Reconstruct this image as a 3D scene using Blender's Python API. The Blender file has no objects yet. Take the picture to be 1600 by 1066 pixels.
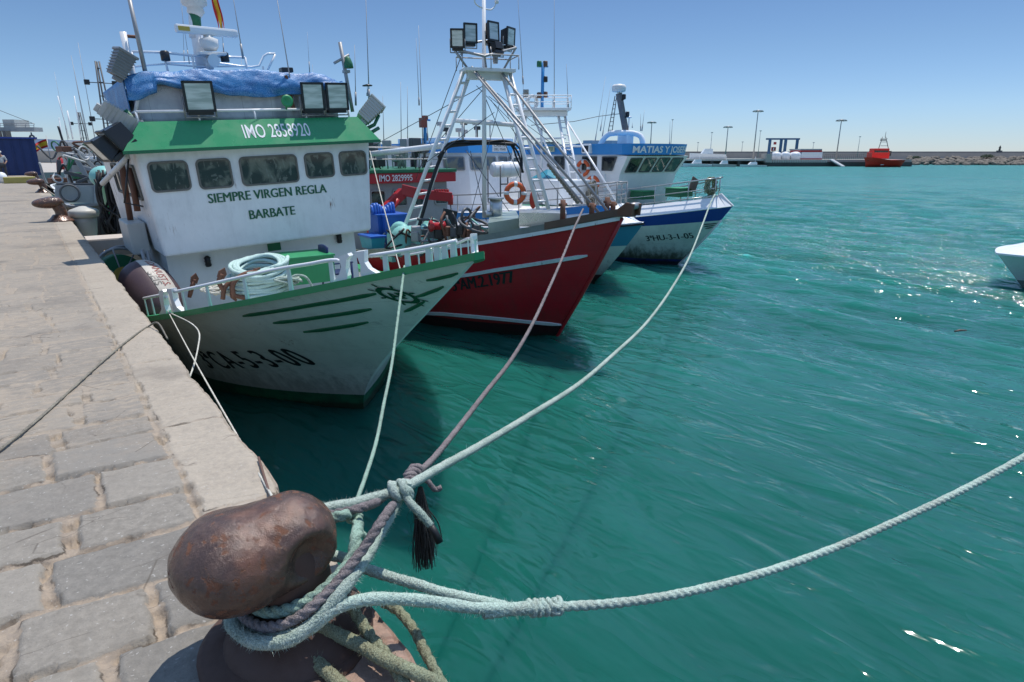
import bpy, bmesh, math, random
import numpy as np
from mathutils import Vector, Matrix, noise
rnd = random.Random(7)
R = math.radians
sc = bpy.context.scene
COL = sc.collection
F, EYE = 975.0, 1.6
WZ = -2.1            # water level below the quay top
PITCH = math.atan(293 / F); YAW = R(37.1)
cp, sp = math.cos(PITCH), math.sin(PITCH)
FW = Vector((math.sin(YAW) * cp, math.cos(YAW) * cp, -sp))
RT = Vector((math.cos(YAW), -math.sin(YAW), 0))
UP = Vector((math.sin(YAW) * sp, math.cos(YAW) * sp, cp))
EYEV = Vector((0, 0, EYE))
# a survey of the place: a sight line taken with a known plane gives a real position
def at(px, py, X=None, Y=None, Z=None, A=None, B=None, D=None):
    r = FW + RT * ((px - 800) / F) + UP * (-(py - 533) / F)
    if X is not None: t = X / r.x
    elif Y is not None: t = Y / r.y
    elif Z is not None: t = (Z - EYE) / r.z
    elif D is not None: t = D
    else:
        n = Vector((-(B[1] - A[1]), B[0] - A[0], 0)); t = n.dot(Vector(A) - EYEV) / n.dot(r)
    return EYEV + r * t

# ---------------------------------------------------------------- camera, light
cam = bpy.data.cameras.new('camera'); co = bpy.data.objects.new('camera', cam); COL.objects.link(co)
cam.sensor_width = 36; cam.lens = 36 * F / 1600; cam.clip_end = 20000; cam.clip_start = 0.05
rm = Matrix((RT, UP, -FW)).transposed().to_4x4(); co.matrix_world = Matrix.Translation(EYEV) @ rm
sc.camera = co
SUN_AZ = Vector((0.95, 0.32, 0)).normalized(); SUN_EL = R(71)
sd = Vector((SUN_AZ.x * math.cos(SUN_EL), SUN_AZ.y * math.cos(SUN_EL), math.sin(SUN_EL)))
sl = bpy.data.lights.new('sun', 'SUN'); sl.energy = 3.0; sl.angle = R(0.5); sl.color = (1, 0.95, 0.88)
so = bpy.data.objects.new('sun', sl); COL.objects.link(so); so.rotation_euler = sd.to_track_quat('Z', 'Y').to_euler()
so.location = (0, 0, 30)
w = bpy.data.worlds.new('World'); sc.world = w; w.use_nodes = True
nt = w.node_tree; bg = nt.nodes['Background']; sky = nt.nodes.new('ShaderNodeTexSky'); sky.sky_type = 'NISHITA'
sky.sun_disc = False; sky.sun_elevation = SUN_EL; sky.sun_rotation = math.atan2(sd.x, sd.y)
sky.air_density = .9; sky.dust_density = 0.0; sky.ozone_density = 5; sky.altitude = 0
tc_ = nt.nodes.new('ShaderNodeTexCoord'); sx_ = nt.nodes.new('ShaderNodeSeparateXYZ'); cr_ = nt.nodes.new('ShaderNodeValToRGB'); mx_ = nt.nodes.new('ShaderNodeMix'); mx_.data_type = 'RGBA'; mx_.blend_type = 'MULTIPLY'; mx_.inputs[0].default_value = 1
nt.links.new(tc_.outputs['Generated'], sx_.inputs[0]); nt.links.new(sx_.outputs[2], cr_.inputs[0]); nt.links.new(cr_.outputs[0], mx_.inputs[7]); nt.links.new(sky.outputs[0], mx_.inputs[6]); nt.links.new(mx_.outputs[2], bg.inputs[0])
els = cr_.color_ramp.elements; els[0].position = 0.; els[0].color = (.36, .41, .53, 1); els[1].position = .5; els[1].color = (1.45, 1.3, 1.12, 1)  # sky toned by height: dimmed near the horizon, brightened overhead to fill shade
for p_, c_ in ((.06, (.40, .45, .54, 1)), (.14, (.39, .43, .48, 1)), (.24, (.36, .40, .45, 1))): e_ = els.new(p_); e_.color = c_; bg.inputs[1].default_value = 0.15
sc.view_settings.view_transform = 'Standard'; sc.view_settings.look = 'None'
sc.view_settings.exposure = 0.50; sc.view_settings.gamma = 1
sc.render.engine = 'CYCLES'
try:
    sc.cycles.use_denoising = True; sc.cycles.max_bounces = 6; sc.cycles.diffuse_bounces = 3; sc.cycles.glossy_bounces = 3
    sc.cycles.transparent_max_bounces = 6; sc.cycles.sample_clamp_indirect = 6
except Exception: pass

# ---------------------------------------------------------------- materials
class NT:
    def __init__(s, name):
        s.m = bpy.data.materials.new(name); s.m.use_nodes = True; s.t = s.m.node_tree; s.n = s.t.nodes
        s.b = s.n['Principled BSDF']; s.tc = s.n.new('ShaderNodeTexCoord')
    def link(s, a, b): s.t.links.new(a, b)
    def noise(s, scale, detail=4, rough=.55, vec=None, stretch=None, dist=0):
        x = s.n.new('ShaderNodeTexNoise'); x.inputs['Scale'].default_value = scale; x.inputs['Detail'].default_value = detail
        x.inputs['Roughness'].default_value = rough; x.inputs['Distortion'].default_value = dist
        v = vec or s.tc.outputs['Object']
        if stretch:
            mp = s.n.new('ShaderNodeMapping'); mp.inputs['Scale'].default_value = stretch; s.link(v, mp.inputs[0]); v = mp.outputs[0]
        s.link(v, x.inputs[0]); return x.outputs[0]
    def vor(s, scale, feat='F1', vec=None, stretch=None):
        x = s.n.new('ShaderNodeTexVoronoi'); x.feature = feat; x.inputs['Scale'].default_value = scale
        v = vec or s.tc.outputs['Object']
        if stretch:
            mp = s.n.new('ShaderNodeMapping'); mp.inputs['Scale'].default_value = stretch; s.link(v, mp.inputs[0]); v = mp.outputs[0]
        s.link(v, x.inputs['Vector']); return x.outputs[0]
    def ramp(s, f, a, b, lo=0., hi=1.):
        x = s.n.new('ShaderNodeMapRange'); x.interpolation_type = 'SMOOTHSTEP'
        for i, q in ((1, a), (2, b), (3, lo), (4, hi)): x.inputs[i].default_value = q
        s.link(f, x.inputs[0]); return x.outputs[0]
    def math(s, op, a, b=None):
        x = s.n.new('ShaderNodeMath'); x.operation = op
        for i, q in enumerate((a, b)):
            if q is None: continue
            if isinstance(q, (int, float)): x.inputs[i].default_value = q
            else: s.link(q, x.inputs[i])
        return x.outputs[0]
    def mix(s, f, a, b, mode='MIX'):
        x = s.n.new('ShaderNodeMix'); x.data_type = 'RGBA'; x.blend_type = mode
        for i, q in ((0, f), (6, a), (7, b)):
            if isinstance(q, (int, float)): x.inputs[i].default_value = q
            elif isinstance(q, tuple): x.inputs[i].default_value = (*q[:3], 1)
            else: s.link(q, x.inputs[i])
        return x.outputs[2]
    def col(s, c):
        if isinstance(c, tuple): s.b.inputs['Base Color'].default_value = (*c[:3], 1)
        else: s.link(c, s.b.inputs['Base Color'])
    def set(s, **k):
        for a, q in k.items():
            i = s.b.inputs[a.replace('_', ' ')]
            if isinstance(q, (int, float)): i.default_value = q
            else: s.link(q, i)
    def bump(s, h, strength=.3, dist=.01, prev=None):
        x = s.n.new('ShaderNodeBump'); x.inputs['Strength'].default_value = strength; x.inputs['Distance'].default_value = dist
        s.link(h, x.inputs['Height'])
        if prev: s.link(prev, x.inputs['Normal'])
        s.link(x.outputs[0], s.b.inputs['Normal']); return x.outputs[0]
    def attr(s, name):
        x = s.n.new('ShaderNodeAttribute'); x.attribute_name = name; return x.outputs['Fac']
    def xyz(s, src='Object'):
        x = s.n.new('ShaderNodeSeparateXYZ'); s.link(s.tc.outputs[src], x.inputs[0]); return x.outputs
def paint(name, c, rough=.4, dirt=.25, rust=0., metal=0., streak=True, scale=1., spec=.5):
    t = NT(name)
    a = t.noise(2.2 * scale, 5, .6); b = t.noise(9 * scale, 4, .7, stretch=(1, 1, .18) if streak else None)
    d = tuple(q * .55 + .012 for q in c)
    f = t.math('MULTIPLY', t.ramp(t.math('ADD', t.math('MULTIPLY', a, .6), t.math('MULTIPLY', b, .4)), .42, .72), dirt)
    cc = t.mix(f, c, d)
    if rust > 0:
        r1 = t.noise(1.7 * scale, 3, .5); r2 = t.noise(14 * scale, 5, .7, stretch=(1, 1, .12))
        rf = t.ramp(t.math('ADD', t.math('MULTIPLY', r1, .55), t.math('MULTIPLY', r2, .45)), .66 - rust * .12, .72 - rust * .06)
        cc = t.mix(rf, cc, (.16, .055, .02))
    t.col(cc); t.set(Roughness=t.ramp(a, .3, .75, rough * .8, min(1, rough * 1.35)), Metallic=metal)
    t.b.inputs['Specular IOR Level'].default_value = spec
    t.bump(t.noise(25 * scale, 4, .7), .12, .006)
    return t.m
def flat(name, c, rough=.5, metal=0., emit=None):
    t = NT(name); n = t.noise(12, 4, .6)
    t.col(t.mix(t.ramp(n, .35, .75), c, tuple(q * .75 for q in c))); t.set(Roughness=rough, Metallic=metal); return t.m

# ---------------------------------------------------------------- mesh builder
class MB:
    def __init__(s): s.v = []; s.f = []; s.m = []; s.s = []; s.mi = 0; s.sm = False
    def add(s, V, Fs, smooth=None):
        o = len(s.v); s.v.extend([Vector(q) for q in V])
        for f in Fs: s.f.append([i + o for i in f]); s.m.append(s.mi); s.s.append(s.sm if smooth is None else smooth)
        return s
    def box(s, c, d, rot=None, bev=0.):
        hx, hy, hz = d[0] / 2, d[1] / 2, d[2] / 2
        if bev <= 0:
            V = [(x, y, z) for x in (-hx, hx) for y in (-hy, hy) for z in (-hz, hz)]
            Fs = [(0, 1, 3, 2), (4, 6, 7, 5), (0, 4, 5, 1), (2, 3, 7, 6), (0, 2, 6, 4), (1, 5, 7, 3)]
        else:
            bm = bmesh.new(); bmesh.ops.create_cube(bm, size=1)
            for q in bm.verts: q.co = Vector((q.co.x * d[0], q.co.y * d[1], q.co.z * d[2]))
            bmesh.ops.bevel(bm, geom=bm.edges[:], offset=min(bev, min(d) * .45), segments=2, affect='EDGES', profile=.6)
            bm.verts.index_update(); V = [q.co.copy() for q in bm.verts]; Fs = [[q.index for q in f.verts] for f in bm.faces]; bm.free()
        c = Vector(c)
        if rot is not None: V = [rot @ Vector(q) for q in V]
        return s.add([c + Vector(q) for q in V], Fs)
    def hexa(s, b, t):      # bottom quad, top quad
        n = len(b); V = list(b) + list(t)
        Fs = [tuple(range(n))[::-1], tuple(range(n, 2 * n))] + [(i, (i + 1) % n, n + (i + 1) % n, n + i) for i in range(n)]
        return s.add(V, Fs)
    def tube(s, P, r, n=8, closed=False, cap=True, smooth=True, rfun=None):
        P = [Vector(p) for p in P]; N = len(P); V = []; Fs = []
        t0 = None; up = None
        for i in range(N):
            a = P[(i - 1) % N] if (closed or i > 0) else P[i]; b = P[(i + 1) % N] if (closed or i < N - 1) else P[i]
            t = (b - a)
            t = t.normalized() if t.length > 1e-9 else (t0 or Vector((0, 0, 1)))
            if up is None:
                up = Vector((0, 0, 1)) if abs(t.z) < .9 else Vector((1, 0, 0))
            u = (up - t * up.dot(t))
            if u.length < 1e-6: u = t.orthogonal()
            u.normalize(); up = u; v = t.cross(u); t0 = t
            rr = r[i] if isinstance(r, (list, tuple)) else r
            for k in range(n):
                an = 2 * math.pi * k / n; q = rr * (rfun(i, an) if rfun else 1)
                V.append(P[i] + (u * math.cos(an) + v * math.sin(an)) * q)
        M_ = N if closed else N - 1
        for i in range(M_):
            for k in range(n):
                j = (i + 1) % N; Fs.append((i * n + k, i * n + (k + 1) % n, j * n + (k + 1) % n, j * n + k))
        s.add(V, Fs, smooth)
        if cap and not closed:
            o = len(s.v) - len(V)
            s.f.append([o + k for k in range(n)][::-1]); s.m.append(s.mi); s.s.append(False)
            s.f.append([o + (N - 1) * n + k for k in range(n)]); s.m.append(s.mi); s.s.append(False)
        return s
    def cyl(s, a, b, r, r2=None, n=12): return s.tube([a, b], [r, r if r2 is None else r2], n)
    def lathe(s, prof, c=(0, 0, 0), axis=(0, 0, 1), n=24, smooth=True):   # prof: (radius, height)
        ax = Vector(axis).normalized(); u = ax.orthogonal().normalized(); v = ax.cross(u); c = Vector(c); V = []; Fs = []
        for r, h in prof:
            for k in range(n):
                an = 2 * math.pi * k / n; V.append(c + ax * h + (u * math.cos(an) + v * math.sin(an)) * r)
        for i in range(len(prof) - 1):
            for k in range(n): Fs.append((i * n + k, i * n + (k + 1) % n, (i + 1) * n + (k + 1) % n, (i + 1) * n + k))
        s.add(V, Fs, smooth); o = len(s.v) - len(V)
        for i, fl in ((0, True), (len(prof) - 1, False)):
            if prof[i][0] > 1e-5:
                q = [o + i * n + k for k in range(n)]; s.f.append(q[::-1] if fl else q); s.m.append(s.mi); s.s.append(False)
        return s
    def torus(s, c, R1, r, axis=(0, 0, 1), n=32, m=10, sx=1.):
        ax = Vector(axis).normalized(); u = ax.orthogonal().normalized(); v = ax.cross(u); c = Vector(c)
        P = [c + (u * math.cos(2 * math.pi * i / n) * sx + v * math.sin(2 * math.pi * i / n)) * R1 for i in range(n)]
        return s.tube(P, r, m, closed=True)
    def ell(s, c, d, n=16, m=10, rot=None, fn=None):
        V = []; Fs = []; c = Vector(c)
        for i in range(m + 1):
            ph = math.pi * i / m
            for k in range(n):
                th = 2 * math.pi * k / n
                q = Vector((math.sin(ph) * math.cos(th), math.sin(ph) * math.sin(th), math.cos(ph)))
                rr = fn(q) if fn else 1
                q = Vector((q.x * d[0], q.y * d[1], q.z * d[2])) * rr
                if rot is not None: q = rot @ q
                V.append(c + q)
        for i in range(m):
            for k in range(n): Fs.append((i * n + k, (i + 1) * n + k, (i + 1) * n + (k + 1) % n, i * n + (k + 1) % n))
        return s.add(V, Fs, True)
    def prism(s, pts, o, ux, uy, th):   # outline pts 2D in plane o,ux,uy extruded by th along ux x uy, centred
        o = Vector(o); ux = Vector(ux).normalized(); uy = Vector(uy).normalized(); nn = ux.cross(uy).normalized() * (th / 2)
        a = [o + ux * p[0] + uy * p[1] - nn for p in pts]; b = [q + nn * 2 for q in a]
        return s.hexa(a, b)
    def grid(s, fn, nu, nv, smooth=True):
        V = [fn(i / nu, j / nv) for j in range(nv + 1) for i in range(nu + 1)]
        return s.add(V, [(j * (nu + 1) + i, j * (nu + 1) + i + 1, (j + 1) * (nu + 1) + i + 1, (j + 1) * (nu + 1) + i) for j in range(nv) for i in range(nu)], smooth)
    def xf(s, M):
        s.v = [M @ q for q in s.v]; return s
    def build(s, name, mats, parent=None, o=None, label=None):
        me = bpy.data.meshes.new(name)
        if o is None and parent is not None: o = parent.get('_o')
        if o is not None:
            o = Vector(o); V = [q - o for q in s.v]
        else: V = s.v
        me.from_pydata([tuple(q) for q in V], [], s.f)
        if not isinstance(mats, (list, tuple)): mats = [mats]
        for m in mats: me.materials.append(m)
        if len(mats) > 1: me.polygons.foreach_set('material_index', s.m)
        me.polygons.foreach_set('use_smooth', s.s)
        me.update()
        ob = bpy.data.objects.new(name, me); COL.objects.link(ob)
        if parent is not None: ob.parent = parent
        elif o is not None: ob.location = o
        if label: ob['label'] = label
        return ob
def thing(name, label, cat, loc=(0, 0, 0), group=None, world=True, rot=None):
    o = bpy.data.objects.new(name, None); COL.objects.link(o); o.empty_display_size = .2
    o.location = loc
    if rot: o.rotation_euler = rot
    o['label'] = label; o['category'] = cat
    if group: o['group'] = group
    if world: o['_o'] = tuple(loc)
    return o
def tag(o, label, cat, group=None):
    o['label'] = label; o['category'] = cat
    if group: o['group'] = group
    return o
def struct(o, kind='structure'): o['kind'] = kind; return o
def spline(P, step):
    P = [Vector(p) for p in P]; out = []
    for i in range(len(P) - 1):
        p0 = P[i - 1] if i > 0 else P[i] * 2 - P[i + 1]; p1, p2 = P[i], P[i + 1]; p3 = P[i + 2] if i + 2 < len(P) else P[i + 1] * 2 - P[i]
        d01 = max(1e-4, (p1 - p0).length) ** .5; d12 = max(1e-4, (p2 - p1).length) ** .5; d23 = max(1e-4, (p3 - p2).length) ** .5
        m1 = (p2 - p1) + d12 * ((p1 - p0) / d01 - (p2 - p0) / (d01 + d12)); m2 = (p2 - p1) + d12 * ((p3 - p2) / d23 - (p3 - p1) / (d12 + d23))
        L = (p2 - p1).length; st = step(p1) if callable(step) else step; n = max(1, int(L / st))
        for k in range(n):
            t = k / n
            out.append(p1 * (2 * t**3 - 3 * t**2 + 1) + m1 * (t**3 - 2 * t**2 + t) + p2 * (-2 * t**3 + 3 * t**2) + m2 * (t**3 - t**2))
    out.append(P[-1]); return out
def text_mesh(s, size=1., bold=0., sx=1., sub=0., shear=0., spacing=1.):
    cu = bpy.data.curves.new('txt', 'FONT'); cu.body = s; cu.size = size; cu.offset = bold; cu.resolution_u = 3; cu.align_x = 'CENTER'; cu.shear = shear
    cu.space_character = spacing
    ob = bpy.data.objects.new('txt', cu); COL.objects.link(ob)
    dg = bpy.context.evaluated_depsgraph_get(); me = bpy.data.meshes.new_from_object(ob.evaluated_get(dg))
    bm = bmesh.new(); bm.from_mesh(me); bmesh.ops.triangulate(bm, faces=bm.faces[:])
    if sub:
        for _ in range(4):
            E_ = [e for e in bm.edges if e.calc_length() > sub]
            if not E_: break
            bmesh.ops.subdivide_edges(bm, edges=E_, cuts=1); bmesh.ops.triangulate(bm, faces=bm.faces[:])
    bm.verts.index_update(); V = [(q.co.x * sx, q.co.y) for q in bm.verts]; Fs = [[q.index for q in f.verts] for f in bm.faces]; bm.free()
    bpy.data.objects.remove(ob); bpy.data.curves.remove(cu); bpy.data.meshes.remove(me)
    return V, Fs
def text_on(mb, s, size, fn, **k):
    V, Fs = text_mesh(s, size, **k); mb.add([fn(x, y) for x, y in V], Fs); return mb
def plane_fn(o, ux, uy, off=0.):
    o = Vector(o); ux = Vector(ux).normalized(); uy = Vector(uy).normalized(); n = ux.cross(uy).normalized() * off
    return lambda x, y: o + n + ux * x + uy * y
def sm(a, b, x): 
    t = max(0, min(1, (x - a) / (b - a))); return t * t * (3 - 2 * t)

# ---------------------------------------------------------------- water
WAVE_AN = math.atan2(.10, .995)
def make_water():
    def axis(lo, dlo, dhi, hi, d, g):
        a = list(np.arange(dlo, dhi, d)); q = d; x = a[-1]
        while x < hi: q *= g; x += q; a.append(x)
        q = d; x = dlo; b = []
        while x > lo: q *= g; x -= q; b.append(x)
        return np.array(b[::-1] + a)
    xs = axis(-60, .3, 25, 2600, .085, 1.02); ys = axis(-300, -2, 22, 2600, .085, 1.02)
    # plain quay stands in the way left of x=.6: no finer mesh needed there
    X, Y = np.meshgrid(xs, ys); rs = np.random.RandomState(3)
    Z = np.zeros_like(X)
    cell = np.maximum(np.gradient(xs)[None, :], np.gradient(ys)[:, None])
    for i in range(46):
        lam = .3 * (4.5 / .3) ** rs.rand(); an = WAVE_AN + rs.randn() * .26; k = 2 * math.pi / lam
        amp = .0082 * lam ** .8 * (1.25 if lam < 1.6 else .8); ph = rs.rand() * 6.28
        phase = k * (X * math.cos(an) + Y * math.sin(an)) + ph
        fade = np.clip(1.7 - cell / (lam * .3), 0, 1)
        phase = phase + .9 * np.sin(.33 * k * (-X * math.sin(an) + Y * math.cos(an)) * rs.uniform(.4, 1) + ph)
        Z += fade * amp * (np.exp(1.25 * np.sin(phase)) - 1.43) * .62
    # calm in the lee of quay and boats, fade to flat where the mesh is too coarse
    calm = .28 + .66 / (1 + np.exp(-(X + .55 * Y - 15) / 2.5))
    Z *= calm
    n, m = len(xs), len(ys)
    co_ = np.stack([X, Y, Z], -1).reshape(-1, 3)
    idx = np.arange(n * m).reshape(m, n); q = np.stack([idx[:-1, :-1], idx[:-1, 1:], idx[1:, 1:], idx[1:, :-1]], -1).reshape(-1, 4)
    me = bpy.data.meshes.new('water'); me.vertices.add(n * m); me.vertices.foreach_set('co', co_.ravel())
    me.loops.add(len(q) * 4); me.loops.foreach_set('vertex_index', q.ravel().astype(np.int32))
    me.polygons.add(len(q)); me.polygons.foreach_set('loop_start', np.arange(0, len(q) * 4, 4, dtype=np.int32)); me.polygons.foreach_set('loop_total', np.full(len(q), 4, dtype=np.int32))
    me.update(calc_edges=True); me.polygons.foreach_set('use_smooth', [True] * len(q))
    t = NT('harbour_water')
    p = t.tc.outputs['Object']
    big = t.noise(.12, 3, .5); mid = t.noise(.8, 3, .6)
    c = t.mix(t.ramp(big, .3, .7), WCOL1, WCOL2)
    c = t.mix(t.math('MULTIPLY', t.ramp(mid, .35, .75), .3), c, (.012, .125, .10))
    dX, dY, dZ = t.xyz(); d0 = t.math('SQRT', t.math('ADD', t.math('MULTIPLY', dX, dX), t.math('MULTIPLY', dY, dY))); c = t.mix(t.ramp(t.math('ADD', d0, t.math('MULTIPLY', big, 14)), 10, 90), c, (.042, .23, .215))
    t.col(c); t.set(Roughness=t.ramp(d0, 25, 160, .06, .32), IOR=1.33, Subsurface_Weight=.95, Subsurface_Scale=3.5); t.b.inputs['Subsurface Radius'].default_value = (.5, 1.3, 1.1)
    rot = t.n.new('ShaderNodeMapping'); rot.inputs['Rotation'].default_value = (0, 0, -WAVE_AN); t.link(p, rot.inputs[0])
    st = lambda a, b: None
    f1 = t.noise(1.0, 3, .5, vec=rot.outputs[0], stretch=(3.4, 1.1, 1), dist=.4)
    f2 = t.noise(1.0, 4, .6, vec=rot.outputs[0], stretch=(14, 5, 1), dist=.4)
    f3 = t.noise(1.0, 4, .6, vec=rot.outputs[0], stretch=(.9, .35, 1), dist=.2)
    f4 = t.noise(1.0, 6, .7, vec=rot.outputs[0], stretch=(.5, .16, 1), dist=.2)
    X_, Y_, Z_ = t.xyz(); dst = t.math('SQRT', t.math('ADD', t.math('MULTIPLY', X_, X_), t.math('MULTIPLY', Y_, Y_)))
    n0 = t.bump(t.math('MULTIPLY', f4, t.ramp(dst, 14, 80)), 1., 7.); n1 = t.bump(f3, .7, .14, n0); n2 = t.bump(t.math('SUBTRACT', 1, t.math('MULTIPLY', t.math('ABSOLUTE', t.math('SUBTRACT', t.noise(1.0, 2, .5, vec=rot.outputs[0], stretch=(2.3, .7, 1), dist=.5), .5)), 2)), .85, .075, n1); t.bump(f1, .7, .035, n2)
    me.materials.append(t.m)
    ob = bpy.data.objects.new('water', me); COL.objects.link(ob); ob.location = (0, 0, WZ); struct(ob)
WCOL1 = (.007, .090, .069); WCOL2 = (.011, .124, .098)
make_water()

# ---------------------------------------------------------------- quay
def stones():
    r = random.Random(11); rows = []
    y = -6.0
    while y < 80:
        h = r.uniform(.31, .45); x = .385; st = []
        while x > -6:
            wd = r.uniform(.28, .58); gap = r.uniform(.008, .03)
            st.append((x - wd, x - gap, r.random(), r.uniform(-.03, .03), r.uniform(-.03, .03), r.uniform(-.02, .02)))
            x -= wd
        rows.append((y, y + h, st, r.uniform(.006, .024))); y += h
    return rows
ROWS = stones(); RY = np.array([q[0] for q in ROWS])
COPE = []; _y = -6.
while _y < 80:
    _l = rnd.uniform(.75, 1.5); COPE.append((_y, _y + _l, rnd.random())); _y += _l
CY_ = np.array([q[0] for q in COPE])
def stone_at(x, y):
    """distance inside a stone (m), stone id, is coping"""
    wob = .018 * noise.noise(Vector((x * 5, y * 5, 1.3))) + .008 * noise.noise(Vector((x * 17, y * 17, 4.)))
    wob2 = .018 * noise.noise(Vector((x * 5, y * 5, 7.3))) + .008 * noise.noise(Vector((x * 17, y * 17, 9.)))
    if x > .385 + wob:
        i = int(np.searchsorted(CY_, y + wob * 1.5 + (x - .5) * .05) - 1); a, b, k = COPE[i]; yy = y + wob * 1.5 + (x - .5) * .05
        return min(x - .385 - wob - .012, yy - a - .006, b - yy - .006), k, 1
    yy = y + wob2 + .06 * x + .03 * math.sin(x * 2.1)
    i = int(np.searchsorted(RY, yy) - 1)
    if i < 0 or i >= len(ROWS): return .1, .5, 0
    a, b, st, g = ROWS[i]
    for (x0, x1, k, j1, j2, j3) in st:
        q = x + wob + j1 * (yy - a) / .3
        if q >= x0:
            return min(q - x0 - .012, x1 - q, yy + j2 * (q - x0) - a - g * .6, b - yy + j3 * (x1 - q) - g * .6), k, 0
    return .1, .5, 0
def make_quay():
    xs = list(np.arange(.745, -.75, -.0105)); q = .0105; x = xs[-1]
    while x > -60: q *= 1.16; x -= q; xs.append(x)
    ys = list(np.arange(1.25, 5.0, .0125)); q = .0125; y = ys[-1]
    while y < 74: q = min(q * 1.014, .6); y += q; ys.append(y)
    q = .02; y = 1.25; b = []
    while y > -30: q *= 1.2; y -= q; b.append(y)
    ys = b[::-1] + ys
    wall = [(0.004, -.006), (.012, -.02), (.016, -.05)] + [(.016 - .0 * k, -.05 - k * .12) for k in range(1, 24)]
    V = []; mor = []; idd = []; cop = []; wet = []
    W_ = len(wall); N_ = len(xs) + W_
    for y in ys:
        ex = .022 * noise.noise(Vector((0, y * 1.7, 0))) + .013 * noise.noise(Vector((0, y * 9, 3)))
        chip = max(0, noise.noise(Vector((3, y * 2.3, 5))) - .25) * .06
        for dx, z in wall[::-1]:
            g = .02 * noise.noise(Vector((y * 3, z * 4, 2)))
            jz = abs(((z + .45) % .55) - .05) < .03
            V.append((.745 + dx + ex * 1 - chip * (z > -.1) + g * min(1, -z * 6) - (.02 if jz else 0), y, z)); mor.append(0); idd.append((math.floor((z + .45) / .55) * .37 + math.floor(y / 1.1 + .5 * math.floor((z + .45) / .55)) * .213) % 1); cop.append(1); wet.append(sm(-.3, -1.3, z))
        for x in xs:
            if x > -6 and y < 40: d, k, c = stone_at(x, y)
            else: d, k, c = .1, .5, 0
            fine = y < 9 and x > -2
            h = 0.
            lift = (k - .5) * .012
            dep = sm(-.018, .02, d)
            if c: h = -.010 * (1 - dep) + lift * .4
            else:
                near = 1 - sm(3.6, 4.8, y + .5 * noise.noise(Vector((x * 1.5, y * 1.5, 0))))
                h = (-.022 * (1 - dep) + lift) * (.25 + .75 * near) * dep - .02 * (1 - dep) * near
            if fine:
                h += .0045 * noise.noise(Vector((x * 14, y * 22, 0))) + .0022 * noise.noise(Vector((x * 45, y * 60, 0))) + .008 * noise.noise(Vector((x * 2.5, y * 2.5, 8)))
                cr = noise.noise(Vector((x * 6, y * 11, 21)))
                if -.03 < d < .012 and cr > .04: h -= .026 * min(1, (cr - .04) * 6)
            e = sm(.70, .745, x + ex * 0)
            xx = x + (ex - chip) * sm(.6, .745, x)
            V.append((xx, y, h - .012 * e * e)); mor.append(d); idd.append(k); cop.append(c); wet.append(0)
    M_ = len(ys)
    Fs = [(j * N_ + i, j * N_ + i + 1, (j + 1) * N_ + i + 1, (j + 1) * N_ + i) for j in range(M_ - 1) for i in range(N_ - 1)]
    me = bpy.data.meshes.new('quay'); me.from_pydata(V, [], [f[::-1] for f in Fs])
    for nm, L_ in (('inside', mor), ('stone', idd), ('coping', cop), ('wet', wet)):
        a = me.attributes.new(nm, 'FLOAT', 'POINT'); a.data.foreach_set('value', [float(q) for q in L_])
    me.polygons.foreach_set('use_smooth', [True] * len(Fs))
    t = NT('quay_stone'); P = t.tc.outputs['Object']; X_, Y_, Z_ = t.xyz()
    ins = t.attr('inside'); sid = t.attr('stone'); cpg = t.attr('coping'); wt = t.attr('wet')
    n1 = t.noise(3, 5, .62); n2 = t.noise(26, 6, .72); n3 = t.noise(110, 4, .8); n4 = t.noise(9, 6, .7, stretch=(1, 2.2, 1)); n5 = t.noise(1.1, 4, .6)
    grey = t.mix(t.ramp(n2, .3, .75), (.19, .172, .145), (.29, .262, .222)); grey = t.mix(t.math('MULTIPLY', sid, .7), grey, (.33, .295, .245)); grey = t.mix(t.math('MULTIPLY', t.ramp(t.math('FRACT', t.math('MULTIPLY', sid, 7.3)), .5, 1.), .4), grey, (.13, .13, .125))
    beige = t.mix(t.ramp(n2, .3, .72), (.41, .35, .275), (.31, .27, .22)); beige = t.mix(t.math('MULTIPLY', t.ramp(n1, .35, .7), .5), beige, (.46, .40, .32))
    c = t.mix(cpg, grey, beige)
    # sandy mortar and dust that has spread over the stones
    d = t.math('ADD', ins, t.math('MULTIPLY', t.math('SUBTRACT', n4, .5), .045))
    d = t.math('ADD', d, t.math('MULTIPLY', t.math('SUBTRACT', n2, .5), .02))
    mort = t.ramp(d, .004, .013, 1, 0)
    far = t.ramp(t.math('ADD', Y_, t.math('MULTIPLY', t.math('SUBTRACT', n1, .5), 3.)), 3.3, 4.9)
    dust = t.math('MULTIPLY', far, t.ramp(t.math('ADD', n4, t.math('MULTIPLY', n5, .5)), .58, .82, .95, .30))
    cover = t.math('MAXIMUM', t.math('MULTIPLY', mort, t.math('SUBTRACT', 1, t.math('MULTIPLY', cpg, .45))), t.math('MULTIPLY', dust, t.math('SUBTRACT', 1, t.math('MULTIPLY', cpg, .5))))
    sand = t.mix(t.ramp(n2, .32, .7), (.37, .295, .22), (.26, .215, .17)); sand = t.mix(t.math('MULTIPLY', far, .62), sand, t.mix(t.ramp(n4, .35, .7), (.375, .315, .245), (.285, .245, .195)))
    c = t.mix(cover, c, sand)
    # specks, cracks, stains
    c = t.mix(t.math('MULTIPLY', t.ramp(n3, .28, .42, 1, 0), .55), c, (.1, .09, .08))
    c = t.mix(t.math('MULTIPLY', t.ramp(t.noise(60, 2, .5), .66, .73), .5), c, (.5, .48, .44))
    crk = t.ramp(t.vor(2.3, 'DISTANCE_TO_EDGE', vec=None, stretch=(.7, 2.2, 1)), 0, .012, 1, 0)
    c = t.mix(t.math('MULTIPLY', t.math('MULTIPLY', crk, t.ramp(n1, .5, .58)), .6), c, (.08, .065, .05))
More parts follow.
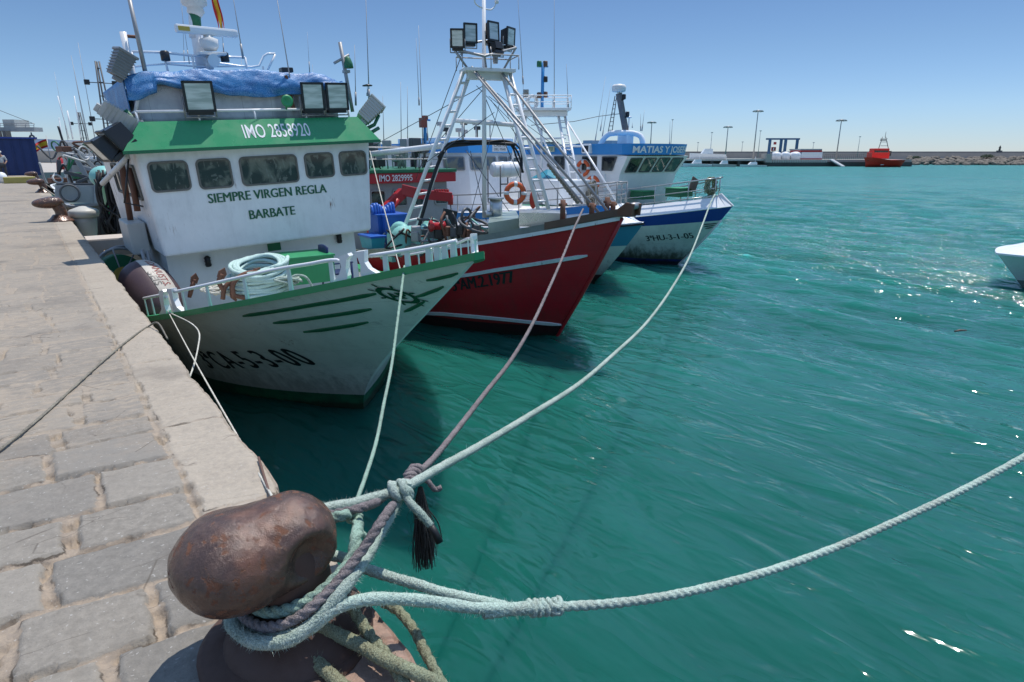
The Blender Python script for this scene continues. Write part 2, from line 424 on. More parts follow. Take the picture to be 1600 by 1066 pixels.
    c = t.mix(t.math('MULTIPLY', t.ramp(n5, .48, .68), .22), c, (.16, .14, .12))
    edge = t.math('MULTIPLY', t.ramp(t.math('ABSOLUTE', t.math('SUBTRACT', d, .006)), .001, .007, 1, 0), t.ramp(t.noise(4.5, 3, .6), .50, .60))
    c = t.mix(t.math('MULTIPLY', edge, t.math('SUBTRACT', .8, t.math('MULTIPLY', far, .5))), c, (.045, .036, .028))
    c = t.mix(t.math('MULTIPLY', t.ramp(t.noise(.55, 4, .65), .56, .66), .35), c, (.12, .105, .09))
    red = t.math('MULTIPLY', t.ramp(Y_, 1.95, 2.1, 1, 0), t.ramp(X_, .5, .56))
    c = t.mix(t.math('MULTIPLY', red, .75), c, t.mix(t.ramp(n2, .3, .7), (.36, .21, .16), (.22, .14, .11)))
    c = t.mix(wt, c, t.mix(n1, (.022, .026, .018), (.05, .05, .035)))
    t.col(c); t.set(Roughness=.88); t.b.inputs['Specular IOR Level'].default_value = .3
    b1 = t.bump(n4, .55, .012); b2 = t.bump(n2, .7, .008, b1); t.bump(n3, .6, .003, b2)
    me.materials.append(t.m); ob = bpy.data.objects.new('quay', me); COL.objects.link(ob); struct(ob)
make_quay()
# ---------------------------------------------------------------- palette
white = paint('white_paint', (.82, .83, .83), .35, .22, .0)
white_rust = paint('white_paint_rusty', (.74, .75, .74), .4, .35, .45)
white_clean = paint('white_gelcoat', (.82, .82, .82), .25, .1)
mint = paint('mint_white_paint', (.66, .76, .73), .4, .3, .2)
green = paint('green_paint', (.035, .30, .115), .38, .35, .0)
dkgreen = paint('dark_green_paint', (.02, .16, .07), .45, .3)
redp = paint('red_paint', (.42, .02, .025), .35, .25)
bluep = paint('blue_paint', (.035, .26, .62), .35, .2)
navy = paint('navy_blue_paint', (.012, .045, .27), .35, .25)
brownp = paint('brown_paint', (.14, .075, .05), .5, .4)
greyp = paint('grey_paint', (.33, .35, .36), .5, .4)
dkgrey = paint('dark_grey_paint', (.09, .095, .10), .55, .4)
steel = paint('stainless_steel', (.52, .52, .50), .3, .3, 0, .85)
galv = paint('galvanised_steel', (.36, .36, .36), .5, .35, .15, .5)
rustm = paint('rusty_iron', (.17, .075, .045), .75, .5, .5)
black = flat('black_rubber', (.015, .015, .017), .55)
blackp = paint('black_paint', (.02, .02, .022), .35, .3)
letter = paint('black_lettering', (.018, .02, .022), .45, .3)
letterg = paint('green_lettering', (.012, .11, .05), .45, .3)
letterw = paint('white_lettering', (.8, .8, .8), .4, .15)
rubberseal = flat('window_seal', (.16, .15, .13), .7)
orange = paint('orange_plastic', (.72, .12, .03), .45, .25)
tealp = paint('teal_paint', (.22, .52, .47), .45, .3)
beigep = paint('beige_paint', (.5, .4, .28), .5, .4)
greycab = paint('grey_white_cabinet', (.5, .5, .47), .45, .35, .1)
woodm = paint('pallet_wood', (.55, .36, .19), .8, .5, 0, 0, True, 2)
deckm = paint('deck_paint', (.18, .24, .2), .7, .5)
radome = paint('radome_plastic', (.75, .74, .71), .4, .3)
def glass_mat(name, tint=(.02, .024, .022), inner=.5):  # mottled tones and streaks paint reflections and interior into the pane colour
    t = NT(name); n = t.noise(2.6, 5, .6, dist=.8); v = t.vor(3.5, 'F1', stretch=(1, 1, .6)); 
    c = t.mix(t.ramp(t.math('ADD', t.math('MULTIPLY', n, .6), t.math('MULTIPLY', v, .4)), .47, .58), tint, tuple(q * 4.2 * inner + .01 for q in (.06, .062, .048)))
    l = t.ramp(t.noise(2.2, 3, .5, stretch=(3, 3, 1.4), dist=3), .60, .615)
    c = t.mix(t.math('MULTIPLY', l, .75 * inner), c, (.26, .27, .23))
    t.col(c); t.set(Roughness=.06); t.b.inputs['Specular IOR Level'].default_value = .65; return t.m
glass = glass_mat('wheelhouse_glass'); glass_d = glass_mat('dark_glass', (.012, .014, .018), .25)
def lens_mat():
    t = NT('floodlight_glass'); n = t.noise(6, 3, .5, stretch=(.4, .4, 2.5))
    t.col(t.mix(t.ramp(n, .35, .65), (.42, .46, .42), (.68, .70, .66))); t.set(Roughness=.15, Metallic=.25); return t.m
lens = lens_mat()
def window(mb, q, rad=.06, fr=.035, proud=.014, n=5, glass_idx=1, inset=True):
    """rounded window: q = 4 corners (bl, br, tr, tl) seen from outside. slot 0 frame, slot glass_idx pane"""
    q = [Vector(p) for p in q]; U = (q[1] - q[0]).length; Vv = (q[3] - q[0]).length
    nrm = (q[1] - q[0]).cross(q[3] - q[0]).normalized()
    def P(u, v, off): return q[0] * (1 - u) * (1 - v) + q[1] * u * (1 - v) + q[2] * u * v + q[3] * (1 - u) * v + nrm * off
    def ring(ins, off):
        out = []; r_ = max(.005, rad - ins)
        for cx, cy, a0 in ((U - ins - r_, Vv - ins - r_, 0), (ins + r_, Vv - ins - r_, 90), (ins + r_, ins + r_, 180), (U - ins - r_, ins + r_, 270)):
            for k in range(n + 1):
                a = R(a0 + 90 * k / n); out.append(P((cx + r_ * math.cos(a)) / U, (cy + r_ * math.sin(a)) / Vv, off))
        return out
    A = ring(-.004, 0); B = ring(0, proud); C_ = ring(fr, proud); D = ring(fr + .003, .004 if inset else proud)
    N = len(A); o = len(mb.v); mb.v.extend(A + B + C_ + D)
    for k in range(3):
        for i in range(N):
            mb.f.append([o + k * N + i, o + k * N + (i + 1) % N, o + (k + 1) * N + (i + 1) % N, o + (k + 1) * N + i]); mb.m.append(0); mb.s.append(False)
    mb.f.append([o + 3 * N + i for i in range(N)]); mb.m.append(glass_idx); mb.s.append(False)

# ---------------------------------------------------------------- hulls
class Hull:
    def __init__(s, c, y0, roll=0., trim=0., **k):
        s.c, s.y0 = c, y0; s.__dict__.update(k)
        s.M = Matrix.Translation((c, y0, WZ)) @ Matrix.Rotation(-R(roll), 4, 'Y') @ Matrix.Rotation(k.get('yaw', 0), 4, 'Z')
        s.Mi = s.M.inverted()
    def ys(s, v): return -s.rake * v ** s.__dict__.get('kp', 1.) if v >= 0 else -v * .8
    def zlo(s, y, z):      # keep inner faces inside the hull near the stem
        return z if y >= 0 else max(z, min(1, (min(1, -y / s.rake)) ** (1 / s.__dict__.get('kp', 1.)) + .02) * s.zg(y))
    def b(s, y, v):
        u = y - s.ys(v)
        if u <= 0: return 0.
        bw = s.B0 * (1 - max(0, 1 - u / s.L0) ** s.n0); bg = s.B1 * (1 - max(0, 1 - u / s.L1) ** s.n1)
        if v < 0: return bw * (1 + v * .5)
        t = v ** s.fl if v < 1 else 1.
        q = bw * (1 - t) + bg * t
        if y > s.len - 4: q *= 1 - .22 * ((y - s.len + 4) / 4) ** 2
        return q
    def z(s, y, v): return v * s.zg(y) if v >= 0 else v * 2.2
    def bz(s, y, z): return s.b(y, z / s.zg(y))
    def P(s, y, z, side=-1, off=0.):
        p = Vector((side * s.bz(y, z), y, z))
        if off:
            a = Vector((side * s.bz(y + .05, z), y + .05, z)); c_ = Vector((side * s.bz(y, z + .05), y, z + .05))
            n = (a - p).cross(c_ - p).normalized()
            if n.x * side < 0: n = -n
            p = p + n * off
        return p
    def hit(s, px, py, side=-1):
        o = s.Mi @ EYEV; d = (s.Mi.to_3x3() @ (at(px, py, D=1.) - EYEV)); best = (9, None); t = 3.
        while t < 60:
            p = o + d * t
            if -.4 < p.z < s.zg(p.y) * 1.04 and p.y > s.ys(min(1, max(0, p.z / s.zg(p.y)))) - .02:
                e = abs(p.x) - s.bz(p.y, p.z)
                if p.x * side > -.3 and e < 0: return p
                if e < best[0]: best = (e, p)
            t += .01
        if best[1] is not None and best[0] < .3: return best[1]
        raise Exception('no hull at %s %s' % (px, py))
    def W(s, p): return s.M @ Vector(p)
    def lp(s, px, py, **k): return s.Mi @ at(px, py, **k)
    def make(s, mb, vm, nt_=70, nv=26, thick=True):
        """vm: v -> material index"""
        vs = sorted(set([-.45, -.2, 0] + [k / nv for k in range(1, nv + 1)] + list(s.vcuts)))
        for side in (-1, 1):
            G = []
            for v in vs:
                row = []
                for i in range(nt_ + 1):
                    t = i / nt_; y = s.ys(v) + (s.len - s.ys(v)) * (.25 * t + .75 * t ** 2.2)
                    row.append(Vector((side * max(s.b(y, v), .0 if i else 0.012 * 0), y, s.z(y, v))))
                G.append(row)
            for j in range(len(vs) - 1):
                mb.mi = vm((vs[j] + vs[j + 1]) / 2); V = G[j] + G[j + 1]; n = nt_ + 1
                mb.add(V, [((i, i + 1, n + i + 1, n + i) if side > 0 else (i + 1, i, n + i, n + i + 1)) for i in range(nt_)], True)
            # transom half
            mb.mi = vm(.5); V = [g[-1] for g in G] + [Vector((0, g[-1].y, g[-1].z)) for g in G]; n = len(G)
            mb.add(V, [(i, i + 1, n + i + 1, n + i) for i in range(n - 1)], False)
        mb.mi = 0
    def ys_list(s, a=None, b_=None, n=40):
        a = -s.rake if a is None else a; b_ = s.len if b_ is None else b_
        return [a + (b_ - a) * (.4 * t + .6 * t * t) for t in [i / n for i in range(n + 1)]]
    def deck(s, mb, zf, inset=.08, n=40, a=None, b_=None):
        Y_ = s.ys_list(-s.rake * .96 if a is None else a, b_, n); V = []
        for y in Y_:
            z = s.zlo(y, zf(y)); b = max(0, s.bz(y, min(z, s.zg(y) * .999)) - inset); V += [(-b, y, z), (0, y, z + .03), (b, y, z)]
        mb.add(V, [(3 * i + k, 3 * i + k + 1, 3 * i + k + 4, 3 * i + k + 3) for i in range(n) for k in (0, 1)], False)
    def bulwark(s, mb, zf, th=.07, n=40, b_=None):      # inner faces
        for side in (-1, 1):
            V = []
            for y in s.ys_list(-s.rake * .97, b_, n):
                for z in (s.zg(y), s.zlo(y, zf(y))): V.append((side * max(0, s.bz(y, min(z, s.zg(y) * .999)) - th), y, z))
            mb.add(V, [(2 * i, 2 * i + 1, 2 * i + 3, 2 * i + 2) for i in range(n)], False)
    def cap(s, mb, out=.05, inn=.12, h=.07, up=.015, n=60, b_=None, a=None, zoff=0.):
        for side in (-1, 1):
            V = []; Y_ = s.ys_list(a, b_, n)
            for y in Y_:
                b = s.b(y, 1); z = s.zg(y) + zoff; bi = max(0, b - inn)
                V += [(side * (b + out), y, z - h + up), (side * (b + out), y, z + up), (side * bi, y, z + up), (side * bi, y, z - h + up)]
            mb.add(V, [(4 * i + k, 4 * i + (k + 1) % 4, 4 * i + 4 + (k + 1) % 4, 4 * i + 4 + k) for i in range(n) for k in range(4)], False)
            mb.add(V[:4], [(0, 1, 2, 3)], False)
    def strip(s, mb, pts, w, off=.02, side=-1, step=.12):    # proud band along (y,z) points on the hull
        Q = spline([Vector((p[0], p[1], 0)) for p in pts], step); n = len(Q); V = []
        for i, q in enumerate(Q):
            e = min(1, min(i, n - 1 - i) / 1.5 + .35)
            for dz, o in ((-w / 2 * e, -.004), (-w / 2 * e, off), (w / 2 * e, off), (w / 2 * e, -.004)): V.append(s.P(q.x, q.y + dz, side, o))
        mb.add(V, [(4 * i + k, 4 * i + (k + 1) % 4, 4 * i + 4 + (k + 1) % 4, 4 * i + 4 + k) for i in range(n - 1) for k in range(4)] + [(0, 1, 2, 3), (4 * n - 4, 4 * n - 3, 4 * n - 2, 4 * n - 1)], False)
    def text(s, mb, txt, pa, pb, h, off=.012, bold=.0, side=-1, slant=0., spacing=1., wide=0):
        if wide:
            for k in (-1, -.33, .33, 1): s.text(mb, txt, (pa[0] + k * wide, pa[1]), (pb[0] + k * wide, pb[1]), h, off + .001 * k, spacing=spacing)
            return
        """pa, pb = baseline ends (y,z), h = letter height"""
        V, Fs = text_mesh(txt, 1., bold=bold, sub=.18, spacing=spacing); xs = [v[0] for v in V]; yy = [v[1] for v in V]; x0, x1 = min(xs), max(xs); y0_, y1 = min(yy), max(yy)
        out = []
        for x, y in V:
            t = (x - x0) / (x1 - x0); q = (y - y0_) / (y1 - y0_)
            yy_ = pa[0] * (1 - t) + pb[0] * t + slant * q; zz = pa[1] * (1 - t) + pb[1] * t + q * h
            out.append(s.P(yy_, zz, side, off))
        mb.add(out, Fs, False)
def quadtext(mb, txt, a, b, h, up, off=.006, bold=0., lift=None, fnmap=None, wide=0):
    """text between 3D points a..b with letter height h along up"""
    V, Fs = text_mesh(txt, 1., bold=bold, sub=.3 if fnmap else 0); xs = [v[0] for v in V]; ys_ = [v[1] for v in V]; x0, x1, y0_, y1 = min(xs), max(xs), min(ys_), max(ys_)
    a = Vector(a); b = Vector(b); up = Vector(up).normalized(); n = (b - a).cross(up).normalized()
    for sh_, of in (((0, off),) if not wide else ((-wide, off), (wide, off + .0012))):
        o = []
        for x, y in V:
            t = (x - x0) / (x1 - x0); q = (y - y0_) / (y1 - y0_)
            p = a.lerp(b, t) + up * (h * q) + n * of + (b - a).normalized() * sh_
            if fnmap: p = fnmap(t, q, p)
            o.append(p)
        mb.add(o, Fs, False)
def rail(mb, top, base, r=.018, mids=(), pr=None, n=8):
    """top rail through top points with posts down to the base points"""
    mb.tube(spline(top, .25), r, n)
    for k in mids: mb.tube(spline([Vector(a).lerp(Vector(b), k) for a, b in zip(top, base)], .25), r * .7, 6)
    for a, b in zip(top, base): mb.cyl(a, b, pr or r * .9, n=8)
def flood(parent, c, aim, w=.36, h=.38, d=.2, upv=(0, 0, 1), label=None, yoke=True, name='floodlight'):
    c = Vector(c); z = Vector(aim).normalized(); x = Vector(upv).cross(z).normalized(); y = z.cross(x); Rm = Matrix((x, y, z)).transposed()
    m = MB(); a = [Rm @ Vector(q) + c for q in ((-w / 2, -h / 2, 0), (w / 2, -h / 2, 0), (w / 2, h / 2, 0), (-w / 2, h / 2, 0))]
    b = [Rm @ Vector(q) + c for q in ((-w * .36, -h * .36, -d), (w * .36, -h * .36, -d), (w * .36, h * .36, -d), (-w * .36, h * .36, -d))]
    m.hexa(b, a)
    for i in range(4):
        p, q = a[i], a[(i + 1) % 4]; m.box((p + q) / 2, (((q - p).length + .02) if i % 2 == 0 else .035, .035 if i % 2 == 0 else (q - p).length + .02, .035), Rm)
    m.box(c + Rm @ Vector((0, -h * .5 - .03, -d * .5)), (w * .9, .07, d * .8), Rm, .01)
    ob = m.build(name, blackp, parent, label=label)
    l = MB(); l.hexa([c + Rm @ Vector((sx * (w / 2 - .022), sy * (h / 2 - .022), .001)) for sx, sy in ((-1, -1), (1, -1), (1, 1), (-1, 1))], [c + Rm @ Vector((sx * (w / 2 - .022), sy * (h / 2 - .022), .010)) for sx, sy in ((-1, -1), (1, -1), (1, 1), (-1, 1))])
    l.build('lens', lens, ob)
    if yoke:
        k = MB()
        for sx in (-1, 1): k.cyl(c + Rm @ Vector((sx * (w / 2 + .025), 0, -d * .4)), c + Rm @ Vector((sx * (w / 2 + .025), -h / 2 - .1, -d * .4)), .012, n=6)
        k.cyl(c + Rm @ Vector((-(w / 2 + .025), -h / 2 - .1, -d * .4)), c + Rm @ Vector((w / 2 + .025, -h / 2 - .1, -d * .4)), .012, n=6); k.build('bracket', galv, ob)
    return ob
def antenna(parent, a, b, r=.012, mat_=None, name='whip_antenna'):
    a, b = Vector(a), Vector(b); L = (b - a).length; m = MB(); m.tube([a, a.lerp(b, .35), b], [r, r * .75, r * .3], 6); m.cyl(a, a.lerp(b, min(.3, .25 / L)), r * 1.7, n=8)
    m.build(name, mat_ or white, parent)
def hull_material(name, main, boot, bootz, sl=0., rust=.3, dirt=.3, algae=.5):
    t = NT(name); X_, Y_, Z_ = t.xyz(); n = t.noise(2, 5, .6); st = t.noise(7, 5, .7, stretch=(1, 1, .14)); fine = t.noise(40, 4, .7)
    c = t.mix(t.math('MULTIPLY', t.ramp(t.math('ADD', t.math('MULTIPLY', n, .5), t.math('MULTIPLY', st, .5)), .42, .7), dirt), main, tuple(q * .5 + .02 for q in main))
    rf = t.ramp(t.math('ADD', t.math('MULTIPLY', t.noise(.9, 3, .5), .5), t.math('MULTIPLY', t.noise(11, 5, .75, stretch=(1, 1, .1)), .5)), .68 - rust * .14, .76 - rust * .08)
    c = t.mix(rf, c, (.2, .075, .03))
    sc_ = t.ramp(t.noise(5, 5, .8, dist=.6), .66, .70); c = t.mix(t.math('MULTIPLY', sc_, .35), c, tuple(min(1, q * 1.25 + .03) for q in main))
    seam = t.ramp(t.math('ABSOLUTE', t.math('SINE', t.math('MULTIPLY', t.math('ADD', Z_, t.math('MULTIPLY', Y_, .11)), 8.2))), 0, .035, 1, 0); c = t.mix(t.math('MULTIPLY', seam, .38), c, tuple(q * .35 for q in main))
    vs_ = t.ramp(t.math('ABSOLUTE', t.math('SINE', t.math('MULTIPLY', Y_, 1.9))), 0, .012, 1, 0); c = t.mix(t.math('MULTIPLY', vs_, .3), c, tuple(q * .4 for q in main))
    scf = t.ramp(t.noise(3.2, 6, .8, stretch=(1, .35, 1.6), dist=1.2), .60, .66); c = t.mix(t.math('MULTIPLY', scf, .28), c, (.09, .085, .075))
    zz = t.math('ADD', Z_, t.math('MULTIPLY', Y_, sl)); zz = t.math('ADD', zz, t.math('MULTIPLY', t.math('SUBTRACT', fine, .5), .02))
    al = t.math('MULTIPLY', t.ramp(t.math('SUBTRACT', zz, t.math('MULTIPLY', st, .9)), bootz - .45, bootz + .12, 1, 0), algae); c = t.mix(al, c, (.05, .06, .03))
    bf = t.ramp(zz, bootz, bootz + .012, 1, 0); bc = t.mix(t.ramp(n, .35, .65), boot, tuple(q * .35 + .01 for q in boot))
    c = t.mix(bf, c, bc)
    wl = t.ramp(t.math('ADD', Z_, t.math('MULTIPLY', t.math('SUBTRACT', st, .5), .16)), .05, .13, 1, 0); c = t.mix(t.math('MULTIPLY', wl, .85), c, (.02, .022, .014))
    t.col(c); t.set(Roughness=t.ramp(n, .3, .7, .28, .5))
    b1 = t.bump(t.noise(1.3, 2, .5, stretch=(1, 1, 1)), .35, .05); b2 = t.bump(t.math('ABSOLUTE', t.math('SINE', t.math('MULTIPLY', Z_, 11))), .10, .006, b1); t.bump(fine, .15, .004, b2)
    return t.m
# ================================================================ green and white boat alongside the quay
def green_boat():
    H = Hull(3.5, 8.36, roll=3.0, kp=1.75, B0=1.95, L0=3.9, n0=2.0, B1=2.35, L1=6.5, n1=2.0, fl=1.8, rake=3.4, len=17.,
             zg=lambda y: 1.95 - .23 * y * (1 - .02 * y) if y < 4 else max(1.1, 1.95 - .23 * 4 * .92 - .03 * (y - 4)), vcuts=[])
    r = thing('fishing_boat', 'white fishing boat with green trim and blue tarpaulin moored against the stone quay', 'fishing boat', world=False, group='fishing boats moored side by side')
    r.matrix_world = H.M
    m = MB(); H.make(m, lambda v: 0); m.build('hull', hull_material('green_boat_hull', (.88, .90, .84), (.02, .15, .07), .24, -.02, .6, .32), r)
    m = MB(); H.cap(m, .055, .16, .075); m.build('gunwale', green, r)
    dz = lambda y: H.zg(y) - .62
    m = MB(); H.deck(m, dz); m.build('deck', deckm, r)
    m = MB(); H.bulwark(m, dz); m.build('bulwark', white_rust, r)
    # rubbing strips
    for a, b in (((380.5, 493), (587.7, 458)), ((428, 504), (581, 482)), ((475, 518), (576, 502.5)), ((668, 437), (716, 426)), ((650, 463), (693, 447)), ((632, 486), (664, 470))):
        P_ = [H.hit(a[0] + (b[0] - a[0]) * k / 4, a[1] + (b[1] - a[1]) * k / 4 + (1.2 if 0 < k < 4 else 0)) for k in range(5)]
        m = MB(); H.strip(m, [(p.y, p.z) for p in P_], .034 if a[0] < 600 else .022, .018); m.build('rubbing_strip', dkgreen, r)
    # registration
    m = MB(); a = H.hit(330, 575); b = H.hit(500, 569); hh = .34
    H.text(m, '3ªCA-5-3-00', (a.y, a.z), (b.y, b.z), hh, .008, wide=.007, spacing=1.12); m.build('registration', letter, r)
    # ship's wheel emblem with initials
    e = H.hit(622, 461); m = MB()
    def ep(x, y): return H.P(e.y - x * .70, e.z + y * .72, -1, .01)
    N = 36; V = [ep(.16 * math.cos(2 * math.pi * i / N) * k, .16 * math.sin(2 * math.pi * i / N) * k) for k in (.78, 1.08) for i in range(N)]
    m.add(V, [(i, (i + 1) % N, N + (i + 1) % N, N + i) for i in range(N)])
    for k in range(8):
        an = R(k * 45 + 12); c_, s_ = math.cos(an), math.sin(an)
        for w0, w1, r0, r1 in ((.008, .008, .15, .20), (.015, .011, .19, .24)):
            m.add([ep(c_ * q - s_ * d_, s_ * q + c_ * d_) for q, d_ in ((r0, -w0), (r1, -w1), (r1, w1), (r0, w0))], [(0, 1, 2, 3)])
    V, Fs = text_mesh('AP', .17, bold=.006, sub=.05); m.add([ep(x, y - .06) for x, y in V], Fs); m.build('emblem', letterg, r)
    # anchor stain and plates: stem bar
    # rail along the gunwale
    def g(y, side, up=0, inn=.05): return Vector((side * max(.0, H.b(y, 1) - inn), y, H.zg(y) + up))
    hr = lambda y: .17 + .12 * sm(-3.2, -1, y)
    for side in (-1, 1):
        for y0, y1, ps in ((-3.18, -2.35, [-3.15, -3.07, -3.0, -2.92, -2.72, -2.5]), (-1.98, .98, [-1.9, -1.35, -.65, .1, .75]), (1.38, 2.5, [1.55, 2.0, 2.45])):
            m = MB(); Y_ = [y0 + (y1 - y0) * k / 8 for k in range(9)]
            T = [g(y, side, hr(y)) for y in Y_]
            if y0 > -3: T = [g(y0 - .1, side, hr(y0) * .75)] + T
            m.tube(spline(T, .08), .021, 8); m.build('handrail', white_clean, r)
            for y in ps:
                m = MB(); a = g(y, side, .01); b = g(y, side, hr(y)); tv = (g(y + .05, side) - g(y - .05, side)).normalized()
                m.hexa([a - tv * .03 - Vector((.008, 0, 0)), a + tv * .03 - Vector((.008, 0, 0)), a + tv * .03 + Vector((.008, 0, 0)), a - tv * .03 + Vector((.008, 0, 0))],
                       [b - tv * .022 - Vector((.008, 0, 0)), b + tv * .022 - Vector((.008, 0, 0)), b + tv * .022 + Vector((.008, 0, 0)), b - tv * .022 + Vector((.008, 0, 0))]); m.build('rail_post', mint, r)
        for yc in (-2.17, 1.2):    # fairleads: two horns curving over a slot
            m = MB(); tv = (g(yc + .1, side) - g(yc - .1, side)).normalized(); o = g(yc, side, .012); h_ = hr(yc) + .02; s_ = 1. if yc < 0 else 1.5
            for q in (-1, 1):
                pts = [(q * .30 * s_, 0), (q * .10 * s_, 0), (q * .085 * s_, .04), (q * .10 * s_, .12), (q * .075 * s_, h_ * .85), (q * .03 * s_, h_), (q * .05 * s_, h_ + .03), (q * .17 * s_, h_ + .02), (q * .155 * s_, h_ * .6), (q * .2 * s_, .07)]
                m.prism(pts if q > 0 else pts[::-1], o, tv, (0, 0, 1), .07)
            m.build('fairlead', white_clean, r)
    # ---- wheelhouse
    zb, zt, yf = 2.13, 3.89, 3.36; ox = .10
    wb, wt = 1.86, 2.03
    m = MB(); yb = 8.6
    m.hexa([(ox - wb, yf, zb), (ox + wb, yf, zb), (ox + wb, yb, zb), (ox - wb, yb, zb)], [(ox - wt + .05, yf, zt), (ox + wt + .0, yf, zt), (ox + wt, yb, zt), (ox - wt + .05, yb, zt)])
    wh = m.build('wheelhouse', paint('wheelhouse_white', (.79, .79, .79), .32, .42, .36), r)
    md = wh.modifiers.new('soft_corners', 'BEVEL'); md.width = .05; md.segments = 3
    m = MB(); m.box((ox - .06, 6.2, 1.4), (3.45, 4.8, 1.5)); m.build('deckhouse', white, r)
    m = MB(); P_ = [Vector((ox - wb + .02, 4.2, 2.12)), Vector((ox + wb, 4.2, 2.12))]
    # front windows measured on the front wall
    for a in ((233, 301, 296, 247), (308, 296, 362, 242), (375, 290, 465, 234), (476, 279, 521, 231), (530, 275, 572, 228)):
        q = []
        for px, py in ((a[0], a[1]), (a[2], a[1] - (a[2] - a[0]) * .06), (a[2], a[3]), (a[0], a[3] + (a[2] - a[0]) * .06)):
            p = H.lp(px, py, Y=8.36 + yf); q.append(Vector((p.x, yf - .004, p.z)))
        q[0].x = q[3].x = (q[0].x + q[3].x) / 2; q[1].x = q[2].x = (q[1].x + q[2].x) / 2
        zz0 = min(q[0].z, q[1].z); zz1 = max(q[2].z, q[3].z); zz1 = min(zz1, 3.66); zz0 = max(zz0, 3.08)
        q[0].z = q[1].z = zz0; q[2].z = q[3].z = zz1
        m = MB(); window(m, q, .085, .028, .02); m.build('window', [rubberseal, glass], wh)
    sx = lambda z: ox - wb - (wt - .05 - wb) * (z - zb) / (zt - zb) - .004
    for y0, y1 in ((3.75, 4.35), (4.9, 5.7), (6.2, 7.0)):
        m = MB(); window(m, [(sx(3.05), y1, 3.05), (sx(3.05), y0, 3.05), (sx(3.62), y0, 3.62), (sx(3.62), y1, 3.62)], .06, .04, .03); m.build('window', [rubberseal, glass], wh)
    m = MB(); m.tube([(sx(3.7) - .05, 3.7, 3.72), (sx(3) - .3, 3.65, 3.05), (sx(2.9) - .03, 3.9, 2.95)], .015, 6); m.build('wiper_arm', blackp, wh)
    # name
    m = MB(); A = H.lp(327, 320, Y=8.36 + yf); B = H.lp(510, 299, Y=8.36 + yf); A.y = B.y = yf - .006; B.z = A.z = (A.z + B.z) / 2
    quadtext(m, 'SIEMPRE VIRGEN REGLA', A, B, .155, (0, 0, 1), .004, wide=.0065); m.build('name_lettering', letterg, r); m = MB()
    A = H.lp(391, 344, Y=8.36 + yf); B = H.lp(461, 334, Y=8.36 + yf); A.y = B.y = yf - .006; B.z = A.z = (A.z + B.z) / 2
    quadtext(m, 'BARBATE', A, B, .155, (0, 0, 1), .004, wide=.0065); m.build('port_lettering', letterg, r)
    # visor
    zv0, zv1 = 3.84, 4.27; o_ = .20; i_ = -.16; yb2 = 8.7
    bq = [(ox - wt - .10, yf - o_, zv0), (ox + wt + .12, yf - o_, zv0), (ox + wt + .12, yb2, zv0), (ox - wt - .10, yb2, zv0)]
    tq = [(ox - wt + .24, yf + .08, zv1), (ox + wt - .16, yf + .08, zv1), (ox + wt - .16, yb2, zv1), (ox - wt + .24, yb2, zv1)]
    m = MB(); m.hexa(bq, tq); vz = m.build('visor', paint('visor_green', (.03, .28, .11), .3, .3), r)
    bq = [Vector(q) for q in bq]; tq = [Vector(q) for q in tq]
    m = MB(); up = (tq[0] - bq[0]); up.x = 0
    def vis(u, k): return bq[0].lerp(bq[1], u).lerp(tq[0].lerp(tq[1], u), k)
    a = vis(.425, .27); b = vis(.705, .27); quadtext(m, 'IMO 2858920', a, b, .27, up, .006, bold=.006); m.build('imo_number', letterw, vz)
    m = MB()
    for q0, q1 in ((bq[0], bq[1]),): m.box((q0 + q1) / 2 + Vector((0, .0, -.02)), ((q1 - q0).length + .02, .03, .05))
    m.build('visor_edge', dkgreen, vz)
    # ---- flying bridge: cloth dodger and blue tarpaulin
    fx0, fx1, fy0, fy1 = ox - 1.72, ox + 1.62, yf + .38, yf + 3.2; z0, z1 = zv1, 4.84
    def cloth(u, v):
        # perimeter u 0..1 round left side, front, right side
        L_ = [(fx0, fy1), (fx0, fy0), (fx1, fy0), (fx1, fy1)]; k = u * 3; i = min(2, int(k)); f = k - i
        x = L_[i][0] * (1 - f) + L_[i + 1][0] * f; y = L_[i][1] * (1 - f) + L_[i + 1][1] * f
        wv = .035 * math.sin(u * 55) * v * (1 - v) * 3 + .02 * noise.noise(Vector((u * 20, v * 3, 0)))
        if i == 1: y += wv
        else: x += wv
        return Vector((x, y, z0 + (z1 - z0) * v))
    t = NT('canvas_dodger'); X_, Y_, Z_ = t.xyz(); n_ = t.noise(7, 5, .6); seam = t.ramp(t.math('ABSOLUTE', t.math('SINE', t.math('MULTIPLY', X_, 6.5))), .0, .035, 1, 0)
    band = t.ramp(t.noise(1.1, 1, .5, stretch=(2.2, 1, .02)), .56, .60); net = t.ramp(t.vor(45, 'DISTANCE_TO_EDGE'), 0, .09, 1, 0)
    c = t.mix(t.ramp(n_, .35, .7), (.62, .64, .68), (.50, .52, .57)); c = t.mix(t.math('MULTIPLY', band, .55), c, (.26, .29, .34)); c = t.mix(t.math('MULTIPLY', seam, .6), c, (.2, .2, .22))
    nf = t.math('MULTIPLY', net, t.ramp(t.math('ADD', Z_, t.math('MULTIPLY', t.noise(2.5, 3), .5)), 4.9, 4.98)); c = t.mix(t.math('MULTIPLY', nf, .75), c, (.13, .14, .16))
    t.col(c); t.set(Roughness=.8)
    m = MB(); m.grid(cloth, 90, 8); dd = m.build('canvas_dodger', t.m, r); so_ = dd.modifiers.new('th', 'SOLIDIFY'); so_.thickness = .012
    t = NT('blue_net_tarpaulin'); X_, Y_, Z_ = t.xyz(); v_ = t.vor(38, 'DISTANCE_TO_EDGE'); n_ = t.noise(5, 4, .6)
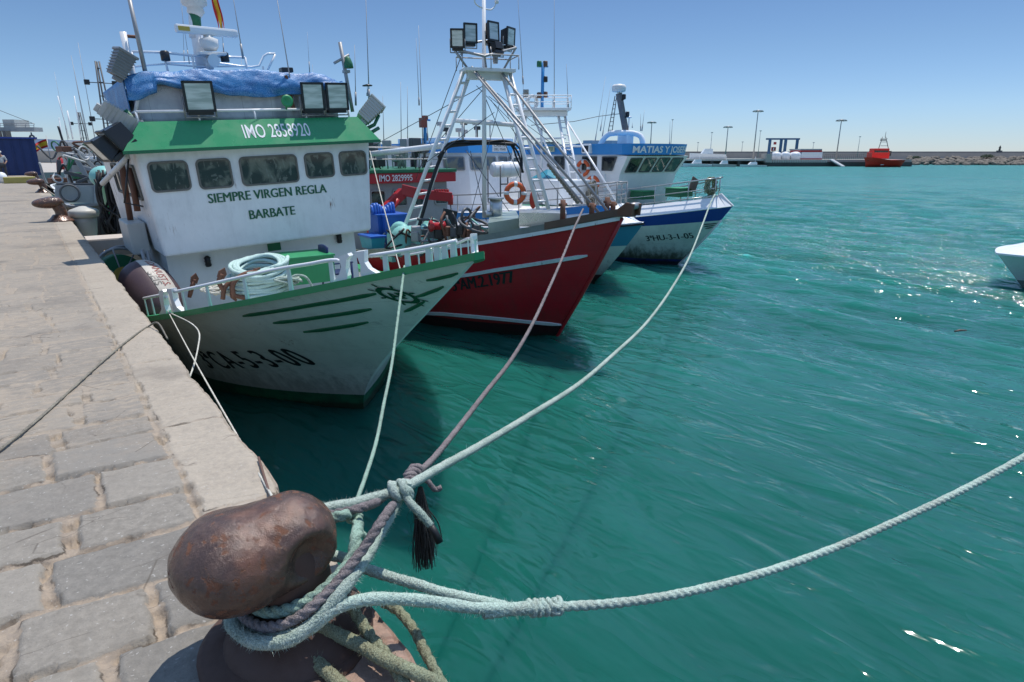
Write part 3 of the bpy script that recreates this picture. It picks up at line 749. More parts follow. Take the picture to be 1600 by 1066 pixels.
    c = t.mix(t.ramp(n_, .35, .65), (.012, .12, .34), (.02, .19, .46)); c = t.mix(t.ramp(v_, .0, .12, .5, 0), c, (.3, .5, .75)); t.col(c); t.set(Roughness=.45); t.bump(v_, .5, .01)
    def tarp(u, v):
        # roof draped over front edge: v 0 = back, 1 = front lower hem ; u across
        x = fx0 - .13 + (fx1 - fx0 + .26) * u; sag = .05 * noise.noise(Vector((u * 9, v * 4, 2))) + .02 * math.sin(u * 22 + v * 3) + .028 * abs(noise.noise(Vector((u * 26 + v * 8, v * 7, 5)))) + .012 * noise.noise(Vector((u * 60, v * 20, 5)))
        hem = 4.72 + .10 * math.sin(u * 7 + .6) * (1 - u * .3) - (.12 if u < .12 else 0) + .05 * noise.noise(Vector((u * 11, 0, 9)))
        if v < .6: y = fy1 + .1 + (fy0 - .02 - fy1) * (v / .6); z = 4.98 + sag + .10 * math.sin(math.pi * u) * (1 - .3 * v)
        else:
            f = (v - .6) / .4; top = 4.98 + sag * (1 - f) + .07 * math.sin(math.pi * u); y = fy0 - .05 - .10 * math.sin(f * 2.2) + .05 * noise.noise(Vector((u * 16, f * 3, 1))) * f; z = top + (hem - top) * f
        e = min(u, 1 - u); z -= .16 * (1 - sm(0, .09, e)) * (1 if v < .6 else 0.4)
        return Vector((x, y, z))
    m = MB(); m.grid(tarp, 150, 70); m.build('tarpaulin', t.m, r).modifiers.new('th', 'SOLIDIFY').thickness = .02
    for xx in (fx0 - .14, fx1 + .13):     # side skirts of the tarpaulin
        m = MB(); m.grid(lambda u, v, xx=xx: Vector((xx + .04 * math.sin(u * 14) * v, fy0 - .06 + (fy1 - fy0 + .15) * u, 4.92 - (.45 + .12 * math.sin(u * 5)) * v)), 24, 8)
        m.build('tarpaulin_skirt', t.m, r).modifiers.new('th', 'SOLIDIFY').thickness = .015
    # bar in front of the dodger carrying the lamps
    yl = yf + .12
    m = MB(); m.tube([(ox - 1.8, yl, 4.42), (ox + 1.72, yl, 4.42)], .022, 8)
    for x in (-1.8, -.9, 0, .9, 1.72): m.cyl((ox + x, yl, 4.2), (ox + x, yl, 4.42), .018, n=8)
    m.tube([(ox - 1.8, yl, 4.42), (ox - 1.8, yf + 3, 4.42)], .022, 8); m.tube([(ox + 1.72, yl, 4.42), (ox + 1.72, yf + 3, 4.42)], .022, 8)
    m.build('lamp_bar', white_clean, r)
    for px, py, hw in ((311, 151, .215), (489, 151, .19), (527, 151, .19)):
        p = H.lp(px, py, Y=8.36 + yf - .02); flood(r, (p.x, yf - .02, p.z), (.0, -1, -.08), hw * 2, .44, .2)
    p = H.lp(449, 158, Y=8.36 + yf); m = MB(); m.lathe([(.02, .16), (.05, .1), (.04, .02), (.10, -.02), (.105, -.045), (.06, -.045), (.03, -.02)], (p.x, yf + .05, p.z), (0, 1, 0), 20); m.cyl((p.x, yf + .1, p.z), (p.x, yf + .1, 4.42), .015); m.build('horn', green, r)
    # side floodlights and cabinets hung on brackets either side
    def cab(px, py, Yw, rot, dims, mat_, name, label=None):
        p = H.lp(px, py, Y=Yw); m = MB(); Rm = Matrix.Rotation(R(rot[0]), 3, 'X') @ Matrix.Rotation(R(rot[1]), 3, 'Y') @ Matrix.Rotation(R(rot[2]), 3, 'Z'); 
        w_, d_, h_ = [q / 2 for q in dims]; m.hexa([p + Rm @ Vector((sx * w_ * .8, sy * d_ * .8, -h_)) for sx, sy in ((-1, -1), (1, -1), (1, 1), (-1, 1))], [p + Rm @ Vector((sx * w_, sy * d_, h_)) for sx, sy in ((-1, -1), (1, -1), (1, 1), (-1, 1))])
        for k in range(7): f = -.75 + .25 * k; s_ = .9 + .1 * f; m.box(p + Rm @ Vector((0, 0, h_ * f)), (w_ * 2 * s_ + .03, d_ * 2 * s_ + .03, .012), Rm)
        m.box(p + Rm @ Vector((0, 0, h_ + .02)), (w_ * 2 + .05, d_ * 2 + .05, .04), Rm, .01); m.box(p + Rm @ Vector((w_ * .3, 0, -h_ - .03)), (.12, .12, .06), Rm, .01)
        a = Vector(p); e = Rm @ Vector((0, 0, 1)); 
        for k in (-1, 1): m.box(a + Rm @ Vector((0, k * dims[1] * .25, dims[2] * .5 + .006)), (dims[0] * .9, .02, .012), Rm)
        return m.build(name, mat_, r, label=label)
    cab(188, 102, 12.0, (0, 32, 12), (.25, .26, .36), paint('slate_cabinet', (.22, .235, .25), .5, .4), 'lamp_ballast'); cab(185, 183, 12.0, (0, 128, 12), (.28, .30, .52), greycab, 'lamp_ballast')
    cab(577, 175, 11.9, (0, 50, -20), (.30, .30, .42), greycab, 'lamp_ballast')
    for px, py in ((153, 237), (171, 221)):
        p = H.lp(px, py, Y=11.75); flood(r, p, (-.80, -.12, -.58), .42, .34, .30, yoke=False)
    for pl in ([(228, 205), (212, 190), (195, 172)], [(226, 218), (205, 214), (188, 205)], [(565, 205), (585, 195), (592, 180)], [(572, 212), (592, 200)]): m = MB(); m.tube([H.lp(*q, Y=11.9) for q in pl], .035, 8); m.build('lamp_bracket', dkgreen, r)
    # port/starboard poles
    def pole(a, b, Y_, rr, mat_, name='pole', rb=None):
        m = MB(); m.cyl(H.lp(*a, Y=Y_), H.lp(*b, Y=Y_), rr, rb, n=10); m.build(name, mat_, r)
    pole((222, 182), (192, 50), 12.2, .05, white_clean); pole((192, 56), (214, 58), 12.2, .025, rustm, 'pole_brace')
    pole((229, 122), (200, -12), 12.1, .034, galv, 'lantern_pole', .03)
    pole((219, 130), (212, 175), 12.0, .03, white_rust)
    pole((551, 175), (531, 66), 12.3, .035, galv); 
    m = MB(); a = H.lp(522, 99, Y=12.3); b = H.lp(545, 86, Y=12.3); m.cyl(a, b, .025); m.box(H.lp(541, 112, Y=12.3), (.12, .1, .05)); m.build('crosstree', galv, r)
    m = MB(); p = H.lp(544, 98, Y=12.25); m.lathe([(.09, -.10), (.085, -.02), (.05, .08), (.02, .11)], p, (0, 0, 1), 14); m.build('starboard_light', dkgreen, r)
    # mast, domes, radar
    Ym = 13.4
    m = MB(); m.cyl(H.lp(318, 112, Y=Ym), H.lp(304, 40, Y=Ym), .12, .09, 14); m.cyl(H.lp(304, 60, Y=Ym), H.lp(303, 18, Y=Ym), .09, n=12); ms = m.build('mast', white_clean, r)
    m = MB(); m.cyl(H.lp(305.5, 42, Y=Ym), H.lp(304, 22, Y=Ym), .10, n=14); m.build('mast_band', dkgreen, ms)
    p = H.lp(304, 8, Y=Ym); m = MB(); m.lathe([(.06, -.22), (.15, -.12), (.13, -.04), (.21, .0), (.22, .12), (.19, .25), (.1, .34), (0.01, .37)], p, n=20); m.build('satellite_dome', radome, ms)
    p = H.lp(327, 68, Y=13.1); m = MB(); m.lathe([(.10, -.12), (.15, -.06), (.16, .06), (.08, .10), (.08, .13)], p, n=18); m.box(p - Vector((0, .0, .18)), (.46, .34, .05), None, .015); m.cyl(p - Vector((0, -.05, .2)), p - Vector((.06, -.1, .5)), .09, .05); m.build('radar_pedestal', radome, ms)
    a = H.lp(273, 44, Y=13.0); b = H.lp(371, 53.5, Y=13.15); m = MB(); d_ = (b - a); Rm = d_.to_track_quat('X', 'Z').to_matrix(); m.box((a + b) / 2, (d_.length, .11, .14), Rm, .04); rs_ = m.build('radar_scanner', white_clean, ms)
    m = MB(); m.box(a.lerp(b, .13) + Vector((0, -.057, 0)), (.19, .012, .07), Rm); m.build('warning_label', paint('yellow_label', (.6, .4, .06), .5, .3), rs_)
    p = H.lp(330, 94, Y=12.95); m = MB(); m.lathe([(.11, -.10), (.095, -.08), (.05, .02), (.04, .12)], p, (-.2, .9, .15), 18); m.build('loudhailer', radome, ms)
    # top rails
    m = MB(); T = [H.lp(*q, Y=13.2) for q in ((206, 81), (255, 82), (300, 87), (383, 90))]; Bq = [H.lp(*q, Y=13.2) for q in ((212, 128), (264, 118), (306, 120), (388, 118))]; rail(m, T, Bq, .022, (.5,)); m.build('upper_rail', white_clean, r); m = MB()
    T = [H.lp(*q, Y=14.6) for q in ((260, 98), (330, 98), (405, 103), (412, 88), (418, 84), (430, 84))]; m.tube(spline(T, .2), .022, 8); m.tube([H.lp(411, 104, Y=14.6), H.lp(412, 118, Y=14.6)], .022, 8); m.tube([H.lp(430, 85, Y=14.6), H.lp(418, 110, Y=14.6)], .022, 8)
    m.build('upper_rail', white_clean, r)
    for (x, y) in ((258, 88), (351, 90)):
        m = MB(); p = H.lp(x, y, Y=13.15); m.lathe([(.06, -.08), (.075, -.07), (.075, .07), (.05, .09)], p, n=12); m.build('signal_lamp', blackp, r)
    m = MB(); m.box(H.lp(447, 110, Y=12.9), (.22, .2, .09), None, .02); m.build('camera_housing', blackp, r)
    # antennas
    for a, b, Y_, rr in (((380, 92), (360, -30), 13, .012), ((461, 171), (429, -25), 12.0, .014), ((556, 165), (554, 70), 12.4, .012), ((577, 160), (571, -20), 12.9, .014), ((574, 150), (574, 134), 12.6, .012), ((484, 116), (480, 50), 14, .006), ((296, 100), (280, -10), 14.5, .006), ((288, 100), (284, -10), 14.7, .005), ((350, 88), (345, 20), 13.3, .006)):
        antenna(r, H.lp(*a, Y=Y_), H.lp(*b, Y=Y_), rr, galv)
    m = MB(); m.lathe([(.1, -.01), (.1, .01), (.02, .03)], H.lp(574, 134, Y=12.6), n=14); m.build('gps_antenna', blackp, r)
    m = MB(); m.box(H.lp(453, 146, Y=12.0), (.05, .05, .6), Matrix.Rotation(R(-6), 3, 'Y')); m.build('antenna_base', rustm, r)
    # deckhouse front details
    yd = 3.80
    for px, py in ((324, 408), (529, 372)):
        p = H.lp(px, py, Y=8.36 + yd - .05); m = MB(); m.lathe([(.03, -.1), (.05, -.09), (.05, .07), (.02, .1)], (p.x, yd - .08, p.z), n=10)
        for k in range(3): m.torus((p.x, yd - .08, p.z - .06 + k * .06), .055, .006, n=12, m=4)
        m.box((p.x, yd - .02, p.z), (.05, .06, .12)); m.build('deck_lamp', blackp, r)
    p = H.lp(428, 385, Y=8.36 + yd); m = MB(); m.box((p.x, yd - .012, p.z), (.24, .02, .16)); m.build('vent_hatch', dkgreen, r)
    # starboard side: life raft cabinet, exhaust box, gallows aft
    m = MB(); p = H.lp(210, 368, Y=13.3); m.box(p, (.28, 1.2, .55), None, .03); m.build('locker', greycab, r)
    m = MB()
    for q in ((222, 350, 455), (230, 352, 452)): m.cyl(H.lp(q[0], q[1] + 40, Y=12.3), H.lp(q[0] + 12, q[2] - 8, Y=12.3), .03)
    m.build('stanchion', galv, r)
    m = MB(); m.cyl(H.lp(160, 287, Y=13.3), H.lp(200, 245, Y=12.3), .045); m.build('boom', white_rust, r)
    m = MB(); m.cyl(H.lp(203, 262, Y=12.6), H.lp(215, 330, Y=12.5), .05); m.cyl(H.lp(186, 235, Y=13), H.lp(205, 350, Y=13.4), .05); m.build('davit', rustm, r)
    return r, H
GB, GH = green_boat()
def place_on(H, p): return H.W(p)
def rope_fn(strand=.17): return lambda i, an: 1
def rope_obj(P, rad, mat_, name='mooring_rope', n=14, strands=3, pitch=6.5, near=True, fuzz=0, mb=None, step=None, rscale=None, seed=0):
    """laid rope: strands twisting along the length"""
    def st(p):
        d = (p - EYEV).length; return max(rad * .55, d * .0035)
    Q = spline(P, step or st); m = mb or MB(); L = 0.; Ls = []
    for i, q in enumerate(Q):
        if i: L += (q - Q[i - 1]).length
        Ls.append(L)
    def rf(i, an):
        d = (Q[i] - EYEV).length
        if strands == 0: return 1 + .05 * math.sin(an * 5 + Ls[i] * 300)
        ph = Ls[i] / (rad * pitch) * 2 * math.pi; g = abs(math.cos((an - ph) * strands / 2)); k = (.36 if strands < 6 else .24) if d < 12 else .18
        return (1 - k) + k * 1.25 * g ** .6
    m.tube(Q, [rad * (rscale(l / max(L, 1e-6)) if rscale else 1) * (1 + .04 * math.sin(l * 40 + seed)) for l in Ls], n, rfun=rf)
    if fuzz:
        rr = random.Random(seed + 5); o = len(m.v)
        for k in range(fuzz):
            i = rr.randrange(0, len(Q) - 1); d = Vector((rr.gauss(0, 1), rr.gauss(0, 1), rr.gauss(0, 1))).normalized(); a = Q[i] + d * rad * .9; l = rad * rr.uniform(.25, .7); t = Vector((rr.gauss(0, 1), rr.gauss(0, 1), rr.gauss(0, 1))).normalized() * .0011
            e = a + d * l + Vector((rr.gauss(0, 1), rr.gauss(0, 1), rr.gauss(0, 1))) * l * .5
            m.add([a - t, a + t, e], [(0, 1, 2)], False)
    if mb: return None
    return m.build(name, mat_, None, o=Q[0]) if False else m
def rope_mat(name, c, c2):
    t = NT(name); n = t.noise(14, 5, .7); f = t.noise(220, 3, .8); big = t.noise(2.2, 3, .6)
    k = t.mix(t.ramp(t.math('ADD', t.math('MULTIPLY', n, .5), t.math('MULTIPLY', big, .5)), .40, .62), c, c2); k = t.mix(t.ramp(f, .45, .68, 0, .5), k, tuple(min(1, q * 1.7 + .03) for q in c)); k = t.mix(t.ramp(f, .34, .47, .7, 0), k, tuple(q * .38 for q in c2))
    t.col(k); t.set(Roughness=.92); t.b.inputs['Specular IOR Level'].default_value = .15; fb_ = t.vor(160, 'F1', stretch=(1, 1, 1)); t.bump(t.math('ADD', f, t.math('MULTIPLY', fb_, .8)), .9, .004); return t.m
r_teal = rope_mat('pale_teal_rope', (.41, .48, .42), (.25, .33, .28)); r_teal2 = rope_mat('green_white_rope', (.29, .42, .34), (.22, .30, .24))
r_grey = rope_mat('grey_purple_rope', (.235, .205, .205), (.15, .13, .13)); r_olive = rope_mat('olive_rope', (.27, .30, .20), (.20, .19, .12))
r_white = rope_mat('white_line', (.62, .60, .52), (.45, .42, .36)); r_fray = rope_mat('frayed_dark_fibre', (.085, .075, .07), (.045, .04, .038)); r_thin = rope_mat('thin_grey_line', (.27, .25, .20), (.16, .145, .12)); r_mint = rope_mat('mint_coiled_rope', (.50, .68, .62), (.42, .58, .52))
def rope_thing(P, rad, mat_, label, cat='rope', name='mooring_rope', group=None, **k):
    m = rope_obj(P, rad, mat_, **k); ob = m.build(name, mat_, None, o=P[0]); tag(ob, label, cat, group); return ob

# ---- gear on the green boat's foredeck
def foredeck():
    dk = lambda y: GH.zg(y) - .62
    # coil
    c = GH.W((-.55, 1.55, dk(1.55) + .05)); P = []
    c = at(408, 455, Y=10.25); 
    rr = random.Random(4); turns = 25; R0 = .44
    for i in range(turns * 26):
        t = i / (turns * 26); lay = t * turns; a = 2 * math.pi * i / 26; layer = int(lay / 3.1); k = lay % 3.1 / 3.1
        rad_ = (R0 - .16 * k) * (1 + .05 * math.sin(a * 2 + layer) + .04 * noise.noise(Vector((lay * 1.3, 0, 0)))); z = layer * .062 + .014 * math.sin(a * 3 + layer * 1.7)
        tilt = .16 * math.sin(a + .5) * t
        P.append(c + Vector((math.cos(a) * rad_, math.sin(a) * rad_, z + tilt * .5)))
    rope_thing(P, .033, r_mint, 'large coil of mint green rope on the foredeck of the green and white boat', 'rope coil', 'rope_coil', step=.05, n=10)
    # messy lengths around
    for k, (x0, y0, mt, lb) in enumerate(((360, 462, r_white, 'tangle of cream and tan rope under the rusty anchors on the foredeck'), (440, 452, r_teal, 'loose loops of teal rope beside the mint rope coil'))):
        P = []; c0 = at(x0, y0 - 2, Y=10.0 if k else 10.6)
        for i in range(70):
            a = i * .75 + rr.uniform(-.2, .2); ra = rr.uniform(.12, .34 - .08 * k); P.append(c0 + Vector((math.cos(a) * ra * 1.3, math.sin(a) * ra, .02 + .10 * rr.random() + (.12 * abs(math.sin(a * .5)) if k else .05 * rr.random()))))
        rope_thing(P, .018, mt, lb, 'rope', 'rope_pile', step=.04, n=8)
    P = [at(*q, Y=9.9) for q in ((452, 458), (452, 445), (458, 432), (468, 430), (480, 435), (488, 450), (490, 455))]
    rope_thing(P, .02, r_teal, 'single arch of mint hose looped in front of the green box', 'rope', 'rope_loop', step=.03, n=8)
    # anchors
    def anchor(pts_shank, pts_flukes, Y_, label, rr_=.035):
        m = MB(); sh = [at(*q, Y=Y_) for q in pts_shank]; m.tube(spline(sh, .05), rr_, 8)
        r_ = thing('anchor', label, 'anchor', sh[0], group='rusty anchors on the foredeck'); r_['_o'] = tuple(sh[0])
        m.build('shank', rustm, r_)
        for fl in pts_flukes:
            m = MB(); Q = [at(*q, Y=Y_) for q in fl]; S = spline(Q, .03); m.tube(S, [rr_ * (1.0 - .0 * i) for i in range(len(S))], 8)
            e = Q[-1]; d = (Q[-1] - Q[-2]).normalized(); n_ = Vector((0, 1, 0)); m.prism([(-.05, -.07), (.05, -.07), (.06, .02), (0, .10), (-.06, .02)], e, n_.cross(d), d, .03); m.build('fluke', rustm, r_)
    anchor([(348, 468), (352, 448), (372, 436), (398, 430)], [[(372, 437), (362, 448), (366, 462)], [(350, 455), (342, 440), (347, 428)]], 10.1, 'rusty anchor lying on its side in front of the mint rope coil')
    anchor([(366, 466), (364, 445), (378, 430), (402, 424)], [[(380, 437), (392, 436), (400, 426)], [(366, 462), (385, 466), (410, 467)]], 9.95, 'rusty anchor with a raised fluke nearest the mint rope coil')
    anchor([(296, 465), (298, 452), (302, 440)], [[(297, 462), (302, 445), (304, 436)]], 11.2, 'small rusty anchor standing by the starboard rail near the quay', .03)
    # green box
    o = at(453, 447, Y=10.9); m = MB(); a = at(456, 447, Y=10.75); b = at(525, 444, Y=10.75); h = at(456, 406, Y=10.75).z - a.z
    a.z = b.z = a.z + .0; bq = [a, b, b + Vector((-.03, .75, 0)), a + Vector((-.05, .75, 0))]; m.hexa(bq, [q + Vector((0, 0, h)) for q in bq])
    r_ = thing('deck_box', 'bright green storage box on the foredeck beside the mint rope coil', 'box', a); m.build('box_body', green, r_)
    m = MB(); g = Vector((0, 0, h + .002)); bq2 = [bq[0] + g + Vector((-.02, -.02, 0)), bq[1] + g + Vector((.02, -.02, 0)), bq[2] + g + Vector((.02, .02, 0)), bq[3] + g + Vector((-.02, .02, 0))]
    m.hexa(bq2, [q + Vector((0, 0, .03)) for q in bq2]); m.build('lid', green, r_)
    # chair
    c = at(527, 432, Y=11.1); bl = paint('navy_plastic', (.015, .03, .11), .4, .15); r_ = thing('chair', 'navy blue plastic armchair behind the green box on the foredeck', 'chair', c - Vector((0, 0, .0)))
    z0 = c.z - .02; c.z = z0; m = MB(); m.box(c + Vector((0, 0, .1)), (.44, .42, .04), None, .015); m.build('seat', bl, r_)
    m = MB(); m.grid(lambda u, v: c + Vector((-.24 + .06 * v + (-.03) * v, -.22 + .44 * u, .1 + .5 * v + .03 * math.sin(math.pi * u))), 8, 6); bo = m.build('backrest', bl, r_); bo.modifiers.new('t', 'SOLIDIFY').thickness = .025
    for s_ in (-1, 1):
        m = MB(); m.box(c + Vector((.0, s_ * .25, .3)), (.44, .05, .025), None, .01); m.cyl(c + Vector((.2, s_ * .24, -.3)), c + Vector((.19, s_ * .25, .3)), .02); m.build('armrest', bl, r_)
        for t_ in (-1, 1):
            m = MB(); m.cyl(c + Vector((t_ * .19, s_ * .19, .1)), c + Vector((t_ * .22, s_ * .22, -.32)), .02, .015); m.build('leg', bl, r_)
    # maroon fender
    mar = paint('maroon_rubber', (.07, .04, .045), .55, .35); c = at(238, 459, Y=11.35); 
    ax = Vector((-.25, .75, .62)).normalized(); q = ax.to_track_quat('Z', 'Y').to_matrix()
    r_ = thing('fender', 'big maroon barrel fender with a cream lettered band between quay and boat', 'fender', c)
    prof = [(.02, -.62), (.12, -.6), (.27, -.5), (.37, -.3), (.395, 0.), (.37, .3), (.27, .5), (.12, .6), (.02, .62)]
    m = MB(); S = spline([Vector((p[0], p[1], 0)) for p in prof], .06); m.lathe([(p.x, p.y) for p in S], c, ax, 32); m.build('fender_body', mar, r_)
    # band painted across facing side: a saddle strip
    m = MB(); fc = (EYEV - c).normalized(); u_ = (fc - ax * fc.dot(ax)).normalized(); v_ = ax.cross(u_)
    def fs(a, h, off=.006):
        rad_ = max(.02, np.interp(h, [p.y for p in S], [p.x for p in S])) + off; return c + ax * h + (u_ * math.cos(a) + v_ * math.sin(a)) * rad_
    m.grid(lambda u, v: fs(.28 + .75 * v, -.58 + 1.16 * (1 - u)), 24, 12); m.build('band', paint('cream_band', (.5, .46, .4), .6, .5), r_)
    m = MB(); V, Fs = text_mesh('I.DANUST.S.', 1, bold=.01, sub=.1); xs = [v[0] for v in V]; k = (max(xs) - min(xs)); m.add([fs(.72 + (y - .35) * .42, -.05 + (.45 - (x - min(xs)) / k * .62), .010) for x, y in V], Fs)
    m.build('lettering', paint('faded_red_lettering', (.25, .05, .04), .6, .3), r_)
    m = MB(); V, Fs = text_mesh('SEIS', 1, bold=.01, sub=.1); xs = [v[0] for v in V]; k = (max(xs) - min(xs)); m.add([fs(.42 + (y - .35) * .36, .0 + (.12 - (x - min(xs)) / k * .3), .010) for x, y in V], Fs); m.build('lettering', letter, r_)
    # rope drum, crates, pallet on the side deck aft
    c = at(192, 432, Y=13.6); r_ = thing('hose_reel', 'round green hose reel with bare rim standing behind the maroon fender', 'hose reel', c)
    m = MB(); m.torus(c, .52, .025, (.35, -.93, .1)); m.torus(c + Vector((.1, .3, 0)), .52, .025, (.35, -.93, .1)); 
    for k in range(4): a = R(45 * k + 10); d = Vector((.93 * math.cos(a), .35 * math.cos(a), math.sin(a))); m.cyl(c - d * .52, c + d * .52, .014, n=6)
    m.build('rim', galv, r_)
    m = MB(); m.lathe([(.40, -.02), (.42, .12), (.42, .2), (.40, .32)], c, (-.35, .93, -.1), 28); m.build('hose', dkgreen, r_)
    m = MB(); m.lathe([(.18, -.03), (.18, .34)], c, (-.35, .93, -.1), 18); m.build('hub', paint('ochre_paint', (.5, .34, .07), .6, .4), r_)
    c = at(188, 426, Y=15.6); r_ = thing('crate', 'large beige chest carrying a wooden pallet beside the quay edge', 'crate', c)
    m = MB(); m.box(c + Vector((.1, .2, -.25)), (1.5, 1.3, .75), None, .03); m.build('chest_body', beigep, r_)
    c2 = c + Vector((.1, .2, .155)); r_ = thing('pallet', 'pale wooden pallet lying on the beige chest', 'pallet', c2)
    for k in range(6): m = MB(); m.box(c2 + Vector((0, -.55 + .22 * k, .09)), (1.45, .13, .025)); m.build('board', woodm, r_)
    for k in (-1, 0, 1): m = MB(); m.box(c2 + Vector((k * .62, 0, .045)), (.1, 1.2, .065)); m.build('bearer', woodm, r_)
    c = at(186, 398, Y=17.); r_ = thing('locker', 'low cream cabinet with a framed door behind the wooden pallet', 'cabinet', c)
    m = MB(); m.box(c + Vector((.05, .3, 0)), (1.3, .8, .8), None, .04); m.build('cabinet_body', paint('cream_paint', (.58, .5, .42), .5, .4), r_)
    m = MB(); d0 = c + Vector((.12, -.105, -.05)); 
    for a_, b_ in (((-.4, -.22), (-.4, .2)), ((-.4, .2), (.4, .2)), ((.4, .2), (.4, -.22))): m.cyl(d0 + Vector((a_[0], 0, a_[1])), d0 + Vector((b_[0], 0, b_[1])), .018, n=6)
    m.box(d0 + Vector((0, 0, -.02)), (.76, .012, .4)); m.build('door', beigep, r_)
    # mushroom ventilator
    c = at(141, 385, Y=19.5); r_ = thing('ventilator', 'pale grey mushroom ventilator standing at the quay edge past the cream cabinet', 'ventilator', c)
    z1 = at(143, 322, Y=19.5).z - c.z; k = z1 / 1.3
    m = MB(); m.lathe([(.22 * k, -.3), (.22 * k, .2 * k), (.29 * k, .5 * k), (.33 * k, .8 * k), (.33 * k, 1. * k)], c, n=26); m.build('stem', greycab, r_)
    m = MB(); m.lathe([(.36 * k, .96 * k), (.43 * k, .98 * k), (.43 * k, 1.15 * k), (.38 * k, 1.2 * k), (.1 * k, 1.3 * k), (.01, 1.31 * k)], c, n=28); m.build('cap', paint('bone_paint', (.52, .5, .44), .5, .3), r_)
    # green cabinet, black netting
    c = at(192, 350, Y=19.5); r_ = thing('winch_cabinet', 'tall dark green cabinet beside the hanging black net', 'cabinet', c - Vector((0, 0, .6)))
    m = MB(); m.box(c + Vector((.1, .4, .2)), (.75, .7, 1.9), None, .05); m.build('cabinet_body', green, r_)
    m = MB(); m.ell(c + Vector((-.2, .2, 1.2)), (.35, .35, .28)); m.build('cover', tealp, r_)
    rr = random.Random(8); m = MB(); c0 = at(182, 345, Y=18.8)
    for k in range(46):
        x = rr.gauss(0, .12); y = rr.gauss(0, .15); m.tube(spline([c0 + Vector((x, y, 1.1 + rr.uniform(-.2, .15))), c0 + Vector((x * 1.3 + rr.gauss(0, .1), y, .5)), c0 + Vector((x * .9 + rr.gauss(0, .15), y, 0)), c0 + Vector((x * 1.3, y, -.7 + rr.uniform(0, .3)))], .2), .028, 5)
    tag(m.build('net_bundle', black, None, o=c0), 'black netting hanging in front of the dark green cabinet', 'fishing net')
foredeck()
# ================================================================ helpers for the other boats
def basic_hull(r, H, mats, vm, deckz, cap_mat=None, cap=None, inner=None, deck_mat=None):
    m = MB(); H.make(m, vm); m.build('hull', mats, r)
    m = MB(); H.deck(m, deckz); m.build('deck', deck_mat or deckm, r)
    m = MB(); H.bulwark(m, deckz); m.build('bulwark', inner or white_rust, r)
    if cap_mat: m = MB(); H.cap(m, **(cap or {})); m.build('gunwale', cap_mat, r)
def lifebuoy(c, nrm, label, Rr=.33):
    c = Vector(c); n = Vector(nrm).normalized(); o = thing('lifebuoy', label, 'lifebuoy', c, 'orange lifebuoys')
    m = MB(); m.torus(c, Rr * .78, Rr * .22, n, 36, 12); m.build('ring', orange, o)
    u = n.orthogonal().normalized(); v = n.cross(u)
    for k in range(4):
        a = R(45 + 90 * k); d = u * math.cos(a) + v * math.sin(a); t_ = n.cross(d); m = MB(); P = [c + d * Rr * .78 + t_ * q for q in (-.045, .045)]; m.tube(P, Rr * .235, 12); m.build('band', letterw, o)
    m = MB(); m.tube([c + (u * math.cos(R(a)) + v * math.sin(R(a))) * Rr * (1.03 if a % 90 else .98) for a in range(0, 360, 15)], .008, 5, closed=True); m.build('grab_line', white_clean, o)
    return o
def ladder_leg(r, name, a0, a1, b0, b1, rr, nr, mat_, rung=.02):
    """two rails a0->a1, b0->b1 with rungs"""
    m = MB(); m.cyl(a0, a1, rr, n=10); m.cyl(b0, b1, rr, n=10)
    a0, a1, b0, b1 = map(Vector, (a0, a1, b0, b1))
    for k in range(1, nr): t = k / nr; m.cyl(a0.lerp(a1, t), b0.lerp(b1, t), rung, n=6)
    return m.build(name, mat_, r)
def person_like(): pass

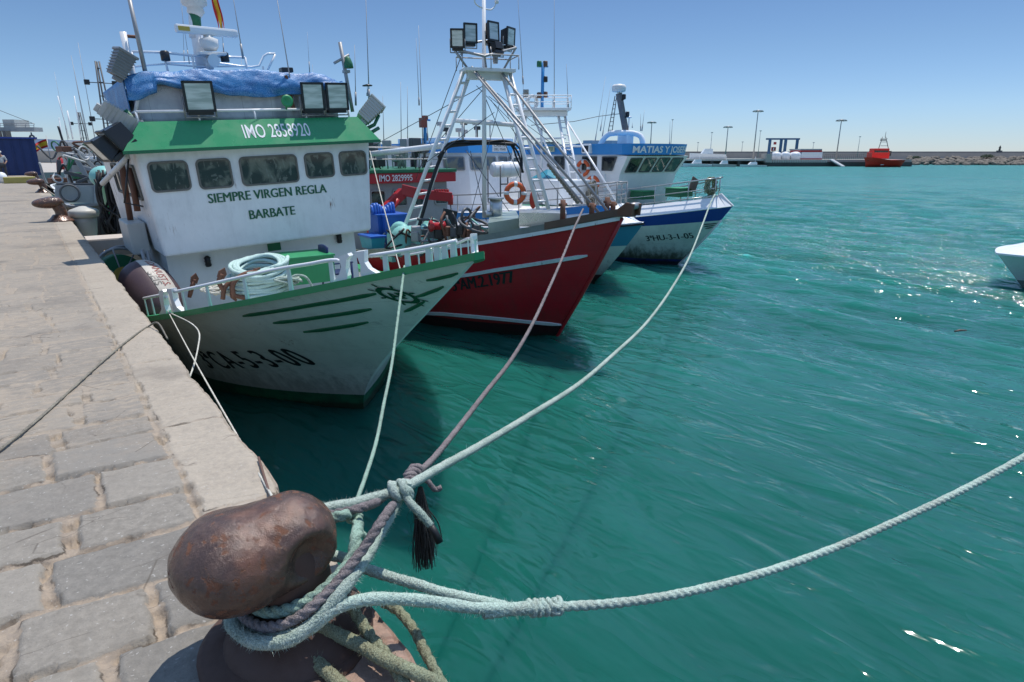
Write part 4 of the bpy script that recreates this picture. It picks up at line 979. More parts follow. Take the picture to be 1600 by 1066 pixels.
# ================================================================ red boat
def red_boat():
    H = Hull(8.41, 9.55, roll=0, B0=2.05, L0=4.2, n0=2.5, B1=2.3, L1=6, n1=2.0, fl=1.1, rake=1.68, kp=1.05, len=17.,
             zg=lambda y: 2.16 - .235 * y + .012 * y * y if y < 6 else 1.18, vcuts=[])
    r = thing('fishing_boat', 'dark red wooden fishing boat with white stripes and tall white lamp mast', 'fishing boat', world=False, group='fishing boats moored side by side'); r.matrix_world = H.M
    dz = lambda y: H.zg(y) - .75
    basic_hull(r, H, [hull_material('red_boat_hull', (.47, .012, .022), (.05, .012, .012), .26, 0, .12, .4, .3)], lambda v: 0, dz, None, inner=paint('bulwark_green_grey', (.3, .36, .32), .5, .4, .3))
    m = MB(); H.cap(m, .04, .05, .07, zoff=.02); m.build('white_rubbing_rail', white_rust, r)
    m = MB(); H.cap(m, .0, .14, .11, zoff=.14); m.build('gunwale', paint('grey_green_gunwale', (.21, .23, .2), .55, .5, .1), r)
    for nm, pts, w_ in (('stripe', ((709, 432), (780, 421), (850, 410), (918, 399)), .065), ('waterline_stripe', ((640, 487), (700, 491), (780, 498), (877, 507)), .07)):
        P_ = [H.hit(*q) for q in pts]; L_ = [(p.y, p.z) for p in P_]
        e = 2 * Vector(L_[0]) - Vector(L_[1]); L_ = [(L_[0][0] + (L_[0][0] - L_[-1][0]) * .9, L_[0][1] + (L_[0][1] - L_[-1][1]) * (.35 if nm == 'stripe' else .0))] + L_
        m = MB(); H.strip(m, L_, w_, .025); m.build(nm, white_rust, r)
    m = MB(); a = H.hit(709, 455); b = H.hit(806, 441); H.text(m, '3ªAM.2.1977', (a.y, a.z), (b.y, b.z), .24, .006, wide=.010); m.build('registration', letter, r)
    m = MB(); m.tube([(0, H.ys(v) - .02, H.z(H.ys(v), v)) for v in (-.2, 0, .2, .4, .6, .8, 1.)], .035, 6); m.build('stem_bar', redp, r)
    # bow timber with roller
    g = lambda y, s_, up=0, inn=.03: Vector((s_ * max(.0, H.b(y, 1) - inn), y, H.zg(y) + up))
    m = MB(); Yt = [-1.95, -1.6, -1.2, -.8, -.55]
    for s_ in (-1, 1):
        V = []
        for y in Yt:
            p = g(max(y, -1.66), s_, 0, -.02) + Vector((s_ * .045, min(0, y + 1.66), 0)); V += [p + Vector((0, 0, .05)), p + Vector((0, 0, .18)), Vector((p.x * .0, p.y, p.z + .18)), Vector((0, p.y, p.z + .05))]
        n = len(Yt); m.add(V, [(4 * i + k, 4 * i + (k + 1) % 4, 4 * i + 4 + (k + 1) % 4, 4 * i + 4 + k) for i in range(n - 1) for k in range(4)] + [(0, 1, 2, 3)])
    m.build('bow_timber', brownp, r)
    m = MB()
    for s_ in (-1, 1): m.prism([(-.25, 0), (.16, 0), (.18, .2), (.02, .22), (-.2, .08)], (s_ * .09, -1.86, 2.66), (0, -1, 0), (0, 0, 1), .05)
    m.build('roller_cheek', rustm, r)
    m = MB(); m.cyl((-.11, -1.97, 2.82), (.11, -1.97, 2.82), .06, n=14); m.build('bow_roller', galv, r)
    for y, h_ in ((-.75, .42), (-1.2, .26)):
        for s_ in (-1, 1):
            m = MB(); p = g(y, s_, .12, .08); m.cyl(p, p + Vector((0, 0, h_)), .05, n=12); m.cyl(p + Vector((-.09, 0, h_ * .8)), p + Vector((.09, 0, h_ * .8)), .025, n=8); m.build('bitt', rustm, r)
    # lamp tower
    Wp = lambda px, py, Y: H.lp(px, py, Y=Y)
    yt = 12.4
    L0a, L0b = Wp(620, 386, 13.3), Wp(642, 381, 13.3); L1a, L1b = Wp(726, 107, yt), Wp(737, 107, yt)
    ladder_leg(r, 'mast_leg', L0a, L1a, L0b, L1b, .045, 13, white_clean, .028)
    R0a, R0b = Wp(842, 332, 11.0), Wp(858, 330, 11.0); R1a, R1b = Wp(785, 114, 12.0), Wp(797, 114, 12.0)
    ladder_leg(r, 'mast_leg', R0a, R1a, R0b, R1b, .045, 13, white_clean, .028)
    a = Wp(722, 110, yt); b = Wp(800, 113, 12.0); ctr = (a + b) / 2
    m = MB(); d = b - a; Rm = d.to_track_quat('X', 'Z').to_matrix(); m.box(ctr, (d.length, .62, .07), Rm, .01); m.box(ctr - Vector((0, 0, .1)), (d.length * .8, .2, .16), Rm, .02); m.build('mast_platform', white_rust, r)
    m = MB(); P4 = [ctr + Rm @ Vector((sx * d.length * .55, sy * .33, .3)) for sx, sy in ((-1, -1), (1, -1), (1, 1), (-1, 1))]
    m.tube(P4, .014, 6, closed=True)
    for p in P4 + [(P4[0] + P4[1]) / 2, (P4[2] + P4[3]) / 2]: m.cyl(p, p - Vector((0, 0, .28)), .012, n=6)
    m.build('platform_rail', galv, r)
    m = MB(); m.cyl(Wp(757, 340, 12.2), Wp(756, -25, 12.2), .055, .04, 12); pm = m.build('pole_mast', white_clean, r)
    m = MB(); m.tube(spline([Wp(741, -8, 12.2), Wp(742, 4, 12.2), Wp(748, 10, 12.2), Wp(768, 15, 12.2), Wp(774, 8, 12.2), Wp(776, 2, 12.2)], .05), .015, 6); m.lathe([(.04, -.02), (.05, .02), (.02, .09)], Wp(776, 4, 12.2), n=12); m.build('lamp_arm', white_rust, pm)
    m = MB(); m.cyl(Wp(707, 188, 12.9), Wp(812, 196, 11.8), .05, n=10); m.cyl(Wp(723, 191, 12.8), Wp(723, 222, 12.8), .03); m.build('crossbeam', white_clean, r)
    m = MB(); q = [Wp(709, 77, 12.2), Wp(757, 88, 11.9), Wp(806, 75, 12.0), Wp(790, 68, 12.5), Wp(757, 64, 12.7), Wp(722, 70, 12.6)]; m.tube(q, .028, 8, closed=True)
    for p, e in ((q[0], (730, 106)), (q[2], (785, 112)), (q[4], (757, 105)), (q[1], (760, 108))): m.cyl(p, Wp(e[0], e[1], 12.2), .024)
    m.build('lamp_frame', galv, r)
    for (px, py, aim, w_, h_) in ((714.5, 60, (-.55, -.8, -.1), .26, .34), (735, 52, (-.3, -.95, 0.), .27, .36), (771, 49, (.15, -.95, .05), .30, .36), (798, 58, (.35, -.9, -.05), .30, .36), (772, 77, (.0, .9, -.3), .25, .2)):
        flood(r, Wp(px, py, 12.1), aim, w_, h_, .2, yoke=True)
    m = MB(); m.lathe([(.05, -.1), (.06, -.05), (.06, .05), (.03, .1)], Wp(774, 92, 12.2), n=12); m.build('masthead_lamp', galv, r)
    # forestays: long poles laid from platform to bow
    m = MB(); m.cyl(Wp(737, 105, 12.2), Wp(939, 336, 9.0), .03, n=8); m.build('forestay', galv, r)
    m = MB(); m.cyl(Wp(741, 113, 12.0), Wp(910, 318, 8.9), .022, n=8); m.build('forestay', galv, r)
    m = MB(); m.cyl(Wp(785, 115, 11.9), Wp(953, 335, 8.6), .028, n=8); m.build('forestay', galv, r)
    m = MB(); a = Wp(862, 265, 9.9); 
    for k in range(14): p = Wp(858 + k * 3.4, 258 + k * 4.4, 9.9); m.ell(p, (.045 + .02 * rnd.random(), .045, .05), 8, 6)
    m.build('lashing', r_thin, r)
    m = MB(); m.tube(spline([Wp(642, 390, 12.9), Wp(648, 376, 12.9), Wp(663, 325, 12.8), Wp(676, 280, 12.8), Wp(687, 250, 12.8), Wp(698, 231, 12.8), Wp(725, 226, 12.7), Wp(770, 224, 12.5), Wp(805, 226, 12.3)], .1), .040, 10); m.build('hydraulic_hose', black, r)
    for k in range(3):
        m = MB(); m.tube(spline([Wp(684 + k, 246 + 3 * k, 12.7), Wp(700, 229 - 2 * k, 12.7), Wp(740, 226 - 3 * k, 12.6), Wp(790 + 4 * k, 220 + 3 * k, 12.4), Wp(812 - 3 * k, 232 + 6 * k, 12.3), Wp(816 + k, 270, 12.2)], .1), .022, 6); m.build('cable', black, r)
    m = MB(); m.cyl(Wp(576, 241, 16.5), Wp(690, 228, 13.5), .07, n=12); m.build('boom', white_clean, r)
    for k in range(9): pass
    # rigging wires
    for a, b, Ya, Yb in (((754, 135), (576, 232), 12.2, 18), ((722, 84), (650, 280), 12.3, 15), ((757, 137), (690, 215), 12.2, 14), ((757, 150), (822, 300), 12.2, 11.5), ((728, 235), (806, 345), 12.6, 11), ((735, 236), (760, 345), 12.6, 12)):
        m = MB(); m.cyl(Wp(*a, Ya), Wp(*b, Yb), .009, n=5); m.build('rigging_wire', dkgrey, r)
    # crane
    cr = MB(); c0 = Wp(583, 400, 15.0); c1 = Wp(584, 350, 15.0); cr.box((c0 + c1) / 2, (.24, .24, (c1 - c0).length * 1.05), None, .02); 
    cr.build('crane_column', redp, r)
    m = MB(); a, b = Wp(581, 349, 15.0), Wp(630, 300, 15.0); d = b - a; m.box((a + b) / 2, (d.length, .2, .25), d.to_track_quat('X', 'Z').to_matrix(), .02); a, b = Wp(590, 352, 14.9), Wp(622, 312, 14.9); m.cyl(a, b, .06, n=10); m.build('crane_boom', redp, r)
    m = MB(); a, b = Wp(627, 296, 15.0), Wp(654, 303, 14.8); d = b - a; m.box((a + b) / 2, (d.length, .22, .27), d.to_track_quat('X', 'Z').to_matrix(), .02); a, b = Wp(650, 303, 14.8), Wp(706, 308, 14.4); d = b - a; m.box((a + b) / 2, (d.length, .2, .24), d.to_track_quat('X', 'Z').to_matrix(), .02); m.cyl(Wp(704, 305, 14.4), Wp(704, 320, 14.4), .07)
    for k in range(6): m.cyl(Wp(680 + 4 * k, 300, 14.5), Wp(680 + 4 * k, 296, 14.5), .03, n=6)
    m.build('crane_jib', redp, r)
    m = MB(); m.cyl(Wp(704, 320, 14.4), Wp(705, 330, 14.4), .02); m.torus(Wp(705, 333, 14.4), .06, .018, (0, 1, 0), 14, 6); m.build('crane_hook', galv, r)
    # wheelhouse aft, red fascia
    yw = 6.45; x0 = Wp(560, 300, 16.0).x; x1 = x0 + 2.75
    m = MB(); m.box(((x0 + x1) / 2, yw + 2.2, 1.9), (x1 - x0, 4.4, 2.1), None, .05); wh = m.build('wheelhouse', greyp, r)
    for k in range(4):
        m = MB(); xa = x0 + .32 + .66 * k; window(m, [(xa, yw - .002, 2.28), (xa + .46, yw - .002, 2.28), (xa + .46, yw - .002, 2.76), (xa, yw - .002, 2.76)], .08, .04, .03); m.build('window', [galv, glass_d], wh)
    m = MB(); m.box(((x0 + x1) / 2, yw + 2.15, 3.06), (x1 - x0 + .36, 4.7, .26), None, .02); fa = m.build('fascia', paint('red_fascia', (.45, .02, .03), .35, .3), r)
    m = MB(); a = Wp(593, 286.5, 15.78); b = Wp(645, 286.5, 15.78); a.y = b.y = yw - .212; a.z = b.z = 2.98; quadtext(m, 'IMO 2829995', a, b, .17, (0, 0, 1), .006, bold=.015); m.build('imo_number', letterw, fa)
    m = MB(); m.box(((x0 + x1) / 2, yw + 2.15, 3.24), (x1 - x0 + .4, 4.75, .09), None, .02); m.build('roof_edge', dkgreen, r)
    rr = random.Random(5)
    for k in range(30):
        x = rr.uniform(x0 + .1, x1 + .5 * (k > 20)); y = yw + rr.uniform(.2, 3.6); h_ = rr.uniform(.12, .75); m = MB(); m.cyl((x, y, 3.25), (x + rr.uniform(-.1, .1), y, 3.25 + h_), .02); m.box((x, y, 3.25 + h_), (rr.uniform(.15, .35), .2, rr.uniform(.12, .3)), Matrix.Rotation(rr.uniform(0, 3), 3, 'Z'), .02); m.build('roof_fitting', [dkgrey, greyp, blackp, galv][k % 4], r)
    m = MB(); rail(m, [(x0, yw, 3.85), (x1, yw, 3.85), (x1, yw + 3, 3.85)], [(x0, yw, 3.25), (x1, yw, 3.25), (x1, yw + 3, 3.25)], .02, (.5,)); m.build('roof_rail', galv, r)
    for a, b, Y_ in (((627, 230), (626, 128), 19), ((637, 230), (636.5, 135), 20), ((661, 230), (654, 40), 18), ((600, 232), (598, 150), 19), ((668, 220), (667, 180), 18)):
        antenna(r, Wp(*a, Y_), Wp(*b, Y_), .018, galv)
    m = MB(); q = Wp(664, 226, 18); m.cyl(q, Wp(664, 184, 18), .05); m.cyl(Wp(655, 186, 18), Wp(672, 188, 18), .03); m.build('signal_mast', bluep, r)
    m = MB(); m.box(Wp(661, 192, 17.9), (.2, .16, .28)); m.box(Wp(664, 184, 17.9), (.14, .14, .12)); m.build('signal_lamp', paint('red_brown_lamp', (.25, .06, .04)), r)
    # deck machinery
    c = H.lp(652, 372, Y=12.9); m = MB(); m.lathe([(.02, -.62), (.36, -.6), (.42, -.5), (.30, -.44), (.30, .44), (.42, .5), (.36, .6), (.02, .62)], c, (.96, .25, 0), 28); m.build('winch_drum', tealp, r)
    m = MB(); m.box(c + Vector((.1, .35, -.2)), (1.3, .25, .6), None, .04); m.box(c + Vector((.0, -.05, -.38)), (1.7, .6, .12), None, .02); m.build('winch_frame', tealp, r)
    c = H.lp(630, 378, Y=12.4); m = MB(); m.ell(c, (.3, .26, .36)); m.build('net_roller', tealp, r)
    rr = random.Random(9)
    for k in range(7):
        c = H.lp(676 + 11 * k + rr.uniform(-3, 3), 366 + rr.uniform(-5, 4) - k * .5, Y=11.6 - .12 * k); m = MB()
        m.tube(spline([c + Vector((0, 0, -.3)), c + Vector((rr.uniform(-.15, .15), 0, -.05)), c + Vector((rr.uniform(-.2, .2), 0, .22)), c + Vector((rr.uniform(-.3, .3), .1, .3 + rr.uniform(-.1, .1)))], .05), .028, 6)
        m.box(c, (.16, .16, .2), Matrix.Rotation(rr.uniform(0, 3), 3, 'Z'), .02); m.build('deck_fitting', [dkgrey, blackp, rustm][k % 3], r)
    m = MB(); c = H.lp(744, 352, Y=11.1); m.torus(c, .38, .03, (.15, -.35, .93), 30, 8); m.cyl(c, c - Vector((0, 0, .45)), .05); m.torus(H.lp(729, 338, Y=11.3), .16, .03, (.3, -.9, 0), 18, 8)
    for k in range(3): a = R(120 * k); m.cyl(c, c + Vector((math.cos(a) * .36, math.sin(a) * .34, .07 * math.sin(a) - .03)), .016, n=6)
    m.build('handwheel', dkgrey, r)
    m = MB(); c = H.lp(701, 344, Y=13.2); m.box(c, (.36, .1, .5), Matrix.Rotation(R(14), 3, 'Y'), .01); m.build('hatch_cover', blackp, r)
    for k in range(9):
        P = []; c = H.lp(640 + 14 * k + rr.uniform(-5, 5), 372 - 1.2 * k + rr.uniform(-6, 6), Y=12.2 - .14 * k)
        for j in range(rr.randint(5, 9)): P.append(c + Vector((rr.gauss(0, .28), rr.gauss(0, .15), rr.gauss(.02, .16))))
        m = MB(); m.tube(spline(P, .05), rr.uniform(.012, .03), 6); m.build('hose_tangle', [black, rustm, galv, tealp, dkgrey][k % 5], r)
    for k in range(8):
        c = H.lp(rr.uniform(640, 770), rr.uniform(352, 378), Y=rr.uniform(11.3, 12.8)); m = MB()
        if k % 2: m.lathe([(.02, -.16), (.12, -.15), (.08, -.1), (.08, .1), (.12, .15), (.02, .16)], c, (rr.gauss(0, 1), rr.gauss(0, 1), rr.gauss(0, .5)), 14)
        else: m.box(c, (rr.uniform(.12, .3), .2, rr.uniform(.1, .25)), Matrix.Rotation(rr.uniform(0, 3), 3, 'Z'), .02)
        m.build('deck_fitting', [galv, redp, dkgrey, rustm][k % 4], r)
    for k in range(7):
        m = MB(); a = Wp(rr.uniform(735, 790), rr.uniform(105, 200), 12.2); b = Wp(rr.uniform(640, 900), rr.uniform(230, 350), rr.uniform(10.5, 14)); m.cyl(a, b, .007, n=5); m.build('rigging_wire', dkgrey, r)
    # stainless boxes near the bow
    m = MB(); bq = [H.lp(*q, Y=Y_) for q, Y_ in (((763, 366), 10.3), ((812, 358), 10.1), ((806, 345), 11.0), ((766, 350), 11.1))]; m.hexa(bq, [q + Vector((0, 0, .22)) for q in bq]); m.build('fish_box', paint('grey_green_steel', (.34, .42, .38), .35, .35, 0, .5), r)
    m = MB(); bq = [H.lp(*q, Y=Y_) for q, Y_ in (((811, 354), 9.9), ((885, 348), 9.2), ((884, 341), 9.8), ((812, 344), 10.5))]
    z_ = min(q.z for q in bq); bq = [Vector((q.x, q.y, z_)) for q in bq]; m.hexa(bq, [q + Vector((0, 0, .27)) for q in bq]); m.build('hatch_box', steel, r)
    m = MB(); c = H.lp(775, 334, Y=10.9); m.cyl(c - Vector((0, 0, .15)), c + Vector((0, 0, .3)), .13, n=18); m.cyl(c + Vector((0, 0, .3)), c + Vector((0, 0, .34)), .17, n=18); m.cyl(c + Vector((-.1, 0, 0)), c + Vector((-.3, 0, 0)), .07, n=12); m.build('capstan', steel, r)
    return H
RH = red_boat()
# blue bins on the red boat
def bins():
    bl = paint('blue_plastic', (.02, .11, .45), .4, .25)
    for k, (px, py, w_, h_, lb) in enumerate(((596, 352, .5, .55, 'blue plastic tub topped by folded blue net beside the red crane column'), (612, 362, .62, .85, 'big blue plastic bin leaning by the white ladder mast'), (582, 378, .36, .3, 'small turquoise tub at the foot of the red crane'))):
        c = at(px, py, Y=14.4 - .2 * k); r = thing('plastic_tub', lb, 'tub', c, 'tubs by the red crane'); m = MB()
        b = [c + Vector((sx * w_ * .42, sy * .28, -h_ / 2)) for sx, sy in ((-1, -1), (1, -1), (1, 1), (-1, 1))]; t_ = [c + Vector((sx * w_ * .5, sy * .34, h_ / 2)) for sx, sy in ((-1, -1), (1, -1), (1, 1), (-1, 1))]
        m.hexa(b, t_); m.build('tub_body', bl if k < 2 else paint('turquoise_plastic', (.03, .3, .42), .4, .2), r)
        m = MB(); m.box(c + Vector((0, 0, h_ / 2)), (w_ + .06, .74, .05), None, .01); m.build('rim', bl, r)
        if k == 0:
            m = MB()
            for j in range(9): m.tube(spline([c + Vector((-.3 + .07 * j, -.2, h_ / 2 + .02)), c + Vector((-.28 + .07 * j, -.1, h_ / 2 + .2 + .05 * math.sin(j))), c + Vector((-.3 + .07 * j, .25, h_ / 2 + .04))], .06), .04, 6)
            m.build('net', bl, r)
    c = at(606, 372, Y=14.0); r = thing('wheel', 'pale spoked valve wheel in front of the blue bin', 'valve wheel', c); m = MB(); m.torus(c, .15, .015, (0, 1, .1), 20, 6)
    m.build('rim', greycab, r)
    for k in range(3): a = R(60 * k + 15); d = Vector((math.cos(a), 0, math.sin(a))) * .15; m = MB(); m.cyl(c - d, c + d, .010, n=5); m.build('spoke', greycab, r)
bins()

# ================================================================ white and pale blue boat
def white_boat():
    H = Hull(13.2, 13.28, roll=0, B0=2.1, L0=4.5, n0=2.3, B1=2.35, L1=6, n1=2.0, fl=1.1, rake=1.75, len=18., zg=lambda y: 1.62 - .13 * y + .008 * y * y if y < 8 else 1.09, vcuts=[.68, .98])
    r = thing('fishing_boat', 'white fishing boat with light blue band between the red boat and the navy banded boat', 'fishing boat', world=False, group='fishing boats moored side by side'); r.matrix_world = H.M
    hm = hull_material('white_boat_hull', (.62, .70, .66), (.06, .02, .02), .24, 0, .1, .3); pb = paint('pale_blue_band', (.05, .27, .42), .35, .25)
    m = MB(); H.make(m, lambda v: 1 if v > .68 else 0); m.build('hull', [hm, pb], r)
    m = MB(); H.cap(m, .05, .05, .05); m.build('rubbing_strip', black, r)
    zf = lambda y: H.zg(y) + .42 + .0 * y
    # raised white forecastle side, blue line on top
    m = MB(); m2 = MB()
    for s_ in (-1, 1):
        V = []; V2 = []
        for y in H.ys_list(-1.72, 14, 40):
            b = max(0, H.b(y, 1)); z = H.zg(y); bi = max(0, b - .32) if y > -1.5 else 0; hz = .42 * sm(-1.8, -.6, y) + .02
            V += [(s_ * (b + .02), y, z), (s_ * (b + .03), y, z + .05), (s_ * bi, y, z + hz)]; V2 += [(s_ * (bi + .02), y, z + hz - .005), (s_ * (bi - .02 if bi > .03 else 0), y, z + hz + .20 * sm(-1.5, -.3, y)), (0, y, z + hz + .17 * sm(-1.5, -.3, y))]
        n = len(V) // 3; Fq = [(3 * i + k, 3 * i + k + 1, 3 * i + k + 4, 3 * i + k + 3) for i in range(n - 1) for k in (0, 1)]
        m.add(V, Fq); m2.mi = 0; m2.add(V2, [(3 * i, 3 * i + 1, 3 * i + 4, 3 * i + 3) for i in range(n - 1)]); m2.mi = 1; m2.add(V2, [(3 * i + 1, 3 * i + 2, 3 * i + 5, 3 * i + 4) for i in range(n - 1)])
    m.build('forecastle_side', white_clean, r); m2.build('forecastle_deck', [bluep, white], r)
    # foredeck rail
    g = lambda y, s_, up: Vector((s_ * max(.05, H.b(y, 1) - .42), y, H.zg(y) + .58 + up))
    Ys = [-.9, -.4, .6, 1.8, 3.2, 4.6, 6.2, 8]
    for s_ in (-1, 1): m = MB(); rail(m, [g(y, s_, .62) for y in Ys], [g(y, s_, 0) for y in Ys], .022, (.5,)); m.build('handrail', galv, r)
    m = MB(); m.tube([g(-.9, -1, .62), g(-.9, 1, .62)], .022, 8); m.build('handrail', galv, r)
    # wheelhouse
    yw0, yw1 = 5.2, 11; hw = 1.72; z0, z1 = 1.5, 3.95
    rnd_front = lambda z, o=0: [(-hw - o, yw0 + .9 - o * .3, z), (-hw * .62, yw0 + .12 - o, z), (0, yw0 - .1 - o, z), (hw * .62, yw0 + .12 - o, z), (hw + o, yw0 + .9 - o * .3, z), (hw + o, yw1, z), (-hw - o, yw1, z)]
    m = MB(); m.hexa([Vector(q) + Vector((0, -.35, 0)) if q[1] < 7 else Vector(q) for q in rnd_front(z0)], rnd_front(z1)); wh = m.build('wheelhouse', white_clean, r)
    m = MB(); m.hexa(rnd_front(3.72, .16), rnd_front(4.05, .04)); fa = m.build('fascia', bluep, r)
    m = MB(); bq = rnd_front(2.62, .03); tq = rnd_front(2.70, .03); bq = [Vector(q) + Vector((0, -.1, 0)) if q[1] < 7 else Vector(q) for q in bq]; tq = [Vector(q) + Vector((0, -.1, 0)) if q[1] < 7 else Vector(q) for q in tq]; m.hexa(bq, tq); m.build('red_line', redp, r)
    F_ = [Vector(q) for q in rnd_front(3.15)]; T_ = [Vector(q) for q in rnd_front(3.6)]
    for i, (u0, u1) in ((0, (.12, .88)), (1, (.06, .46)), (1, (.54, .95)), (2, (.06, .46)), (2, (.54, .95)), (3, (.12, .88))):
        sh = Vector((0, -.35 * .8 / 2.45 - .01, 0)); s2 = Vector((0, -.35 * .35 / 2.45 - .01, 0)); q = [F_[i].lerp(F_[i + 1], u0) + sh, F_[i].lerp(F_[i + 1], u1) + sh, T_[i].lerp(T_[i + 1], u1) + s2, T_[i].lerp(T_[i + 1], u0) + s2]
        n_ = (q[1] - q[0]).cross(q[3] - q[0]).normalized() * .02; m = MB(); window(m, [p + n_ for p in q], .05, .03, .02); m.build('window', [galv, glass_mat('sky_tinted_glass', (.10, .14, .18), .8)], wh)  # blue tint stands in for sky reflected in the front panes
    for ya, yb in ((6.6, 7.25), (7.6, 8.1), (8.5, 9.4)):
        m = MB(); window(m, [(-hw - .004, yb, 3.1), (-hw - .004, ya, 3.1), (-hw - .004, ya, 3.6), (-hw - .004, yb, 3.6)], .05, .03, .02); m.build('window', [galv, glass_d], wh)
    for ya in (5.9, 6.35): m = MB(); m.lathe([(.1, 0), (.1, .03), (.02, .04)], (-hw - .01, ya + .35, 2.95), (-1, 0, 0), 14); m.build('searchlight', dkgrey, wh)
    a = H.lp(764, 241, Y=18.4); b = H.lp(784, 242, Y=18.4); m = MB(); s0 = Vector((a.x, yw0 - .30, 3.75)); s1 = Vector((a.x + .6, yw0 - .30, 3.75)); m.box((s0 + s1) / 2 + Vector((0, 0, .16)), (.62, .02, .30)); sg = m.build('name_board', letterw, r)
    m = MB(); quadtext(m, 'CRISTO', s0 + Vector((.05, -.014, .17)), s1 + Vector((-.05, -.014, .17)), .09, (0, 0, 1), .002); quadtext(m, 'DEL MAR', s0 + Vector((.05, -.014, .05)), s1 + Vector((-.05, -.014, .05)), .08, (0, 0, 1), .002); m.build('board_lettering', letter, sg)
    # upper works
    m = MB(); m.box((0, yw0 + 2.6, 4.15), (2.9, 3.6, .2), None, .05); m.build('roof', white, r)
    rr = random.Random(31)
    for k in range(8):
        x = -1.3 + .37 * k; y = yw0 + rr.uniform(1, 3.6); h_ = rr.uniform(.2, .6); m = MB(); m.cyl((x, y, 4.2), (x, y, 4.2 + h_), .025); m.box((x, y, 4.25 + h_), (.2, .18, .14), None, .02); m.build('roof_fitting', [blackp, greyp, galv][k % 3], r)
    # gantry
    Wp = lambda px, py, Y: H.lp(px, py, Y=Y)
    a, b = Wp(805, 172, 17.6), Wp(889, 172, 16.6); d = b - a; Rm = d.to_track_quat('X', 'Z').to_matrix(); c = (a + b) / 2
    m = MB(); m.box(c, (d.length, 1.0, .09), Rm, .02); m.box(c - Vector((0, 0, .13)), (d.length * .9, .7, .16), Rm, .03); m.build('gantry_platform', white_clean, r)
    P4 = [c + Rm @ Vector((sx * d.length * .5, sy * .48, .42)) for sx, sy in ((-1, -1), (-.33, -1), (.33, -1), (1, -1), (1, 1), (0, 1), (-1, 1))]
    m = MB(); m.tube(P4, .016, 6, closed=True); m.tube([p - Vector((0, 0, .2)) for p in P4], .012, 6, closed=True)
    for p in P4: m.cyl(p, p - Vector((0, 0, .42)), .014, n=6)
    m.build('gantry_rail', white_clean, r)
    ladder_leg(r, 'gantry_leg', Wp(897, 318, 14.6), Wp(872, 178, 16.7), Wp(911, 318, 14.6), Wp(882, 178, 16.7), .045, 12, white_clean)
    ladder_leg(r, 'gantry_leg', Wp(792, 300, 17.9), Wp(812, 178, 17.6), Wp(806, 300, 17.9), Wp(822, 178, 17.6), .045, 11, white_clean)
    for a_, b_, Ya, Yb, rr_ in (((832, 180), (893, 318), 17.3, 14.8, .035), ((886, 190), (962, 312), 16.6, 13.0, .03), ((846, 200), (846, 262), 17.2, 17.2, .04), ((868, 229), (912, 229), 16.9, 16.3, .03), ((812, 218), (884, 216), 17.6, 16.8, .03)):
        m = MB(); m.cyl(Wp(*a_, Ya), Wp(*b_, Yb), rr_, n=8); m.build('gantry_strut', white_clean, r)
    m = MB(); m.cyl(Wp(847, 168, 17.1), Wp(848.5, 98, 17.1), .055, n=10); m.cyl(Wp(840, 104, 17.1), Wp(856, 104, 17.1), .03); m.cyl(Wp(840, 151, 17.1), Wp(856, 151, 17.1), .03); lm = m.build('lamp_mast', bluep, r)
    for q, mt in (((842.5, 100), dkgreen), ((852, 100), brownp), ((852, 124), blackp), ((842.5, 149), brownp), ((852, 148), rustm)):
        m = MB(); p = Wp(*q, 17.05); m.lathe([(.07, -.09), (.08, -.07), (.08, .07), (.06, .09)], p, n=12); m.build('navigation_lamp', mt, lm)
    for a_, b_, Y_ in (((866, 169), (866, -20), 17), ((888, 169), (885, 100), 17), ((817.5, 132), (808, -20), 17.8), ((655, 165), (650, 60), 20), ((817.5, 168), (817.5, 132), 17.8)): antenna(r, Wp(*a_, Y_), Wp(*b_, Y_), .016, galv)
    m = MB(); p = Wp(822, 146, 17.6)
    for k in range(3): 
        n_ = [(1, 0, 0), (0, 1, 0), (0, 0, 1)][k]; u = Vector(n_).orthogonal().normalized(); v = Vector(n_).cross(u); m.add([p + u * .17, p + v * .17, p - u * .17, p - v * .17], [(0, 1, 2, 3)], False)
    m.cyl(p - Vector((0, 0, .4)), p, .015); m.build('radar_reflector', steel, r)
    m = MB(); p = Wp(832, 160, 17.2); m.torus(p, .2, .05, (0, 1, 0), 20, 8); m.cyl(p - Vector((.2, 0, 0)), p + Vector((.2, 0, 0)), .03); m.build('fan_ring', radome, r)
    # pot-bellied raft canister and its cradle
    c = Wp(790, 265, 14.6); m = MB(); m.lathe([(q * .68, z * .78) for q, z in ((.02, -.56), (.22, -.55), (.30, -.48), (.31, -.2), (.325, -.2), (.325, -.1), (.31, -.1), (.31, .1), (.325, .1), (.325, .2), (.31, .2), (.30, .48), (.22, .55), (.02, .56))], c, (.97, -.2, 0), 32, False); m.build('life_raft', white_clean, r)
    m = MB()
    for sx in (-.4, .3):
        m.tube([c + Vector((sx, -.3, .1)), c + Vector((sx, -.3, -.9)), c + Vector((sx, .3, -.9)), c + Vector((sx, .3, .1))], .022, 6)
    m.tube([c + Vector((-.4, -.3, -.38)), c + Vector((.3, -.3, -.38))], .02, 6); m.build('raft_cradle', dkgrey, r)
    # grey hatch and dome on foredeck
    m = MB(); m.box(Wp(885, 300, 15.2), (1.3, .8, .75), None, .03); m.build('deck_locker', white, r)
    m = MB(); p = H.P(1.0, 1.28); m.ell(p, (.02, .1, .04)); m.build('hawse_hole', black, r)
    m = MB(); p = Wp(739, 338, 15.2); m.lathe([(.12, 0), (.12, .05)], p, (-1, -.1, 0), 14); m.build('porthole', dkgrey, r)
    return H
BH = white_boat()
lifebuoy(at(805, 302, Y=13.4), (-.45, -1, .05), 'orange lifebuoy hung below the white raft canister', .30)
